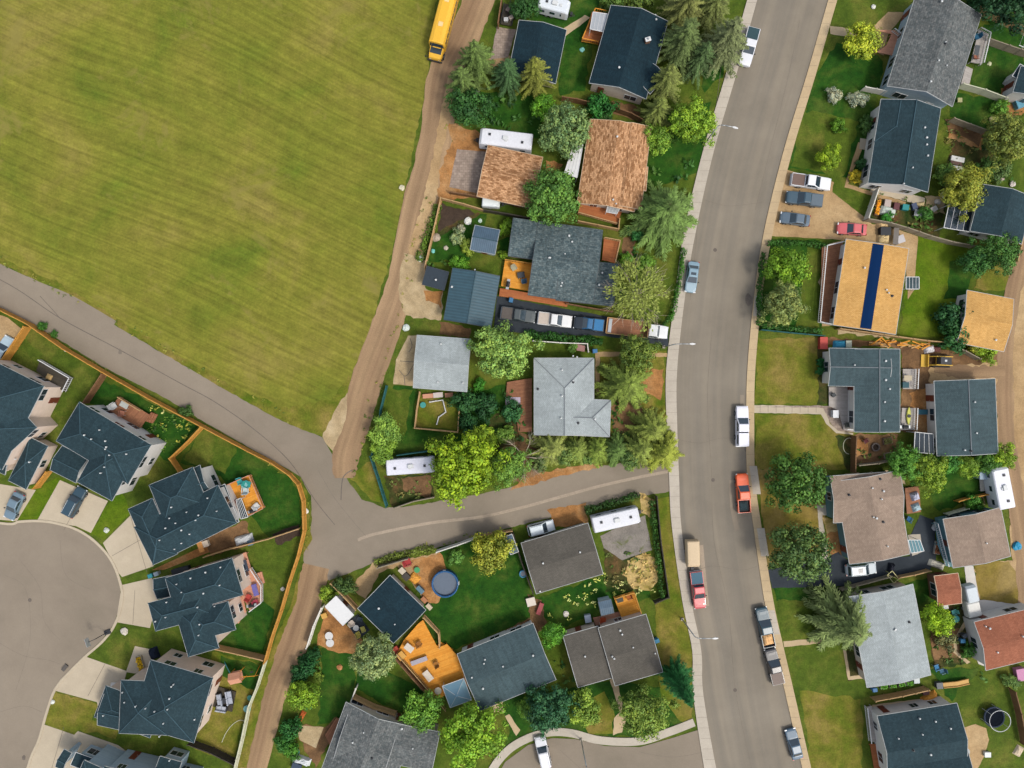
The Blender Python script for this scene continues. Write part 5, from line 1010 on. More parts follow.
hedge([(374, 563), (405, 554), (434, 548)], 1.3, .7, (92, 104, 40), 'scruffy hedge at the alley edge above the diamond garage', 9)
hedge([(514, 240), (518, 228), (521, 222)], 1.6, 1.2, (104, 140, 24), 'bright lime hedge overlapping the charcoal roof corner', 10)
hedge([(463, 651), (500, 636), (530, 622)], .7, .6, (120, 84, 44), 'reddish flowering hedge along the slate roof by the pool lawn', 11)
# ============================================================ FENCES
POST = {}
def fence(pts, h, mat, label, group='fences round the yards', step=2.4, base=0.0, cap=True, thick=.045):
    w_ = [P(x, y, h * .5) for x, y in pts]
    for q in w_: q.z = 0
    root = empty('fence', w_[0], 0, label, 'fence', group)
    for i in range(len(w_) - 1):
        a, b = w_[i], w_[i + 1]; L = (b - a).length; ang = math.atan2(b.y - a.y, b.x - a.x); md = (a + b) / 2
        m = MB(); m.box((md.x, md.y, base + h / 2 + .04), (L, thick, h - .08), M[mat], ang)
        if cap:
            m.box((md.x, md.y, h + .02), (L, .14, .05), M[mat], ang)
            for zz in (.35, h - .3): m.box((md.x - math.sin(ang) * .06, md.y + math.cos(ang) * .06, zz), (L, .07, .09), M[mat], ang)
        m.build('fence_panel', root)
        n = max(1, round(L / step))
        for k in range(n + (1 if i == len(w_) - 2 else 0)):
            q = a + (b - a) * (k / n); key = (mat, h)
            if key not in POST:
                mm = LM(); mm.box((0, 0, h / 2 + .05), (.13, .13, h + .1), M[mat]); mm.box((0, 0, h + .13), (.17, .17, .05), M[mat]); p = mm.build('post', root); POST[key] = p
            else: p = POST[key].copy(); sc.collection.objects.link(p); p.parent = root
            p.location = q - root.location; p.rotation_euler = (0, 0, ang)
    return root
fence([(-30, 297), (0, 309), (30, 324), (66, 349), (105, 372), (152, 399), (203, 426), (250, 451), (272, 462), (290, 474), (299, 484), (304, 500), (305, 530), (299, 555), (290, 582), (282, 610), (273, 636), (266, 661)], 1.9, 'fence_yellow', 'long golden cedar fence curving along the alley round the left yards')
fence([(266, 661), (258, 686), (250, 705), (243, 738), (234, 775)], 1.7, 'fence_pale', 'pale painted fence continuing the golden fence beside the rutted lane')
fence([(28, 327), (6, 360)], 1.9, 'fence_yellow', 'short golden side fence left of the yard with the dark deck')
fence([(105, 374), (86, 403)], 1.8, 'fence_brown', 'brown side fence between the two upper left back yards')
fence([(203, 427), (188, 443), (172, 458), (181, 471)], 1.8, 'fence_yellow', 'golden side fence with a kinked end above the large vented roof')
fence([(300, 528), (270, 538), (228, 549), (206, 556)], 1.6, 'fence_tan', 'thin tan fence below the corner deck with turquoise chairs')
fence([(265, 658), (240, 652), (213, 646)], 1.9, 'fence_tan', 'broad tan board fence between the court yards near the play set')
fence([(190, 742), (212, 750), (236, 762)], 1.7, 'fence_dark', 'fence toned dark with painted shade below the sofa patio yard')  # dark boards paint in the strip of shade along this fence
fence([(50, 471), (37, 488)], 1.8, 'fence_yellow', 'golden gate fence between the two left driveways')
fence([(323, 606), (315, 624), (308, 646)], 1.8, 'fence_white', 'white board fence beside the rutted lane under the little white shed')
fence([(332, 582), (345, 595), (357, 608)], 1.8, 'fence_tan', 'tan fence between the white shed and the diamond garage')
fence([(378, 567), (408, 558)], 1.5, 'fence_grey', 'low grey fence along the alley behind the diamond garage')
fence([(437, 551), (458, 544), (480, 536)], 1.8, 'fence_white', 'white topped fence along the alley beside the round pool')
fence([(480, 536), (512, 530)], 1.7, 'fence_tan', 'tan alley fence behind the yellow green tree')
fence([(513, 533), (521, 560), (533, 592)], 1.8, 'fence_dark', 'dark fence between the pool lawn and the taupe grey roof')
fence([(392, 652), (412, 675), (431, 696)], 1.8, 'fence_brown', 'brown fence along the lower left side of the orange deck')
fence([(424, 616), (439, 632), (440, 646)], 1.6, 'fence_tan', 'tan rail fence between the orange deck and the pool lawn')
fence([(357, 686), (351, 702)], 1.5, 'fence_white', 'short white fence at the corner of the bottom speckled roof')
fence([(354, 696), (374, 706), (396, 713)], 1.6, 'fence_tan', 'tan fence above the bottom speckled grey roof')
fence([(387, 386), (381, 410), (378, 434), (372, 456)], 1.5, 'fence_teal', 'thin teal fence along the dirt lane beside the penned yard')
fence([(371, 456), (379, 480), (387, 506)], 1.7, 'fence_teal', 'dark teal fence at the alley corner left of the white camper')
fence([(398, 455), (420, 452), (438, 450)], 1.5, 'fence_teal', 'teal fence behind the corner white camper')
fence([(420, 392), (417, 410), (415, 428), (437, 430), (458, 432), (459, 416), (460, 404)], 1.1, 'fence_tan', 'low tan fence of the square pen below the light grey garage')
fence([(394, 508), (414, 501), (434, 497)], 1.0, 'fence_grey', 'low grey fence along the alley in front of the vegetable bed')
fence([(441, 200), (433, 235), (425, 268), (426, 284)], 1.4, 'fence_tan', 'tan fence between the clipped hedge and the tilled bed')
fence([(441, 199), (464, 205), (484, 211)], 1.5, 'fence_tan', 'tan fence above the tilled garden bed')
fence([(450, 193), (482, 198)], 1.4, 'fence_brown', 'brown fence above the tan fence near the cedar shake garage')
fence([(484, 211), (508, 215), (534, 220)], 1.6, 'fence_dark', 'dark fence between the cedar shake garage and charcoal roof')
fence([(562, 99), (576, 101), (588, 104)], 1.7, 'fence_brown', 'brown fence piece left of the bush under the navy roof')
fence([(613, 109), (630, 115), (645, 123)], 1.7, 'fence_brown', 'brown fence piece between navy roof and cedar shake roof')
fence([(578, 222), (598, 226), (618, 230), (619, 220)], 1.5, 'fence_tan', 'tan fence between the red deck and the charcoal roof')
fence([(533, 341), (560, 343), (587, 344), (588, 352)], 1.2, 'fence_white', 'low white fence along the strip above the light grey house')
fence([(566, 304), (588, 308), (612, 312)], 1.4, 'fence_brown', 'brown fence under the charcoal roof by the flatbed truck')
fence([(656, 496), (660, 540), (668, 596), (654, 602)], 1.6, 'fence_dark', 'dark fence between the reed bed yard and the street lawn')
fence([(602, 514), (604, 522)], 1.6, 'fence_tan', 'tiny tan fence between the white hatchback pad and the blue camper trailer') if False else None
fence([(502, 0), (500, 12), (498, 26)], 1.8, 'fence_brown', 'brown fence at the top edge beside the tan paved pad')
fence([(974, 8), (1000, 20), (1030, 34)], 1.7, 'fence_tan', 'tan fence below the dark trees in the upper right corner')
fence([(986, 41), (1006, 48), (1030, 56)], 1.6, 'fence_grey', 'grey fence above the white flecked right yard')
fence([(960, 86), (982, 92), (1003, 100)], 1.7, 'fence_pale', 'pale green fence right of the mottled grey roof')
fence([(951, 120), (967, 126), (984, 132)], 1.6, 'fence_grey', 'grey fence above the orange flower strip')
fence([(863, 89), (874, 91), (884, 93)], 1.5, 'fence_white', 'white gate fence between the mottled grey and blue slate houses')
fence([(876, 190), (871, 205), (866, 219)], 1.7, 'fence_white', 'white fence at the left end of the cluttered side garden')
fence([(866, 220), (888, 224), (905, 229), (928, 237), (950, 243), (972, 247)], 1.7, 'fence_grey', 'long grey fence above the bright right lawn')
fence([(838, 329), (868, 333), (896, 337), (925, 341), (947, 343)], 1.6, 'fence_tan', 'tan fence under the golden shingled house and bright lawn')
fence([(947, 345), (962, 351), (977, 359)], 1.6, 'fence_grey', 'grey fence behind the yellow loader')
fence([(761, 330), (790, 333), (823, 336)], 1.0, 'fence_teal', 'low green fence between the two front lawns above the dry lawn')
fence([(1014, 262), (1024, 218)], 1.7, 'fence_tan', 'tan fence at the right edge by the tarp patched roof')
fence([(854, 436), (853, 454), (853, 472)], 1.7, 'fence_brown', 'brown fence between the gravel garden and its front lawn')
fence([(857, 465), (876, 463), (895, 459)], 1.5, 'fence_grey', 'grey fence above the tan roofed house')
fence([(956, 501), (970, 497), (986, 494)], 1.2, 'fence_yellow', 'low yellowish fence above the garden bed near the long camper')
fence([(946, 514), (956, 511), (966, 508)], 1.2, 'fence_pale', 'low pale fence touching the tan garage')
fence([(840, 589), (866, 582), (888, 576)], 1.3, 'fence_grey', 'grey fence above the plain pale grey roof')
fence([(896, 577), (912, 574), (928, 570)], 1.3, 'fence_tan', 'tan fence right of the yellow gate by the silver car')
fence([(873, 699), (900, 694), (926, 688)], 1.6, 'fence_tan', 'tan fence between the pale grey roof and the bottom right house')
fence([(1012, 690), (1018, 712), (1024, 745)], 1.6, 'fence_brown', 'brown fence at the lower right edge of the trampoline lawn')
fence([(904, 345), (903, 349)], 1.0, 'fence_grey', 'x') if False else None

# ============================================================ DECKS AND PATIOS
def deck(pts, z, mat, label, rail=None, railmat='fence_tan', steps=None, rot=None, cat='deck'):
    w_ = [P(x, y, z) for x, y in pts]; c = sum(w_, Vector()) / len(w_); c.z = 0
    root = empty('deck', c, 0, label, cat, 'decks behind the houses')
    a, b = w_[0], w_[1]; ang = math.atan2(b.y - a.y, b.x - a.x) if rot is None else R(rot)
    m = MB(); m.prism([(p.x, p.y) for p in w_], z - .12, z, M[mat]); m.build('deck_boards', root, uvrot=ang)
    for p in w_:
        q = p + (Vector((c.x, c.y, z)) - p) * .06
        m = MB(); m.box((q.x, q.y, (z - .12) / 2), (.12, .12, z - .12), M[mat]); m.build('leg', root)
    if rail:
        r_ = [P(x, y, z + .5) for x, y in rail]; m = MB()
        for i in range(len(r_) - 1):
            a, b = r_[i], r_[i + 1]; L = (b - a).length; an = math.atan2(b.y - a.y, b.x - a.x); md = (a + b) / 2
            m.box((md.x, md.y, z + 1.0), (L, .12, .05), M[railmat], an); m.box((md.x, md.y, z + .15), (L, .05, .07), M[railmat], an)
            for k in range(int(L / .3) + 1):
                q = a + (b - a) * min(1, k * .3 / L); m.box((q.x, q.y, z + .5), (.05, .05, 1.0), M[railmat], an)
        m.build('railing', root)
    if steps:
        (x, y, deg, wd) = steps; g = P(x, y, z / 2); m = MB()
        for k in range(3):
            dx, dy = math.cos(R(deg)) * .3 * k, math.sin(R(deg)) * .3 * k
            m.box((g.x + dx, g.y + dy, z * (1 - (k + 1) / 4) / 2), (.3, wd, z * (1 - (k + 1) / 4)), M[mat], R(deg))
        m.build('steps', root)
    return root
deck([(36, 371), (40, 360), (71, 378), (64, 392)], 1.0, 'fence_dark', 'charcoal deck against the pink house wall in the upper left yard', [(40, 360), (71, 378), (64, 392)], 'trim')
deck([(108, 410), (119, 397), (150, 415), (140, 428)], .9, 'deck_brown', 'brown back deck with chairs in the flowery fenced yard', [(119, 397), (142, 411)], 'fence_tan', (150, 417, -30, 1.6))
deck([(225, 486), (250, 475), (264, 508), (246, 517), (238, 502)], .9, 'deck_orange', 'corner deck with turquoise chairs beside the large vented roof', [(225, 486), (250, 475), (264, 508), (248, 516)], 'deck_pink')
deck([(232, 558), (246, 552), (251, 568), (262, 585), (262, 602), (250, 611), (242, 596), (236, 577)], .8, 'deck_pink', 'salmon deck wrapping round the multi hip house', [(251, 568), (262, 585), (262, 602), (250, 611)], 'trim', (258, 579, 15, 1.8))
deck([(232, 600), (243, 596), (246, 612), (238, 624)], .6, 'deck_pink', 'small salmon landing below the wraparound deck', None)
deck([(212, 690), (220, 687), (236, 692), (232, 712), (212, 706)], .25, 'fence_dark', 'dark low patio platform under the grey sofa set', None, cat='patio')
deck([(592, 12), (609, 15), (599, 43), (582, 40)], .9, 'deck_red', 'red and orange deck at the top edge with a grey canopy', [(609, 13), (595, 10), (582, 40), (598, 43)], 'deck_orange')
deck([(580, 203), (622, 212), (617, 224), (578, 213)], .9, 'deck_red', 'rust red deck along the cedar shake house', [(578, 213), (617, 224)], 'fence_tan')
deck([(604, 238), (620, 241), (615, 263), (602, 260)], .9, 'deck_red', 'small rust deck notched into the charcoal roof', [(604, 238), (620, 241), (615, 263)], 'fence_tan')
deck([(505, 260), (532, 264), (529, 291), (501, 286)], .9, 'deck_orange', 'square orange deck with dark fire table beside the charcoal roof', [(505, 260), (532, 264)], 'fence_yellow')
deck([(500, 288), (530, 293), (569, 301), (567, 307), (499, 296)], .6, 'deck_red', 'narrow orange walkway deck along the truck driveway', None)
deck([(507, 382), (532, 378), (532, 432), (518, 432), (516, 408), (505, 408)], .4, 'deck_brown', 'brown boardwalk deck beside the light grey house', None)
deck([(418, 624), (423, 620), (438, 648), (447, 644), (461, 660), (468, 686), (452, 690), (438, 700), (397, 653), (404, 640)], .7, 'deck_orange', 'large orange timber deck between the diamond garage and slate roof', [(397, 653), (418, 677), (438, 700), (446, 710)], 'fence_tan', (444, 650, 60, 2.4), 20)
deck([(614, 598), (634, 592), (641, 613), (622, 619)], .9, 'deck_orange', 'bright orange playhouse deck above the duplex', [(614, 598), (634, 592), (641, 613)], 'fence_yellow')
deck([(593, 618), (622, 611), (624, 618), (596, 626)], .3, 'deck_pink', 'pale walkway deck joining the grey shed and the duplex', None)
deck([(822, 246), (843, 242), (834, 325), (820, 322)], .7, 'deck_brown', 'narrow front veranda deck of the golden shingled house', [(843, 242), (826, 246), (819, 322), (833, 325)], 'trim')
deck([(829, 387), (854, 387), (854, 432), (844, 430), (838, 410), (829, 406)], .35, 'deck_grey', 'pale grey front patio deck held by the slate roofed house', [(853, 388), (854, 430), (846, 429)], 'trim', cat='patio')
deck([(903, 369), (917, 369), (916, 389), (903, 389)], .6, 'deck_grey', 'white back landing with a dark hatch behind the slate roofed house', [(917, 369), (916, 389)], 'trim')
deck([(902, 408), (916, 408), (915, 430), (901, 430)], .6, 'deck_grey', 'lower white landing with a yellow kayak rack behind the slate roofed house', [(916, 408), (915, 430)], 'trim')
deck([(905, 488), (919, 486), (921, 512), (907, 514)], .5, 'deck_brown', 'brown back deck with covered barbecue beside the tan roofed house', None)
deck([(876, 30), (895, 30), (902, 36), (896, 56), (877, 52), (886, 46), (892, 34)], .8, 'deck_pink', 'entry deck with white railing before the mottled grey house', [(893, 30), (901, 36)], 'trim')
deck([(979, 29), (989, 34), (982, 64), (971, 62)], .9, 'deck_grey', 'white railed back deck right of the mottled grey house', [(979, 29), (989, 34), (982, 64)], 'trim')
deck([(966, 66), (973, 69), (969, 86), (961, 84)], .5, 'deck_grey', 'white stair landing below the railed back deck', None)
deck([(840, 0), (840, 0), (840, 0)], .3, 'deck_grey', 'x') if False else None
deck([(867, 707), (872, 706), (878, 742), (871, 742)], .8, 'deck_grey', 'slim grey porch left of the bottom right house', [(866, 707), (870, 742)], 'trim')
deck([(870, 744), (877, 744), (886, 790), (878, 790)], .4, 'deck_red', 'slim red plank walk left of the bottom right house', None)
deck([(935, 523), (943, 520), (953, 567), (946, 566), (938, 545)], 1.0, 'w_teal', 'teal sunroom platform along the tan garage', [(936, 523), (947, 566)], 'trim', cat='platform')
deck([(325, 735), (336, 718), (344, 720), (332, 750)], .4, 'deck_brown', 'brown plank walk beside the bottom speckled roof', None)

def canopy(pts, z, mat, label, name='canopy', frame='trim', slope=0.0):
    w_ = [P(x, y, z) for x, y in pts]; c = sum(w_, Vector()) / 4; c.z = 0
    root = empty(name, c, 0, label, 'canopy')
    up = [p + Vector((0, 0, slope if i in (2, 3) else 0)) for i, p in enumerate(w_)]
    m = MB(); dn = Vector((0, 0, -.06)); V = up + [p + dn for p in up]
    m.poly(V, [(0, 1, 2, 3), (7, 6, 5, 4), (0, 4, 5, 1), (1, 5, 6, 2), (2, 6, 7, 3), (3, 7, 4, 0)], M[mat]); m.build('canopy_roof', root)
    m = MB()
    for i in range(4): m.tube(up[i], up[(i + 1) % 4], .06, .06, 4, M[frame])
    for k in (.25, .5, .75): m.tube(up[0].lerp(up[1], k) + Vector((0, 0, .04)), up[3].lerp(up[2], k) + Vector((0, 0, .04)), .035, .035, 4, M[frame])
    m.build('frame', root)
    for p in up:
        m = MB(); q = p + (Vector((c.x, c.y, p.z)) - p) * .05; m.tube((q.x, q.y, 0), (q.x, q.y, p.z - .05), .05, .05, 6, M[frame]); m.build('post', root)
    return root
canopy([(593, 12), (608, 14), (604, 32), (590, 29)], 3.0, 'steel', 'grey canopy roof over the red deck at the top edge')
canopy([(574, 143), (583, 145), (577, 178), (564, 174)], 2.7, 'trim', 'long white patio canopy left of the cedar shake house', slope=.15)
canopy([(608, 205), (621, 206), (617, 214), (606, 212)], 2.3, 'steel', 'small pale awning over the rust red deck')
canopy([(949, 204), (975, 200), (968, 232), (943, 228)], 2.4, 'glass', 'glazed greenhouse canopy with white frame left of the tarp patched roof', name='greenhouse', slope=.2)
canopy([(906, 277), (919, 277), (919, 289), (906, 289)], 2.5, 'r_slate', 'small slate awning on the right side of the golden shingled house', name='awning')
canopy([(915, 432), (933, 434), (934, 454), (914, 452)], 2.4, 'r_dark', 'dark flat carport canopy left of the slate garage', name='carport')
canopy([(872, 180), (880, 183), (880, 188), (871, 186)], 2.3, 'trim', 'tiny white awning at the blue slate house corner', name='awning') if False else None
canopy([(908, 540), (920, 540), (924, 551), (911, 553)], 2.2, 'w_teal', 'teal lean-to canopy at the corner of the tan roofed house', name='awning')
canopy([(236, 500), (241, 498), (248, 517), (241, 519)], 2.6, 'r_navy', 'dark blue awning on the corner deck beside the large vented roof', name='awning')

def gazebo(px, py, r, rot, label):
    z = 2.1; c = P(px, py, z); c.z = 0; root = empty('gazebo', c, R(rot), label, 'gazebo'); m = LM(); q = [(r, r), (-r, r), (-r, -r), (r, -r)]
    ap = (0, 0, z + 1.0)
    for i in range(4): a, b = q[i], q[(i + 1) % 4]; m.face([(a[0], a[1], z), (b[0], b[1], z), ap], M['gaz'])
    m.build('canopy_roof', root); m = LM()
    for i in range(4): a, b = q[i], q[(i + 1) % 4]; m.tube((a[0], a[1], z), (b[0], b[1], z), .05, .05, 4, M['trim']); m.tube((a[0], a[1], z + .02), ap, .035, .035, 4, M['trim'])
    m.lathe((0, 0, z + .95), [(.3, 0), (.2, .12), (.02, .3)], 8, M['gaz']); m.build('frame', root)
    for a in q: m = LM(); m.tube((a[0] * .95, a[1] * .95, 0), (a[0] * .95, a[1] * .95, z), .05, .05, 6, M['trim']); m.build('post', root)
M['gaz'] = simple('blue_canvas', C(126, 164, 182), .8, var=.06)
gazebo(457, 693, 1.75, 20, 'blue grey pyramid gazebo at the corner of the large orange deck')

# ============================================================ VEHICLES
def ringpts(x, w_, zb, zm, zt, crown=.03):
    h_ = [(w_ * .86, zb), (w_ * .98, zb + .10), (w_, zb + (zm - zb) * .55), (w_ * .985, zm), (w_ * .93, zt), (w_ * .5, zt + crown)]
    return [(x, -y, z) for y, z in h_] + [(x, y, z) for y, z in reversed(h_)]
def wheel(root, x, y, r=.34, w_=.24):
    m = LM(); m.tube((0, -w_ / 2, 0), (0, w_ / 2, 0), r, r, 16, M['tyre']); t = m.build('wheel', root); t.location = (x, y, r)
    s_ = 1 if y > 0 else -1
    m = LM(); m.tube((0, s_ * w_ * .3, 0), (0, s_ * (w_ / 2 + .012), 0), r * .62, r * .56, 12, M['rim']); k = m.build('rim', t); return t
def patch(root, name, pts, mat, col=None, th=.015):
    m = LM(); a, b, c = [Vector(p) for p in pts[:3]]; n = (b - a).cross(c - a).normalized()
    ctr = sum((Vector(p) for p in pts), Vector()) / len(pts)
    if n.dot(ctr - Vector((0, 0, .9))) < 0: n = -n
    top = [Vector(p) + n * th for p in pts]; bot = [Vector(p) - n * .02 for p in pts]; k = len(pts)
    m.face(top, M[mat]); m.face(bot[::-1], M[mat])
    for i in range(k): m.face([bot[i], bot[(i + 1) % k], top[(i + 1) % k], top[i]], M[mat])
    o = m.build(name, root); 
    if col: o.color = col; o['_tint'] = 1
    return o
def cabin(root, xb0, xb1, xt0, xt1, wb, wt, zb, zt, col, name='cabin', sun=False):
    """rear at low x, front at high x"""
    m = LM()
    m.loft([[(xb0, -wb, zb), (xb1, -wb, zb), (xb1, wb, zb), (xb0, wb, zb)], [(xt0 - .03, -wt - .04, zt - .07), (xt1 + .03, -wt - .04, zt - .07), (xt1 + .03, wt + .04, zt - .07), (xt0 - .03, wt + .04, zt - .07)], [(xt0 + .06, -wt + .05, zt), (xt1 - .06, -wt + .05, zt), (xt1 - .06, wt - .05, zt), (xt0 + .06, wt - .05, zt)]], M['paint'])
    c = m.build(name, root, col=col, bevel=.07); c['_tint'] = 1
    L = lambda a, b, t: a + (b - a) * t
    lo, hi = .10, .90
    def P2(side, fx, fz):
        xb = L(xb0, xb1, fx); xt = L(xt0, xt1, fx); return (L(xb, xt, fz), side * L(wb, wt + .04, fz), L(zb, zt - .07, fz))
    def F2(front, fy, fz):
        xb = xb1 if front else xb0; xt = (xt1 + .03) if front else (xt0 - .03); return (L(xb, xt, fz), L(wb, wt + .04, fz) * fy, L(zb, zt - .07, fz))
    patch(root, 'windshield', [F2(1, -.88, lo), F2(1, .88, lo), F2(1, .86, .97), F2(1, -.86, .97)], 'tint')
    patch(root, 'rear_window', [F2(0, -.86, .2), F2(0, .86, .2), F2(0, .82, .93), F2(0, -.82, .93)], 'tint')
    for s_ in (-1, 1):
        patch(root, 'side_window', [P2(s_, .08, .18), P2(s_, .49, .18), P2(s_, .49, .92), P2(s_, .12, .92)], 'tint'); patch(root, 'side_window', [P2(s_, .52, .18), P2(s_, .93, .18), P2(s_, .88, .92), P2(s_, .52, .92)], 'tint')
    if sun: patch(root, 'sunroof', [(L(xt0, xt1, .45), -.4, zt), (L(xt0, xt1, .8), -.4, zt), (L(xt0, xt1, .8), .4, zt), (L(xt0, xt1, .45), .4, zt)], 'tint', th=.006)
    return c
def lights(root, L, W_, z, zr):
    for s_ in (-1, 1):
        m = LM(); m.box((L / 2 - .10, s_ * W_ * .37, z), (.16, .36, .14), M['lamp_white']); m.build('headlight', root)
        m = LM(); m.box((-L / 2 + .06, s_ * W_ * .40, zr), (.12, .26, .16), M['lamp_red']); m.build('tail_light', root)
        m = LM(); m.box((L * .16, s_ * (W_ / 2 + .1), 1.02), (.14, .2, .14), M['black']); m.build('mirror', root)
def car(px, py, deg, L, col, label, kind='sedan', W_=1.82, sun=False):
    col = C(*col, 1.1); g = G(px, py, .7)
    root = empty('parked_car', g, R(deg), label, 'car', 'cars parked on the streets and driveways')
    hz = 1.45 if kind == 'sedan' else 1.72; zt = .92 if kind == 'sedan' else 1.02; w_ = W_ / 2; h = L / 2
    m = LM(); st = [(-h, .80, .35, .6, .72), (-h + .12, .92, .24, .7, zt - .06), (-h + .5, .99, .2, .75, zt), (-.3, 1.0, .19, .75, zt + .02), (h * .35, 1.0, .19, .75, zt), (h - .7, .985, .2, .7, zt - .1), (h - .3, .93, .22, .62, zt - .18), (h - .1, .84, .24, .58, zt - .25), (h, .66, .3, .5, zt - .36)]
    m.loft([ringpts(x, w_ * k, zb, zm, z1) for x, k, zb, zm, z1 in st], M['paint']); b = m.build('body', root, col=col, smooth=False, bevel=.06); b['_tint'] = 1
    if kind == 'sedan': cabin(root, -h + .55, h * .42, -h * .48, h * .02, w_ * .92, w_ * .74, zt - .03, hz, col, sun=sun)
    else: cabin(root, -h + .12, h * .46, -h + .42, h * .12, w_ * .94, w_ * .80, zt - .03, hz, col, sun=sun)
    patch(root, 'hood', [(h * .46, -w_ * .8, zt + .0), (h - .35, -w_ * .72, zt - .155), (h - .35, w_ * .72, zt - .155), (h * .46, w_ * .8, zt + .0)], 'paint', col, .035)
    for x in (-L * .29, L * .31):
        for s_ in (-1, 1): wheel(root, x, s_ * (w_ - .10))
    lights(root, L, W_, .62, .74)
    if kind != 'sedan':
        for s_ in (-1, 1): m = LM(); m.tube((-h + .6, s_ * w_ * .68, hz + .04), (h * .1, s_ * w_ * .68, hz + .04), .025, .025, 6, M['steel']); m.build('roof_rail', root)
    return root
def pickup(px, py, deg, L, col, label, bed='open', bedcol=None, W_=2.0, crew=True, load=None):
    col = C(*col, 1.1); g = G(px, py, .8); h = L / 2; w_ = W_ / 2
    root = empty('pickup_truck', g, R(deg), label, 'pickup truck', 'cars parked on the streets and driveways')
    bl_ = L * (.32 if crew else .40); xb = -h + bl_ + .1; zt = 1.12
    m = LM(); st = [(xb, .98, .32, .8, zt), (h * .3, 1.0, .32, .8, zt + .02), (h * .42, 1.0, .32, .8, zt + .02), (h - .6, .985, .34, .8, zt - .04), (h - .28, .95, .35, .78, zt - .09), (h - .1, .88, .36, .75, zt - .16), (h, .74, .42, .7, zt - .3)]
    m.loft([ringpts(x, w_ * k, zb, zm, z1) for x, k, zb, zm, z1 in st], M['paint']); b = m.build('body', root, col=col, bevel=.06); b['_tint'] = 1
    m = LM(); z0 = .62; th = .09
    m.box((-h + bl_ / 2 + .03, 0, z0), (bl_, W_ * .96, .12), M['black' if bed != 'same' else 'paint'])
    for s_ in (-1, 1): m.box((-h + bl_ / 2 + .05, s_ * (w_ - th / 2 - .01), .8), (bl_ + .1, th, .62), M['paint'])
    m.box((-h + bl_ + .06, 0, .82), (.1, W_ * .94, .58), M['paint'])
    o = m.build('bed', root, col=col); o['_tint'] = 1
    m = LM(); m.box((-h + .03, 0, .84), (.07, W_ * .9, .52), M['paint']); o = m.build('tailgate', root, col=col)
    m = LM(); m.box((-h - .06, 0, .5), (.14, W_ * .92, .16), M['steel']); m.build('bumper', root)
    if bed == 'cover':
        m = LM(); m.box((-h + bl_ / 2 + .03, 0, 1.13), (bl_ - .05, W_ * .88, .05), M['plain']); m.build('bed_cover', root, col=C(*bedcol, 1.1), bevel=.02)
    cabin(root, xb - .02, h * .44, xb + .22, h * .10, w_ * .95, w_ * .78, zt - .03, 1.82, col)
    patch(root, 'hood', [(h * .42, -w_ * .82, zt + .03), (h - .38, -w_ * .72, zt - .08), (h - .38, w_ * .72, zt - .08), (h * .42, w_ * .82, zt + .03)], 'paint', col, .04)
    for x in (-L * .28, L * .31):
        for s_ in (-1, 1): wheel(root, x, s_ * (w_ - .12), .39, .27)
    lights(root, L, W_, .78, .9)
    return root
WH = (225, 226, 230)
VEH = [
 (0, 692, 277, -97.5, 4.8, (128, 156, 170), 'pale blue grey sedan parked at the left kerb of the street alone', 'sedan', True), (0, 794, 744, 105, 4.8, (78, 104, 124), 'slate blue sedan lowest on the right kerb of the street', 'sedan', False),
 (0, 795, 219, 172, 4.6, (86, 104, 118), 'slate grey sedan on the dirt pad below the pickups', 'sedan', False), (0, 852, 229, 176, 4.5, (208, 96, 98), 'faded red sedan beside the golden shingled house', 'sedan', False),
 (0, 861, 569, 5, 4.7, (186, 196, 200), 'silver car with black sunroof on the dark asphalt driveway', 'suv', True), (0, 14, 506, 245, 4.4, (108, 130, 144), 'grey blue car on the leftmost court driveway', 'sedan', False),
 (0, 75, 502, 62, 4.9, (46, 72, 86), 'dark teal car backed on the middle court driveway', 'suv', False), (0, 3, 350, 62, 4.5, (176, 196, 206), 'silver blue car cut by the left edge behind the golden side fence', 'sedan', False),
 (0, 541, 528, 14, 4.2, (212, 222, 226), 'white hatchback parked on the dirt pad by the alley', 'suv', False), (0, 543, 752, 103, 4.9, WH, 'white car parked at the kerb of the bottom court', 'suv', False)]
for v in VEH: car(v[1], v[2], v[3], v[4], v[5], v[6], v[7], sun=v[8])
def box_load(root, x, y, z, sx, sy, sz, colr, name='cargo'):
    o = empty(name, (0, 0, 0)); return o
PK = [
 (749, 47, -105, 5.9, WH, 'white pickup with dark teal bed cover at the top of the street', 'cover', (40, 70, 76)), (743, 493, 94, 6.0, (236, 94, 36), 'orange red pickup with black open bed on the street', 'open', None),
 (698, 590, -83, 5.7, (192, 66, 70), 'faded red pickup with teal bed cover towing the beige trailer', 'cover', (44, 90, 110)), (765, 627, 102, 6.2, (50, 80, 92), 'teal pickup loaded with a tan tarp at the right kerb', 'open', None),
 (774, 666, 104, 5.6, (50, 50, 53), 'charcoal pickup with wide dusty bed behind the teal pickup', 'cover', (116, 100, 90)), (518.5, 315, -8, 5.3, (66, 74, 74), 'old dark grey pickup with brown bed leftmost on the truck driveway', 'cover', (92, 84, 78)),
 (555, 320, -7, 5.2, (222, 222, 220), 'white pickup with beige bed in the middle of the truck driveway', 'cover', (190, 176, 162)), (588.5, 324, 173, 4.6, (32, 50, 64), 'navy pickup with bright blue bed cover on the truck driveway', 'cover', (48, 118, 168)),
 (811, 182, -8, 6.1, (228, 230, 232), 'white crew pickup with brown bed uppermost on the dirt pad', 'cover', (110, 88, 78)), (804, 199, 173, 5.6, (56, 82, 96), 'dark teal pickup below the white crew pickup', 'cover', (92, 106, 116)),
 (742, 426, 90, 6.2, (232, 232, 240), 'long white covered pickup parked by the paved front walk', 'cap', (232, 232, 240))]
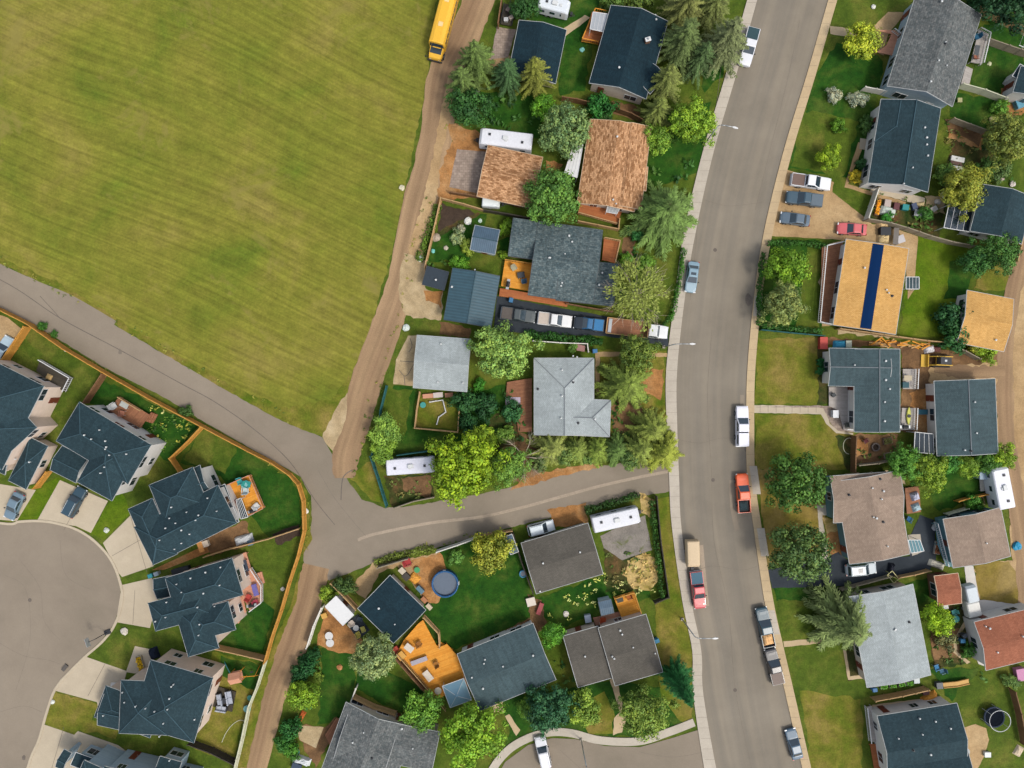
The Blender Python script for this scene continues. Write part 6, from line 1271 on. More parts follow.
for v in PK:
    r_ = pickup(*v[:6], bed='cover' if v[6] == 'cap' else v[6], bedcol=v[7], W_=1.95)
    if v[6] == 'cap':
        m = LM(); m.loft([[(-3.05, -.92, 1.1), (-.98, -.92, 1.1), (-.98, .92, 1.1), (-3.05, .92, 1.1)], [(-2.95, -.78, 1.75), (-1.0, -.78, 1.75), (-1.0, .78, 1.75), (-2.95, .78, 1.75)]], M['paint']); o = m.build('bed_cap', r_, col=C(232, 232, 240), bevel=.05)
        for s_ in (-1, 1): patch(r_, 'cap_window', [(-2.7, s_ * .90, 1.2), (-1.3, s_ * .90, 1.2), (-1.3, s_ * .80, 1.62), (-2.7, s_ * .80, 1.62)], 'tint')
for o in [x for x in bpy.data.objects if x.parent is None and str(x.get('label', '')).startswith('navy pickup')]:
    for c_ in o.children:
        if c_.name.startswith('cabin'): c_.color = C(40, 104, 150)
        if c_.name.startswith(('hood', 'body')): c_.color = C(24, 36, 46)
def tarp(px, py, z, deg, sx, sy, h, col, label, name='tarp', seed=3):
    rg = random.Random(seed); g = G(px, py, z + h, z); root = MB(); nx, ny = 8, 8; vs = []
    ca, sa = math.cos(R(deg)), math.sin(R(deg))
    for i in range(nx + 1):
        for j in range(ny + 1):
            u, v = i / nx * 2 - 1, j / ny * 2 - 1; e = max(abs(u), abs(v)); zz = h * (1 - e ** 4) + rg.uniform(-.06, .06) * h * 2
            if e > .99: zz = 0.0
            x, y = u * sx / 2, v * sy / 2; vs.append((g.x + x * ca - y * sa, g.y + x * sa + y * ca, z + max(0.01, zz)))
    fs = [(i * (ny + 1) + j, (i + 1) * (ny + 1) + j, (i + 1) * (ny + 1) + j + 1, i * (ny + 1) + j + 1) for i in range(nx) for j in range(ny)]
    root.poly(vs, fs, M['cloth']); base = [(g.x + x * ca - y * sa, g.y + x * sa + y * ca, z) for x, y in ((-sx / 2, -sy / 2), (sx / 2, -sy / 2), (sx / 2, sy / 2), (-sx / 2, sy / 2))]
    root.face(base[::-1], M['cloth']); o = root.build(name, fix=False); o.color = C(*col); return tag(o, label, name.replace('_', ' '))
tarp(769, 640, .75, 102, 1.9, 1.6, .55, (236, 186, 128), 'tan crumpled tarp piled in the bed of the teal pickup')
tarp(743.3, 506, .72, 94, 1.5, 1.5, .3, (52, 68, 72), 'dark heap lying in the bed of the orange red pickup', 'cargo_heap', 5)
# flatbed truck
def flatbed(px, py, deg, label):
    root = empty('flatbed_truck', G(px, py, 1.1), R(deg), label, 'truck'); L = 9.6; h = L / 2
    m = LM(); m.box((-1.3, 0, .95), (6.6, .9, .3), M['black']); m.build('chassis', root)
    m = LM(); m.box((-1.6, 0, 1.2), (6.3, 2.45, .14), M['deck_brown']); m.build('flat_deck', root)
    m = LM()
    for s_ in (-1, 1): m.box((-1.6, s_ * 1.2, 1.3), (6.3, .1, .14), M['wood'])
    m.box((-4.7, 0, 1.3), (.12, 2.4, .14), M['wood']); m.build('side_rail', root)
    m = LM(); m.box((1.45, 0, 1.9), (.12, 2.4, 1.3), M['fence_brown']); m.build('headboard', root)
    m = LM(); m.box((-4.2, 0, 1.33), (.5, 2.1, .16), M['steel']); m.build('ramp', root)
    col = C(228, 230, 228); m = LM(); m.loft([ringpts(x, 1.05 * k, .5, .9, z1) for x, k, z1 in ((1.6, 1, 1.3), (3.4, 1, 1.3), (4.3, .96, 1.22), (4.75, .86, 1.05))], M['paint']); m.build('body', root, col=col, bevel=.04)
    cabin(root, 1.62, 3.45, 1.72, 2.95, 1.0, .86, 1.27, 2.1, col)
    for x in (-2.6, 3.6):
        for s_ in (-1, 1): wheel(root, x, s_ * .98, .45, .34)
    lights(root, L, 2.0, .9, 1.0)
flatbed(637, 329, -7, 'flatbed truck with white cab and brown plank deck at the street end of the driveway')
def box_trailer(px, py, deg, L, W_, hh, col, label, cat='camper trailer', name='camper_trailer', nvent=3, ac=True, hitch=1, wins=3, z0=.55, seed=1, band=None):
    rs = random.Random(seed); root = empty(name, G(px, py, hh * .9), R(deg), label, cat); h = L / 2; w_ = W_ / 2; col = C(*col)
    prof = [(w_, z0), (w_, hh - .2), (w_ - .12, hh - .04), (w_ * .5, hh)]
    rg = lambda x, k, dz=0: [(x, -y * k, z + (dz if z > 1.2 else 0)) for y, z in prof] + [(x, y * k, z + (dz if z > 1.2 else 0)) for y, z in reversed(prof)]
    m = LM(); m.loft([rg(-h, .97, -.15), rg(-h + .15, 1), rg(h - .35, 1), rg(h, .94, -.35)], M['plain']); o = m.build('body', root, col=col, bevel=.03)
    if band:
        for s_ in (-1, 1): m = LM(); m.box((0, s_ * (w_ + .005), z0 + .9), (L * .9, .02, .18), M['plain']); q = m.build('stripe', root, col=C(*band))
    for i in range(wins):
        for s_ in (-1, 1): x = -h + L * (i + .5) / wins; m = LM(); m.box((x, s_ * (w_ + .01), hh * .62), (.8, .04, .55), M['tint']); m.build('window', root)
    if wins: m = LM(); m.box((h * .35 + .9, -w_ - .015, z0 + .95), (.65, .04, 1.7), M['trim']); m.build('door', root)
    for i in range(nvent):
        x = -h + L * (i + .6) / (nvent + .2); y = rs.uniform(-.35, .35); m = LM(); m.box((x, y, hh + .06), (.36, .36, .12), M['vent' if i % 2 else 'vent_dark']); m.build('roof_vent', root)
    if ac: m = LM(); m.box((0.1, 0, hh + .14), (.85, .62, .26), M['vent']); m.build('air_conditioner', root, bevel=.06)
    for x in (-.1 * L - .42, -.1 * L + .42) if L > 4 else (-.05 * L,):
        for s_ in (-1, 1): wheel(root, x, s_ * (w_ - .13), .33, .22)
    if hitch:
        m = LM()
        for s_ in (-1, 1): m.tube((h - .1, s_ * .55, .5), (h + 1.0, 0, .5), .05, .05, 5, M['black'])
        m.box((h + .45, 0, .72), (.35, .5, .4), M['black']); m.build('hitch', root)
    return root
box_trailer(506, 139, -7 + 180, 8.0, 2.45, 2.9, WH, 'long white camper trailer above the cedar shake garage', seed=2)
box_trailer(410, 466, 4, 7.2, 2.4, 2.6, (226, 226, 236), 'white flat roofed camper at the alley corner beside the largest lime tree', seed=4, hitch=1)
box_trailer(616, 520, 13, 7.2, 2.4, 2.8, WH, 'white camper trailer on the grey gravel pad near the street', seed=6, band=(90, 96, 110))
box_trailer(1003, 488, 101, 6.3, 2.5, 3.1, (236, 236, 242), 'white camper with side windows on the right edge dirt lane', seed=8, wins=3)
box_trailer(554, 4, -14, 4.8, 2.1, 2.5, (222, 228, 232), 'small white camper at the top edge above the navy garage', seed=9, nvent=2)
box_trailer(491, 201, -4, 2.7, 1.7, 2.0, (226, 232, 230), 'small white cargo trailer beneath the cedar shake garage', 'cargo trailer', 'cargo_trailer', nvent=0, ac=False, wins=0, seed=10)
box_trailer(693.5, 554, -88, 4.0, 1.95, 2.0, (212, 188, 152), 'beige topped trailer hitched behind the faded red pickup', 'cargo trailer', 'cargo_trailer', nvent=0, ac=False, wins=0, seed=11)
box_trailer(972, 594, 103, 2.6, 1.75, 2.0, (206, 214, 218), 'upper small white trailer beside the small rust roofed garage', 'cargo trailer', 'cargo_trailer', nvent=0, ac=False, wins=0, hitch=0, seed=12)
box_trailer(974, 609, 103, 2.5, 2.0, 1.9, (224, 222, 214), 'lower cream trailer beside the small rust roofed garage', 'cargo trailer', 'cargo_trailer', nvent=0, ac=False, wins=0, seed=13)
# school bus
def bus(px, py, deg, label):
    root = empty('school_bus', G(px, py, 2.5), R(deg), label, 'bus'); L = 11.5; h = L / 2; w_ = 1.25; yl = C(242, 186, 56)
    prof = [(w_, .55), (w_ + .01, 1.5), (w_, 2.4), (w_ * .86, 2.85), (w_ * .45, 3.02)]
    rg = lambda x, k, dz=0: [(x, -y * k, z + (dz if z > 1.6 else 0)) for y, z in prof] + [(x, y * k, z + (dz if z > 1.6 else 0)) for y, z in reversed(prof)]
    m = LM(); m.loft([rg(-h, .96, -.08), rg(-h + .2, 1), rg(h - 1.9, 1), rg(h - 1.7, .98, -.05)], M['plain']); m.build('body', root, col=yl, bevel=.04)
    m = LM(); m.loft([ringpts(x, k, .5, 1.0, z1) for x, k, z1 in ((h - 1.75, 1.1, 1.62), (h - .6, 1.05, 1.52), (h - .1, .98, 1.32), (h, .9, 1.1))], M['plain']); m.build('hood', root, col=yl, bevel=.04)
    patch(root, 'windshield', [(h - 1.66, -1.1, 1.7), (h - 1.66, 1.1, 1.7), (h - 1.72, 1.0, 2.55), (h - 1.72, -1.0, 2.55)], 'tint', th=.03)
    m = LM(); m.box((h - 1.15, 0, 1.6), (1.0, 1.75, .06), M['tint']); m.build('cowl', root)
    for i in range(9):
        for s_ in (-1, 1): m = LM(); m.box((-h + .9 + i * 1.0, s_ * (w_ + .005), 2.0), (.78, .04, .55), M['tint']); m.build('window', root)
    for s_ in (-1, 1):
        for z in (.95, 1.45): m = LM(); m.box((-.8, s_ * (w_ + .015), z), (L - 2.2, .03, .06), M['black']); m.build('rub_rail', root)
        for x in (-h + 2.4, h - .95): wheel(root, x, s_ * (w_ - .16), .48, .28)
        m = LM(); m.tube((h - .2, s_ * .9, 1.3), (h + .2, s_ * 1.25, 1.75), .03, .03, 5, M['black']); m.box((h + .2, s_ * 1.28, 1.8), (.06, .22, .34), M['black']); m.build('mirror', root)
        m = LM(); m.box((h - .04, s_ * .68, 1.0), (.1, .24, .2), M['lamp_white']); m.build('headlight', root)
    for x in (-2.6, 1.2): m = LM(); m.box((x, 0, 3.04), (.7, .7, .07), M['plain']); m.build('roof_hatch', root, col=C(240, 210, 150), bevel=.02)
    m = LM(); m.box((h + .05, 0, .6), (.16, 2.3, .26), M['black']); m.build('bumper', root)
bus(443, 18, -104.5, 'yellow school bus parked nose down beside the field at the top edge')
# compact loader
def loader(px, py, deg, label):
    root = empty('track_loader', G(px, py, .8), R(deg), label, 'loader'); yl = C(226, 180, 60)
    m = LM(); m.box((-.5, 0, .85), (2.0, 1.1, .7), M['plain']); m.build('body', root, col=yl, bevel=.05)
    m = LM(); m.box((-.9, 0, 1.35), (.9, 1.2, .35), M['black']); m.build('engine_cover', root, bevel=.04)
    m = LM(); m.box((.1, 0, 1.45), (1.0, 1.0, 1.1), M['tint']); m.build('cab', root, bevel=.04)
    m = LM(); m.box((.1, 0, 2.03), (1.1, 1.08, .08), M['black']); m.box((-.1, 0, 2.09), (.35, .3, .05), M['steel']); m.build('cab_roof', root)
    for s_ in (-1, 1):
        m = LM(); m.loft([[(x, s_ * .62 - .2, z), (x, s_ * .62 + .2, z)][::1] for x, z in ((0, 0),)] * 0 or [], M['tyre']) if False else None
        m.box((-.35, s_ * .78, .4), (2.2, .36, .5), M['tyre']); m.tube((.75, s_ * .78 - .18, .4), (.75, s_ * .78 + .18, .4), .3, .3, 12, M['tyre']); m.tube((-1.45, s_ * .78 - .18, .4), (-1.45, s_ * .78 + .18, .4), .3, .3, 12, M['tyre']); m.build('track', root, fix=False)
        m = LM(); m.box((-.2, s_ * .66, 1.55), (2.5, .13, .2), M['plain']); m.tube((1.0, s_ * .66, 1.5), (1.7, s_ * .66, .55), .09, .08, 5, M['plain']); m.build('lift_arm', root, col=yl, fix=False)
    m = LM(); m.loft([[(x, -.95, z) for x, z in ((1.7, .15), (2.5, .1), (2.55, .18), (1.85, .3), (1.8, .8), (1.7, .8))], [(x, .95, z) for x, z in ((1.7, .15), (2.5, .1), (2.55, .18), (1.85, .3), (1.8, .8), (1.7, .8))]], M['plain']); m.build('bucket', root, col=yl)
loader(940, 361, 178, 'yellow track loader with its bucket lowered in the dirt yard')

# ============================================================ STREET LAMPS
def lamp(px, py, deg, arm, label, z=8.0):
    root = empty('street_lamp', G(px, py, 0), R(deg), label, 'street lamp', 'street lamps')
    m = LM(); m.tube((0, 0, 0), (0, 0, z - .6), .11, .07, 10, M['steel']); 
    p = [(0, 0, z - .6), (.25, 0, z - .15), (.8, 0, z + .05), (arm, 0, z + .12)]
    for a, b in zip(p, p[1:]): m.tube(a, b, .065, .05, 8, M['steel'])
    m.build('pole', root, smooth=True)
    m = LM(); m.box((0, 0, .15), (.4, .4, .3), M['concrete_grey']); m.build('base', root)
    m = LM(); m.loft([[(arm - .1, -.07, z + .1), (arm - .1, .07, z + .1), (arm - .1, .07, z + .2), (arm - .1, -.07, z + .2)], [(arm + .3, -.17, z + .07), (arm + .3, .17, z + .07), (arm + .3, .13, z + .22), (arm + .3, -.13, z + .22)], [(arm + .75, -.08, z + .08), (arm + .75, .08, z + .08), (arm + .75, .06, z + .16), (arm + .75, -.06, z + .16)]], M['trim']); m.build('lamp_head', root, bevel=.02)
lamp(704, 144, -14, 1.9, 'street lamp leaning out from under the bright lime tree at the top'); lamp(663.5, 347, 0, 2.0, 'street lamp on the left walk beside the flatbed truck')
lamp(682, 619, 1, 2.4, 'street lamp over the lower street beside the dry corner lawn'); lamp(581, 739, -80, 1.8, 'street lamp at the bottom court kerb')
# basketball hoop at the turning circle
hp = empty('basketball_hoop', G(105, 633), R(200), 'portable basketball hoop standing at the turning circle kerb', 'basketball hoop')
m = LM(); m.box((-.5, 0, .12), (1.0, .7, .24), M['black']); m.build('base', hp, bevel=.05)
m = LM(); m.tube((-.4, 0, .2), (-.1, 0, 2.6), .06, .06, 8, M['black']); m.tube((-.1, 0, 2.6), (.7, 0, 3.1), .05, .05, 8, M['black']); m.build('pole', hp)
m = LM(); m.box((.75, 0, 3.2), (.05, 1.3, .9), M['steel']); m.build('backboard', hp)
m = LM()
for i in range(16): a, b = i * math.pi / 8, (i + 1) * math.pi / 8; m.tube((1.05 + .23 * math.cos(a), .23 * math.sin(a), 3.0), (1.05 + .23 * math.cos(b), .23 * math.sin(b), 3.0), .012, .012, 4, M['lamp_red'])
m.build('rim', hp, fix=False)
# ============================================================ YARD FURNITURE AND SMALL THINGS
M['mat_black'] = simple('trampoline_mat', C(20, 26, 34), .95, var=.05, spec=.05)
def part(root, name, fn, mat='plain', col=None, bevel=0.0, smooth=False, fix=True):
    m = LM(); fn(m, M[mat]); o = m.build(name, root, bevel=bevel, smooth=smooth, fix=fix)
    if col: g_ = sum(col) / 3; o.color = C(*[.92 * (x * .78 + g_ * .22) for x in col])
    return o
def chair(px, py, deg, col, label, z=0.0, s=1.0):
    r = empty('garden_chair', G(px, py, z + .5, z), R(deg), label, 'chair', 'garden chairs on decks and lawns'); r.scale = (s, s, s)
    part(r, 'seat', lambda m, t: m.box((0, 0, .42), (.6, .6, .08), t), 'cloth', col, .02)
    part(r, 'backrest', lambda m, t: m.loft([[(-.3, -.3, .45), (-.3, .3, .45), (-.24, .3, .45), (-.24, -.3, .45)], [(-.42, -.28, .95), (-.42, .28, .95), (-.37, .28, .95), (-.37, -.28, .95)]], t), 'cloth', col)
    for sx in (-.26, .26):
        for sy in (-.26, .26): part(r, 'leg', lambda m, t: m.box((sx, sy, .2), (.05, .05, .4), t), 'steel')
    for sy in (-.33, .33): part(r, 'armrest', lambda m, t: m.box((0, sy, .62), (.55, .07, .05), t), 'plain', col)
def rtable(px, py, rad, col, label, z=0.0, h=.72, cat='table'):
    r = empty('round_table', G(px, py, z + h, z), 0, label, cat)
    part(r, 'table_top', lambda m, t: m.lathe((0, 0, h), [(rad * .96, -.04), (rad, -.02), (rad, .02), (rad * .96, .03), (.04, .03)], 24, t), 'plain', col)
    part(r, 'pedestal', lambda m, t: m.lathe((0, 0, 0), [(rad * .5, 0), (rad * .45, .05), (.06, .12), (.06, h - .04)], 12, t), 'steel')
def table(px, py, deg, L, W_, col, label, z=0.0, h=.74, name='patio_table', cat='table'):
    r = empty(name, G(px, py, z + h, z), R(deg), label, cat)
    part(r, 'table_top', lambda m, t: m.box((0, 0, h), (L, W_, .06), t), 'plain', col, .015)
    for sx in (-1, 1):
        for sy in (-1, 1): part(r, 'leg', lambda m, t: m.box((sx * (L / 2 - .08), sy * (W_ / 2 - .08), h / 2), (.07, .07, h - .06), t), 'plain', col)
def sofa(px, py, deg, L, col, label, z=.27):
    r = empty('patio_sofa', G(px, py, z + .5, z), R(deg), label, 'sofa', 'sofas of the outdoor seating set')
    part(r, 'base', lambda m, t: m.box((0, 0, .16), (L, .8, .3), t), 'black', None, .03)
    n = max(1, int(L / .75))
    for i in range(n): part(r, 'seat_cushion', lambda m, t: m.box((-L / 2 + L * (i + .5) / n, .05, .38), (L / n - .04, .66, .16), t), 'cloth', col, .04); part(r, 'back_cushion', lambda m, t: m.box((-L / 2 + L * (i + .5) / n, -.32, .6), (L / n - .05, .2, .4), t), 'cloth', col, .05)
    for s_ in (-1, 1): part(r, 'armrest', lambda m, t: m.box((s_ * (L / 2 - .06), 0, .42), (.12, .8, .3), t), 'black', None, .02)
def bin_(px, py, deg, col, label, z=0.0):
    r = empty('wheelie_bin', G(px, py, 1.0, z), R(deg), label, 'bin')
    part(r, 'body', lambda m, t: m.loft([[(-.26, -.22, .08), (.26, -.22, .08), (.26, .22, .08), (-.26, .22, .08)], [(-.34, -.3, 1.0), (.34, -.3, 1.0), (.34, .3, 1.0), (-.34, .3, 1.0)]], t), 'plain', col, .02)
    part(r, 'lid', lambda m, t: m.loft([[(-.38, -.33, 1.0), (.38, -.33, 1.0), (.38, .33, 1.0), (-.38, .33, 1.0)], [(-.3, -.27, 1.1), (.32, -.27, 1.1), (.32, .27, 1.1), (-.3, .27, 1.1)]], t), 'plain', col, .015)
    for s_ in (-1, 1): part(r, 'wheel', lambda m, t: m.tube((-.3, s_ * .2 - .04, .12), (-.3, s_ * .2 + .04, .12), .12, .12, 10, t), 'tyre')
    part(r, 'handle', lambda m, t: m.tube((-.42, -.25, .98), (-.42, .25, .98), .02, .02, 6, t), 'black')
def crate(px, py, deg, sx, sy, h, col, label, name='storage_box', cat='box', z=0.0):
    r = empty(name, G(px, py, z + h, z), R(deg), label, cat)
    part(r, 'body', lambda m, t: m.box((0, 0, h * .45), (sx, sy, h * .9), t), 'plain', col, .02)
    part(r, 'lid', lambda m, t: m.box((0, 0, h * .95), (sx + .08, sy + .08, h * .1), t), 'plain', tuple(min(255, int(c * 1.08)) for c in col), .02)
    for s_ in (-1, 1): part(r, 'handle', lambda m, t: m.box((s_ * (sx / 2 + .03), 0, h * .6), (.04, .22, .05), t), 'black')
def planter(px, py, deg, sx, sy, label, col=(168, 128, 84), g=(70, 120, 40), h=.4):
    r = empty('planter_box', G(px, py, h), R(deg), label, 'planter')
    def fr(m, t):
        for s_ in (-1, 1): m.box((s_ * (sx / 2 - .04), 0, h / 2), (.08, sy, h), t); m.box((0, s_ * (sy / 2 - .04), h / 2 - .003), (sx - .16, .08, h), t)
    part(r, 'frame', fr, 'plain', col, fix=False); part(r, 'soil', lambda m, t: m.box((0, 0, h * .4), (sx - .1, sy - .1, h * .75), t), 'soil')
    rg = np.random.default_rng(int(px)); n = int(90 * sx * sy) + 40; c = np.stack([rg.uniform(-sx / 2, sx / 2, n) * .85, rg.uniform(-sy / 2, sy / 2, n) * .85, h * .8 + rg.uniform(0, .3, n)], 1); t_ = rg.uniform(.6, 1.4, n)
    me = quads_mesh('plants', c, rnd_dir(rg, n) + np.array([0, 0, 1]), rnd_dir(rg, n), t_ * .07, t_ * .12, np.stack([t_, t_, t_], 1), M['leaf'], .2)
    o = bpy.data.objects.new('plants', me); sc.collection.objects.link(o); o.parent = r; o.color = C(*g, 1.6)
def bbq(px, py, deg, label, z=0.0, col=(40, 44, 48)):
    r = empty('barbecue', G(px, py, z + 1.0, z), R(deg), label, 'barbecue')
    part(r, 'cart', lambda m, t: m.box((0, 0, .42), (.75, .5, .7), t), 'black', None, .02)
    part(r, 'lid', lambda m, t: m.loft([[(-.4, -.28, .8), (-.4, .28, .8), (-.4, .24, 1.0), (-.4, 0, 1.12), (-.4, -.24, 1.0)], [(.4, -.28, .8), (.4, .28, .8), (.4, .24, 1.0), (.4, 0, 1.12), (.4, -.24, 1.0)]], t), 'plain', col)
    for s_ in (-1, 1): part(r, 'side_shelf', lambda m, t: m.box((s_ * .6, 0, .8), (.35, .45, .04), t), 'steel')
    part(r, 'handle', lambda m, t: m.tube((-.3, -.33, .92), (.3, -.33, .92), .02, .02, 6, t), 'steel')
def rock(px, py, r_, col, label, name='boulder', cat='rock'):
    m = LM(); rs = random.Random(int(px * 3 + py)); n = 9
    m.lathe((0, 0, 0), [(r_ * .9, 0), (r_, r_ * .3), (r_ * .75, r_ * .6), (r_ * .25, r_ * .75)], n, M['plain'])
    m.v = [Vector((v.x * rs.uniform(.75, 1.2), v.y * rs.uniform(.75, 1.2), v.z * rs.uniform(.8, 1.2))) for v in m.v]
    o = m.build(name, None, bevel=.04); o.location = G(px, py); o.color = C(*col); tag(o, label, cat)
# --- pool
pl = empty('round_pool', G(445, 584, 1.1), 0, 'round above ground pool with blue wall on the bare soil beside the lawn', 'pool')
pr = 2.0
part(pl, 'pool_wall', lambda m, t: [m.loft([[(r_ * math.cos(a), r_ * math.sin(a), z) for r_, z in ((pr, 0), (pr + .04, 1.15), (pr - .2, 1.15), (pr - .12, 0))] for a in (i * math.pi / 24,)] + [[(r_ * math.cos(b), r_ * math.sin(b), z) for r_, z in ((pr, 0), (pr + .04, 1.15), (pr - .2, 1.15), (pr - .12, 0))] for b in ((i + 1) * math.pi / 24,)], t, cap=False) for i in range(48)], 'plain', (24, 86, 150), fix=False)
part(pl, 'water', lambda m, t: m.prism([((pr - .15) * math.cos(i * math.pi / 24), (pr - .15) * math.sin(i * math.pi / 24)) for i in range(48)], .05, .85, t), 'water')
part(pl, 'rim', lambda m, t: [m.tube(((pr - .04) * math.cos(a), (pr - .04) * math.sin(a), 1.17), ((pr - .04) * math.cos(a + math.pi / 12), (pr - .04) * math.sin(a + math.pi / 12), 1.17), .13, .13, 6, t) for a in [i * math.pi / 12 for i in range(24)]], 'plain', (26, 100, 168), fix=False)
part(pl, 'ladder', lambda m, t: [m.tube((pr + .1, y, 0), (pr - .02, y, 1.5), .03, .03, 6, t) for y in (-.25, .25)] + [m.box((pr + .08, 0, z), (.12, .5, .04), t) for z in (.3, .6, .9)], 'steel', fix=False)
part(pl, 'skimmer', lambda m, t: m.box((-.1, pr, 1.0), (.4, .25, .3), t), 'vent', None, .02)
# --- trampolines
def tramp(px, py, r_, label, tilt=0.0):
    t0 = empty('trampoline', G(px, py, .8), 0, label, 'trampoline'); t0.rotation_euler = (0, 0, .4)
    part(t0, 'mat', lambda m, t: m.prism([(r_ * .9 * math.cos(i * math.pi / 14), r_ * .9 * math.sin(i * math.pi / 14)) for i in range(28)], .8, .83, t), 'mat_black')
    part(t0, 'safety_pad', lambda m, t: [m.tube((r_ * .95 * math.cos(a), r_ * .95 * math.sin(a), .84), (r_ * .95 * math.cos(a + math.pi / 12), r_ * .95 * math.sin(a + math.pi / 12), .84), .12, .12, 6, t) for a in [i * math.pi / 12 for i in range(24)]], 'plain', (28, 50, 82), fix=False)
    part(t0, 'net_ring', lambda m, t: [m.tube((r_ * math.cos(a), r_ * math.sin(a), 2.1), (r_ * math.cos(a + math.pi / 12), r_ * math.sin(a + math.pi / 12), 2.1), .045, .045, 5, t) for a in [i * math.pi / 12 for i in range(24)]], 'trim', fix=False)
    for i in range(6): a = i * math.pi / 3; part(t0, 'pole', lambda m, t: m.tube((r_ * math.cos(a), r_ * math.sin(a), 0), (r_ * math.cos(a), r_ * math.sin(a), 2.1), .035, .035, 6, t), 'trim')
tramp(994, 717, 1.6, 'black trampoline with white net ring on the lower right lawn')
# --- slide board
sl_ = empty('garden_slide', G(957, 684, .6), R(9), 'long yellow slide lying on the lawn above the trampoline', 'slide')
part(sl_, 'chute', lambda m, t: m.loft([[(-2, -.35, .25), (-2, .35, .25), (-2, .35, .35), (-2, -.35, .35)], [(0, -.35, .5), (0, .35, .5), (0, .35, .6), (0, -.35, .6)], [(2, -.35, .25), (2, .35, .25), (2, .35, .35), (2, -.35, .35)]], t), 'plain', (238, 176, 66))
for s_ in (-1, 1): part(sl_, 'side_rail', lambda m, t: m.loft([[(-2, s_ * .38 - .05, .25), (-2, s_ * .38 + .05, .25), (-2, s_ * .38 + .05, .5), (-2, s_ * .38 - .05, .5)], [(0, s_ * .38 - .05, .5), (0, s_ * .38 + .05, .5), (0, s_ * .38 + .05, .75), (0, s_ * .38 - .05, .75)], [(2, s_ * .38 - .05, .25), (2, s_ * .38 + .05, .25), (2, s_ * .38 + .05, .5), (2, s_ * .38 - .05, .5)]], t), 'plain', (226, 158, 50))
# --- play set
ps = empty('play_set', G(238, 675, 1.0), R(12), 'wooden play set with a turquoise slide in the court yard', 'play set')
part(ps, 'platform', lambda m, t: m.box((0, 0, 1.2), (1.6, 1.5, .1), t), 'deck_pink')
for sx in (-.75, .75):
    for sy in (-.7, .7): part(ps, 'post', lambda m, t: m.box((sx, sy, 1.1), (.1, .1, 2.2), t), 'deck_orange')
part(ps, 'roof', lambda m, t: m.loft([[(-.9, -.85, 2.1), (.9, -.85, 2.1), (.9, .85, 2.1), (-.9, .85, 2.1)], [(-.9, -.05, 2.7), (.9, -.05, 2.7), (.9, .05, 2.7), (-.9, .05, 2.7)]], t), 'deck_pink')
part(ps, 'slide', lambda m, t: m.loft([[(-.9 - .3 * k, .2 + .45 * k - .3, 1.25 - .3 * k), (-.9 - .3 * k, .2 + .45 * k + .3, 1.25 - .3 * k), (-.85 - .3 * k, .2 + .45 * k + .3, 1.35 - .3 * k), (-.85 - .3 * k, .2 + .45 * k - .3, 1.35 - .3 * k)] for k in range(5)], t), 'plain', (30, 160, 176))
part(ps, 'swing_beam', lambda m, t: (m.tube((.8, 0, 2.1), (3.0, -.3, 2.1), .06, .06, 6, t), m.tube((3.0, -.3, 2.1), (3.2, -1.0, 0), .05, .05, 6, t), m.tube((3.0, -.3, 2.1), (3.2, .5, 0), .05, .05, 6, t)), 'deck_orange', fix=False)
part(ps, 'swing', lambda m, t: (m.box((1.9, -.15, .5), (.45, .2, .04), t), m.tube((1.7, -.15, .5), (1.7, -.15, 2.1), .012, .012, 4, t), m.tube((2.1, -.15, .5), (2.1, -.15, 2.1), .012, .012, 4, t)), 'black', fix=False)
# --- sofas and patio things
sofa(219, 700, 100, 1.9, (178, 188, 206), 'grey patio sofa facing the table on its house side'); sofa(229, 698, -80, 2.2, (186, 194, 210), 'grey patio sofa on the lawn side of the dark patio'); sofa(221, 709, 170 - 180, 1.7, (192, 200, 214), 'grey patio sofa at the lower end of the dark patio')
table(223, 701, 12, .9, .9, (56, 60, 70), 'dark low square table amid the grey patio sofas', .27, .4)
rtable(250, 698, .42, (60, 180, 160), 'small teal round table by the pale fence', 0, .45); rtable(247, 709, .55, (120, 200, 196), 'turquoise rimmed round water table by the pale fence', 0, .5)
for x, y, d_, c_, lb in [(240, 481, 200, (60, 190, 190), 'turquoise chair at the inner side of the corner deck'), (248, 484, -20, (40, 170, 160), 'darker turquoise chair at the outer side of the corner deck'), (246, 490, 90, (210, 226, 224), 'white chair below the turquoise chairs')]: chair(x, y, d_, c_, lb, .9, 1.5)
rtable(244, 485, .5, (130, 206, 204), 'round turquoise glass table between turquoise chairs', .9)
bbq(252, 511, 20, 'black barbecue at the lower corner of the corner deck', .9); chair(257, 506, 40, (226, 226, 220), 'white chair beside the corner deck barbecue', .9, 1.3)
chair(114, 406, 30, (214, 214, 210), 'white chair at the house end of the brown back deck', .9, 1.4); table(124, 405, -30, 1.3, .8, (196, 200, 190), 'pale table in the middle of the brown back deck', .9); chair(122, 413, 80, (196, 120, 90), 'reddish chair below the pale table', .9, 1.2)
tarp(48, 377, .95, -25, 1.0, .9, .3, (190, 160, 110), 'tan cushion heap on the charcoal deck', 'cushion', 9)
tarp(242, 541, 0, 15, 2.9, 1.5, .9, (206, 208, 208), 'white tarp covering a small boat beside the thin tan fence', 'covered_boat', 12)
table(409, 648, -38, 1.4, 1.0, (236, 220, 200), 'cream patio table upper left on the large orange deck', .7); table(419, 661, 20, 2.6, .7, (186, 178, 190), 'long lilac grey bench table on the large orange deck', .7, .5); table(428, 676, -52, 1.7, 1.0, (240, 222, 196), 'cream table lower left on the large orange deck', .7)
rtable(438, 691, .55, (240, 226, 196), 'cream round table at the low corner of the large orange deck', .7); chair(419, 644, 30, (180, 110, 40), 'brown chair beside the upper cream table', .7, 1.2); chair(436, 664, 120, (196, 122, 40), 'brown chair on the middle of the large orange deck', .7, 1.2)
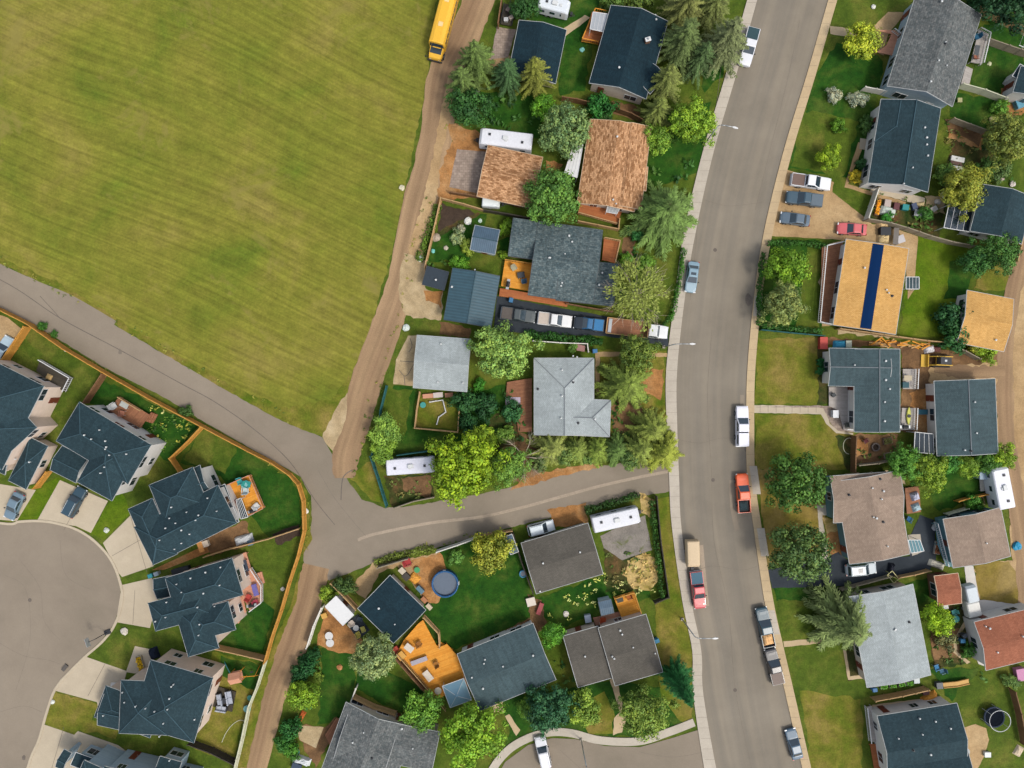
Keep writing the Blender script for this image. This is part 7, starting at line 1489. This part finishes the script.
crate(401, 656, 40, 1.1, 1.1, .5, (242, 170, 60), 'bright orange cube box at the edge of the large orange deck', z=.7)
crate(396, 650, 40, .8, .9, .6, (206, 62, 40), 'red box at the foot of the diamond garage', z=0)
rtable(329, 636, .62, (236, 234, 230), 'upper white round table on the orange dirt pad', 0, .6); rtable(330, 643, .62, (232, 230, 226), 'lower white round table on the orange dirt pad', 0, .6)
sheet('patio', [(346, 622), (358, 614), (370, 630), (358, 640)], 'asphalt_dark', 0.03)
chair(352, 623, 40, (226, 206, 186), 'cream chair on the dark mat by the diamond garage', 0, 1.2); chair(358, 634, 120, (222, 200, 70), 'yellow chair on the dark mat by the diamond garage', 0, 1.2); chair(363, 629, 200, (230, 214, 90), 'second yellow chair nearest the diamond garage wall', 0, 1.2); rtable(356, 628, .45, (220, 218, 210), 'white round table between the chairs on the dark mat'); chair(360, 619, 250, (60, 76, 90), 'dark blue chair on the dark mat', 0, 1.1)
crate(324, 616, 20, .8, .7, .7, (232, 170, 60), 'golden box by the white board fence'); rock(340, 667, .45, (190, 130, 80), 'round tan fire stone on the dark lawn left of the round tree', 'fire_ring', 'fire ring')
rtable(417, 570, .45, (60, 180, 100), 'green round seat near the pool soil corner', 0, .45); chair(408, 562, 20, (206, 60, 60), 'red chair at the alley fence by the pool soil', 0, 1.6)
tarp(414, 579, 0, -40, 1.7, 1.5, .5, (226, 160, 70), 'orange tarp heap beside the diamond garage', 'tarp', 21); crate(406, 577, -45, 1.0, .9, .8, (70, 64, 56), 'dark box between the diamond garage and the orange heap'); crate(420, 590, -45, 1.2, .6, .9, (86, 128, 150), 'blue box along the diamond garage wall'); crate(402, 571, -45, .9, .8, .7, (212, 196, 166), 'pale box at the top corner of the diamond garage')
for i, (x, y) in enumerate([(424, 600), (429, 607)]): crate(x, y, -45, .9, .6, .5, [(196, 120, 70), (206, 186, 150)][i], ['brown box at the right corner of the diamond garage', 'tan box lowest along the diamond garage'][i])
tb = empty('ring_pool', G(523, 574, .3), 0, 'small blue ring paddling pool by the taupe grey roof', 'paddling pool')
part(tb, 'ring', lambda m, t: [m.tube((.5 * math.cos(a), .5 * math.sin(a), .2), (.5 * math.cos(a + .4), .5 * math.sin(a + .4), .2), .12, .12, 6, t) for a in [i * .3927 for i in range(16)]], 'plain', (70, 160, 206), fix=False); part(tb, 'water', lambda m, t: m.lathe((0, 0, 0), [(.5, .02), (.5, .18), (.03, .18)], 16, t), 'water')
crate(531, 602, 14, 1.3, 1.2, .5, (226, 212, 190), 'cream square box between pool lawn and taupe grey roof'); crate(540, 609, 70, 1.8, .6, .6, (176, 60, 62), 'long red bench box below the taupe grey roof', 'bench_box')
rock(566, 614, .5, (232, 222, 210), 'white stone in the flower dotted lawn')
table(620, 600, 16, 1.0, .7, (66, 60, 40), 'small dark table on the bright orange playhouse deck', .9, .6); chair(629, 597, 200, (206, 110, 40), 'rust chair on the bright orange playhouse deck', .9, 1.2); crate(634, 612, 20, .9, .8, .8, (50, 66, 44), 'dark green box at the playhouse deck corner')
chair(603, 620, 0, (236, 90, 40), 'orange chair before the duplex wall', .3, 1.4); crate(588, 619, 10, .9, 1.1, .8, (176, 190, 206), 'pale blue box left of the orange chair', z=0)
# fire table etc on the orange deck
table(521, 275, 10, 1.1, .9, (70, 74, 80), 'dark fire table on the square orange deck', .9, .5); chair(524, 281, 100, (70, 110, 140), 'blue chair below the dark fire table', .9, 1.2); chair(514, 268, 300, (190, 186, 150), 'pale chair at the upper left of the square orange deck', .9, 1.2); bbq(508, 284, 80, 'black barbecue in the corner of the square orange deck', .9)
bin_(511, 300, 80, (50, 130, 190), 'blue bin at the garage end of the truck driveway'); bin_(595, 351, 5, (50, 130, 196), 'blue bin right of the light grey house roof'); bin_(657, 641, 20, (30, 140, 190), 'blue bin against the duplex right wall'); bin_(150, 576, 20, (30, 160, 176), 'turquoise bin at the head of the court driveway'); bin_(156, 574, 20, (176, 196, 206), 'pale grey bin beside the turquoise bin'); bin_(875, 690, 5, (40, 120, 190), 'blue bin at the lower corner of the pale grey roof'); bin_(963, 641, 0, (40, 140, 200), 'blue bin left of the rust shingled house'); bin_(965, 636, 30, (80, 90, 100), 'grey bin just above the blue bin by the rust house')
crate(824, 343, 0, 1.1, 1.8, .9, (226, 66, 50), 'red box left of the slate roofed house top corner'); tarp(841, 344, 0, 0, 2.1, 1.2, .5, (70, 160, 196), 'turquoise tarp along the slate roofed house top edge', 'tarp', 31); crate(849, 344, 0, .8, 1.0, .6, (196, 206, 180), 'pale green crate next to the turquoise tarp')
for i, (x, y, d_) in enumerate([(874, 344, 12), (884, 344, -18), (889, 343, 25), (903, 344, 2), (915, 345, -4), (925, 346, 6)]):
    m = LM(); rs = random.Random(i)
    for k in range(5): m.box((rs.uniform(-.2, .2), rs.uniform(-.35, .35), .08 + .1 * k), (1.2 + rs.uniform(0, .8), .18, .07), M['wood' if k % 2 else 'deck_orange'], rs.uniform(-.5, .5))
    o = m.build('lumber_pile', None, fix=False); o.location = G(x, y); o.rotation_euler = (0, 0, R(d_)); tag(o, ['loose orange boards leftmost behind the slate roofed house', 'crossed orange boards in the middle of the fence strip', 'orange boards above the slate roof right end', 'orange boards just past the slate roof corner', 'orange boards above the brown soil yard', 'last orange boards next to the white bags'][i], 'lumber')
tarp(931, 349, 0, 10, 1.6, 1.2, .6, (226, 222, 222), 'white bags heaped by the fence near the yellow loader', 'sacks', 33); tarp(938, 349, 0, 0, 1.3, .9, .4, (120, 80, 74), 'maroon heap right of the white bags', 'sacks', 35)
def kayak(px, py, deg, L, col, label, z):
    m = LM(); m.loft([[(L * f / 2, -w_, .15), (L * f / 2, w_, .15), (L * f / 2, w_ * .8, .32), (L * f / 2, -w_ * .8, .32)] for f, w_ in ((-1, .03), (-.6, .25), (0, .36), (.6, .25), (1, .03))], M['plain'])
    r = empty('kayak', G(px, py, z + .3, z), R(deg), label, 'kayak'); o = m.build('hull', r); o.color = C(*col); part(r, 'cockpit', lambda m, t: m.lathe((0, 0, .32), [(.28, 0), (.28, .04), (.02, .03)], 12, t), 'black')
kayak(909, 416, 88, 2.7, (206, 206, 90), 'yellow kayak on the lower white landing', .6); bbq(906, 427, 0, 'black covered barbecue on the lower white landing', .6)
table(923, 412, 0, 1.5, .8, (44, 120, 140), 'teal bench between the landing and the slate garage', 0, .5); table(908, 378, 0, 1.2, .8, (210, 190, 150), 'wooden table on the upper white landing', .6); crate(906, 385, 0, .9, .8, .5, (20, 84, 96), 'teal box on the upper white landing', z=.6)
crate(836, 414, 0, .8, 1.1, .9, (236, 236, 240), 'white grill cart on the paver corner of the front patio'); crate(834, 395, 30, .5, .5, .5, (60, 66, 70), 'dark pot at the upper left of the pale front patio', 'flower_pot', 'pot', z=.35); chair(847, 425, 10, (90, 96, 90), 'grey chair at the lower end of the pale front patio', .35, 1.1); planter(851, 402, 90, 2.2, .35, 'slim planter of red flowers along the pale front patio', (196, 120, 90), (150, 90, 60))
rf = empty('fire_pit', G(875, 447), 0, 'ring fire pit on the gravel garden under the slate roof', 'fire pit'); part(rf, 'ring', lambda m, t: [m.box((.55 * math.cos(a), .55 * math.sin(a), .15), (.3, .2, .28), t, a + math.pi / 2) for a in [i * .5236 for i in range(12)]], 'plain', (120, 104, 92), fix=False); part(rf, 'ash', lambda m, t: m.lathe((0, 0, 0), [(.5, .02), (.5, .06), (.02, .06)], 12, t), 'soil_dark')
chair(866, 441, 300, (110, 50, 54), 'dark red chair left of the ring fire pit', 0, 1.1); planter(888, 441, 10, 1.4, 1.0, 'square planter right of the ring fire pit', (140, 110, 90), (110, 110, 60)); planter(891, 455, 10, 2.0, .8, 'planter against the grey fence of the gravel garden', (190, 170, 140), (90, 120, 50))
crate(984, 475, 0, 1.2, 1.3, 1.6, (150, 176, 196), 'pale blue tall box left of the long camper on the lane', 'tool_shed', 'box'); table(982, 484, 95, 2.2, .7, (190, 186, 170), 'grey bench below the pale blue tall box', 0, .5); planter(975, 503, 14, 3.0, 1.2, 'raised planter under the low yellowish fence', (196, 170, 100), (80, 130, 40))
tarp(917, 497, .5, 20, 1.2, 1.3, .7, (206, 206, 226), 'upper lilac cover on the brown back deck', 'covered_grill', 41); tarp(918, 508, .5, 20, 1.3, 1.2, .6, (176, 200, 206), 'lower pale cover on the brown back deck', 'covered_grill', 42); chair(909, 519, 60, (40, 110, 170), 'blue chair at the wall of the tan roofed house', 0, 1.2)
rock(936, 526, .8, (186, 186, 186), 'grey round drum left of the teal sunroom', 'drum', 'drum'); planter(938, 548, 80, 2.0, .9, 'curved planter at the teal sunroom step', (196, 186, 170), (140, 90, 60)); tarp(938, 565, 0, -20, 2.6, 1.1, .5, (206, 200, 184), 'pale cover heap at the end of the dark driveway', 'tarp', 44)
gt = empty('wooden_gate', G(891, 576, .6), R(-50), 'yellow wooden frame gate by the silver car', 'gate'); part(gt, 'frame', lambda m, t: [m.box((x, 0, .6), (.1, .1, 1.2), t) for x in (-.8, .8)] + [m.box((0, .5 * k, 1.15), (1.7, .1, .1), t) for k in (-1, 1)] + [m.box((k * .8, 0, 1.15), (.1, 1.0, .1), t) for k in (-1, 1)], 'plain', (226, 214, 130), fix=False); part(gt, 'brace', lambda m, t: m.box((0, 0, 1.1), (1.5, .08, .06), t, .5), 'plain', (206, 190, 110))
tarp(893, 569, 0, 80, 1.6, .9, .7, (44, 46, 56), 'dark bicycle covers at the end of the silver car', 'tarp', 46)
rock(1016, 546, .7, (40, 150, 190), 'turquoise round tub at the right wall of the tan garage', 'water_tub', 'tub'); rtable(956, 619, .55, (60, 180, 180), 'turquoise round table right of the bright lime tree', 0, .5); chair(954, 612, 200, (90, 190, 180), 'turquoise chair above the turquoise table', 0, 1.1); crate(945, 607, 10, 1.0, .6, .7, (206, 206, 206), 'white box at the foot of the small rust roof')
chair(936, 667, 20, (60, 140, 196), 'blue chair at the corner of the pale grey roof', 0, 1.3); chair(942, 671, 200, (70, 120, 150), 'steel blue chair nearest the pale grey roof corner', 0, 1.2); crate(917, 681, 5, .8, .7, .6, (206, 216, 214), 'white box in the planting under the pale grey roof')
for i, x in enumerate((884, 893, 902, 910)): planter(x, 687 - (x - 884) * .13, 10, 1.1, .6, ['leftmost planter under the pale grey roof', 'second planter under the pale grey roof', 'third planter under the pale grey roof', 'rightmost planter under the pale grey roof'][i], (120, 120, 110), (96, 150, 50))
tarp(931, 698, 0, 30, 2.6, 1.0, .6, (232, 160, 70), 'orange tarp heap at the corner of the bottom right house', 'tarp', 51); crate(926, 692, 10, .9, .9, .8, (110, 60, 54), 'dark red box above the orange tarp heap'); crate(940, 686, 5, .9, .9, .7, (96, 100, 104), 'grey box left of the long yellow slide'); crate(988, 755, 0, .9, .7, .5, (226, 232, 226), 'white box on the lawn beside the sand pad'); rtable(966, 752, .6, (190, 196, 194), 'grey round table beside the bottom right house', 0, .6)
tarp(1020, 752, 0, 60, 1.6, 1.2, .4, (220, 200, 170), 'cream cloth heap at the lower right lawn edge', 'tarp', 55); crate(1022, 675, 10, 1.4, 1.8, .9, (206, 120, 170), 'pink box at the right edge below the rust house')
# cluttered side garden
tarp(889, 211, 0, -20, 2.4, 1.6, .4, (206, 216, 206), 'white fleece cold frame in the cluttered side garden', 'cold_frame', 61); crate(906, 207, -10, .9, .8, .7, (20, 150, 150), 'teal box in the cluttered side garden'); crate(888, 203, -10, .9, 1.0, .5, (196, 176, 166), 'pale crate above the cold frame'); crate(897, 206, -10, .8, 1.0, .5, (110, 50, 56), 'maroon crate right of the pale crate'); planter(878, 207, 80, 2.6, .6, 'slim planter of orange flowers at the white fence', (150, 100, 60), (226, 160, 40))
table(919, 213, -10, 1.4, 1.0, (176, 180, 180), 'grey table in the cluttered side garden', 0, .6); crate(928, 214, -10, 1.3, .9, .6, (120, 84, 70), 'brown slatted box right of the grey table'); tarp(921, 204, 0, 10, 1.6, .7, .4, (206, 186, 140), 'tan sacks beneath the blue slate gable end', 'sacks', 63); crate(915, 206, 20, .7, .9, .7, (70, 84, 120), 'navy box under the gable end of the blue slate house'); crate(934, 209, 30, 1.1, .7, .4, (210, 206, 196), 'pale box near the olive tree'); crate(958, 159, -12, 2.0, .7, .4, (226, 226, 218), 'upper white bench behind the blue slate house', 'bench_box'); crate(957, 168, -12, 1.8, .6, .4, (216, 220, 216), 'lower white bench behind the blue slate house', 'bench_box'); crate(957, 163, -12, 1.9, .5, .35, (110, 74, 62), 'dark red bench between the two white benches', 'bench_box')
tarp(885, 238, 0, 0, 1.9, 1.4, .8, (216, 190, 140), 'lower tan cover beside the long grey fence', 'tarp', 65); tarp(884, 224, 0, 10, 1.8, 1.0, .7, (226, 196, 146), 'upper tan cover beside the long grey fence', 'tarp', 66); crate(886, 231, 0, 1.5, 1.2, .9, (44, 48, 54), 'black box between the two tan covers'); table(896, 236, 85, 2.6, .8, (130, 120, 110), 'grey brown workbench right of the tan covers', 0, .8); crate(901, 239, 20, 1.1, 1.1, .6, (200, 196, 196), 'pale crate right of the workbench')
rtable(928, 64 + 0, 0.0001, (0, 0, 0), 'x') if False else None
crate(995, 126, 20, .9, .8, .8, (20, 140, 150), 'teal box by the olive tree at the right edge'); crate(1021, 102, 20, 1.3, 1.6, .9, (90, 170, 200), 'sky blue box at the right edge on orange soil'); rock(992, 120, .6, (196, 190, 130), 'pale yellow round shrub stone by the teal box', 'boulder'); table(960, 100, 0, .7, .7, (196, 190, 120), 'small yellowish frame right of the mottled grey roof', 0, .4)
wt = empty('washing_line', G(1018, 42), R(70), 'white pole washing line in the upper right yard', 'washing line'); part(wt, 'pole', lambda m, t: (m.tube((-1.8, 0, 0), (-1.8, 0, 1.9), .05, .05, 6, t), m.tube((1.8, 0, 0), (1.8, 0, 1.9), .05, .05, 6, t)), 'trim', fix=False); part(wt, 'crossbar', lambda m, t: [m.tube((x, -.7, 1.9), (x, .7, 1.9), .05, .05, 6, t) for x in (-1.8, 1.8)], 'trim', fix=False); part(wt, 'line', lambda m, t: [m.tube((-1.8, y, 1.9), (1.8, y, 1.9), .012, .012, 4, t) for y in (-.6, 0, .6)], 'trim', fix=False)
chair(977, 37, 200, (40, 110, 150), 'blue chair on the white railed back deck', .9, 1.2); table(977, 50, 80, 1.5, .7, (90, 96, 100), 'dark table on the white railed back deck', .9); chair(976, 57, 90, (190, 110, 80), 'rust chair at the lower end of the white railed back deck', .9, 1.0)
table(510, 386, 90, .01, .01, (0, 0, 0), 'x') if False else None
crate(513, 401, 0, 2.2, 1.1, .5, (196, 176, 200), 'lilac bench box on the brown boardwalk deck', 'bench_box'); crate(581, 348, 80, .9, 1.2, .6, (176, 120, 110), 'reddish crate at the end of the low white fence'); crate(428, 396, 5, 1.6, .6, .4, (226, 150, 110), 'left salmon plank crate under the light grey garage'); crate(438, 395, 5, 1.4, .7, .5, (216, 200, 190), 'pale crate under the middle of the light grey garage'); crate(449, 395, 5, 1.2, .6, .4, (200, 130, 90), 'right brown crate under the light grey garage'); rtable(423, 405, .45, (50, 180, 170), 'turquoise round seat inside the square pen', 0, .4)
hs = [(430, 402), (436, 401), (443, 400), (446, 412), (439, 417), (437, 424)]; m = MB()
for a, b in zip(hs, hs[1:]): p, q = P(*a), P(*b); m.tube((p.x, p.y, .3), (q.x, q.y, .3), .09, .09, 6, M['trim'])
for a in hs: p = P(*a); m.box((p.x, p.y, .25), (.16, .16, .5), M['trim'])
o = m.build('garden_edging', None, fix=False); tag(o, 'crooked white low railing inside the square pen', 'railing')
m = MB(); c0 = [(225 + 22, 722), (240, 720), (232, 725), (226, 733), (222, 742)]; cc = smooth_px(c0, False, 5)
for a, b in zip(cc, cc[1:]): p, q = P(*a), P(*b); m.tube((p.x, p.y, .05), (q.x, q.y, .05), .05, .05, 5, M['fence_pale'])
tag(m.build('garden_hose', None, fix=False), 'pale garden hose curving over the sofa patio lawn', 'hose')
m = MB()
for k in range(14): a, b = 1.6 + k * .25, 1.6 + (k + 1) * .25; p, q = P(849 + 6 * math.cos(a), 446 + 8 * math.sin(a)), P(849 + 6 * math.cos(b), 446 + 8 * math.sin(b)); m.tube((p.x, p.y, .06), (q.x, q.y, .06), .05, .05, 5, M['fence_pale'])
tag(m.build('garden_hose', None, fix=False), 'pale hose loop on the lawn left of the gravel garden', 'hose')
for x, y, r_, c_, lb in [(306, 511, .45, (232, 226, 214), 'white utility box outside the golden fence at the alley bend'), (421, 259, .5, (214, 222, 206), 'pale box at the end of the clipped hedge by the dirt lane'), (406, 328, .6, (216, 226, 216), 'pale box at the lane above the light grey garage'), (402, 188, .5, (214, 206, 176), 'pale stone at the field rim beside the dirt lane'), (283, 589, .35, (226, 222, 206), 'white stone post outside the golden fence by the south lane'), (125, 631, .6, (214, 206, 190), 'pale stone on the small court lawn'), (107, 530, .45, (206, 210, 196), 'pale stones on the bright court lawn wedge'), (53, 702, .35, (226, 230, 220), 'white stone on the dry court lawn'), (468, 221, .65, (232, 232, 222), 'white round birdbath on the dark lawn near the blue grey shed'), (480, 221, .35, (200, 220, 206), 'small pale stone beside the birdbath'), (436, 238, .7, (176, 160, 140), 'brownish rocks by the tilled bed corner'), (446, 248, .4, (190, 180, 160), 'grey stone in the dark lawn by the blue grey shed'), (433, 251, .35, (120, 200, 190), 'turquoise stone near the tan lane fence'), (66, 350, .3, (226, 226, 214), 'tiny white stone on the upper left lawn'), (583, 98, 0, None, ''), (944, 195, .6, (216, 206, 190), 'pale boulder left under the olive tree'), (937, 202, .5, (206, 200, 190), 'pale boulder at the concrete walk end'), (1000, 178, .6, (190, 170, 160), 'pinkish boulder above the tarp patched roof'), (1012, 184, .5, (206, 196, 186), 'pale boulder right above the tarp patched roof'), (873, 7, .4, (226, 226, 216), 'white stone on the top right front lawn'), (582, 50, .4, (130, 200, 190), 'turquoise toy on the dark lawn between navy roofs'), (476, 92, .6, (190, 190, 190), 'grey stone under the spruces by the lane'), (989, 64, .35, (200, 200, 160), 'pale ball on the right dark lawn')]:
    if r_: rock(x, y, r_, c_, lb)
# trailer full of clutter beside the navy garage
ut = empty('utility_trailer', G(508, 14, .8), R(80), 'black utility trailer full of clutter at the top edge', 'trailer'); part(ut, 'bed', lambda m, t: m.box((0, 0, .55), (3.2, 1.8, .12), t), 'fence_dark')
for s_ in (-1, 1): part(ut, 'side_rail', lambda m, t: m.box((0, s_ * .88, .8), (3.2, .07, .4), t), 'black'); wheel(ut, 0, s_ * 1.05, .33, .2)
part(ut, 'hitch', lambda m, t: m.tube((1.6, 0, .5), (2.8, 0, .45), .05, .05, 6, t), 'black')
for i, (x, y, c_) in enumerate([(506, 19, (200, 200, 200)), (511, 17, (190, 170, 150)), (508, 9, (120, 100, 90))]): crate(x, y, 30 * i, .6, .5, .5, c_, ['white crate at the lower end of the clutter trailer', 'tan crate at the lower right of the clutter trailer', 'brown crate in the middle of the clutter trailer'][i], z=.62)
# lean wood stack along the court fence side
crate(200, 546, 110, 1.9, .7, .8, (232, 150, 60), 'orange wood box beside the large vented roof'); crate(205, 544, 20, .9, .9, .7, (226, 206, 180), 'cream box right of the orange wood box'); crate(180, 571, 15, 2.6, .9, .9, (40, 46, 52), 'long black box between the two court houses'); crate(64.5, 668, 50, 1.0, .5, .25, (96, 88, 80), 'small grey kerb ramp at the turning circle', 'kerb_ramp', 'ramp')
table(164, 735, 0, .01, .01, (0, 0, 0), 'x') if False else None
planter(140, 664, 105, 2.4, .9, 'long yellow flowered planter on the court entry path', (200, 186, 150), (206, 170, 30)); tarp(152, 655, 0, 20, 1.4, 1.8, .8, (36, 44, 60), 'dark covered bicycle heap at the court house corner', 'tarp', 71); tarp(113, 688, 0, 0, 1.2, 1.4, .4, (226, 222, 214), 'white cloth heap on the court driveway', 'tarp', 72)
table(250, 543, 15, .8, .8, (96, 130, 150), 'blue grey bin table at the end of the thin tan fence', 0, .9); table(246, 488, 0, .01, .01, (0, 0, 0), 'x') if False else None
for i, (x, y, d_) in enumerate([(245, 566, 15), (255, 590, 15)]): table(x, y, d_ + 90, 1.8, .8, [(60, 70, 90), (110, 100, 190)][i], ['dark glass table on the upper salmon deck', 'violet bench on the lower salmon deck'][i], .8, .6)
chair(249, 597, 60, (220, 70, 60), 'red chair on the lower salmon deck', .8, 1.3); chair(256, 602, 20, (200, 60, 80), 'crimson chair at the outer edge of the salmon deck', .8, 1.1); bbq(251, 606, 10, 'black barbecue at the low end of the salmon deck', .8)
planter(331, 676, 80, 3.2, 1.0, 'orange rimmed bed on the dark lawn by the lane hedge', (206, 140, 70), (110, 120, 40)) if False else None
tarp(300, 762, 0, -20, 3.0, 1.2, .8, (216, 220, 222), 'white cover heap at the bottom edge beside the speckled roof', 'tarp', 81); crate(296, 768, -20, 1.4, 1.2, .8, (50, 70, 96), 'navy box at the bottom edge by the white cover heap'); rtable(297, 752, .4, (60, 190, 190), 'turquoise stool above the white cover heap', 0, .5); tarp(301, 717, 0, 60, 1.6, .8, .4, (190, 100, 50), 'rust heap at the top of the tan patio', 'tarp', 83)
chair(560, 100, 0, (120, 80, 50), 'x') if False else None
# jointed flagstones and driveway joints
for pts in ([(410, 338), (412, 346), (409, 352)], [(400, 361), (415, 362)], [(399, 370), (406, 376), (414, 364)], [(404, 376), (405, 385)]): strip('patio_joint', [(a, b, .6) for a, b in pts], 'seam_dark', .032)
for pts in ([(84, 493), (64, 530)], [(140, 540), (112, 556)], [(135, 590), (133, 624)], [(105, 664), (88, 696)], [(64, 727), (52, 768)], [(72, 484), (100, 497)], [(131, 517), (147, 572)]): strip('driveway_joint', [(a, b, .35) for a, b in pts], 'seam_dark', .034)
for x in range(760, 818, 8): strip('path_joint', [(x, 405.5, .3), (x, 412.5, .3)], 'seam_dark', .034)
# tarp lying on the right hand roof
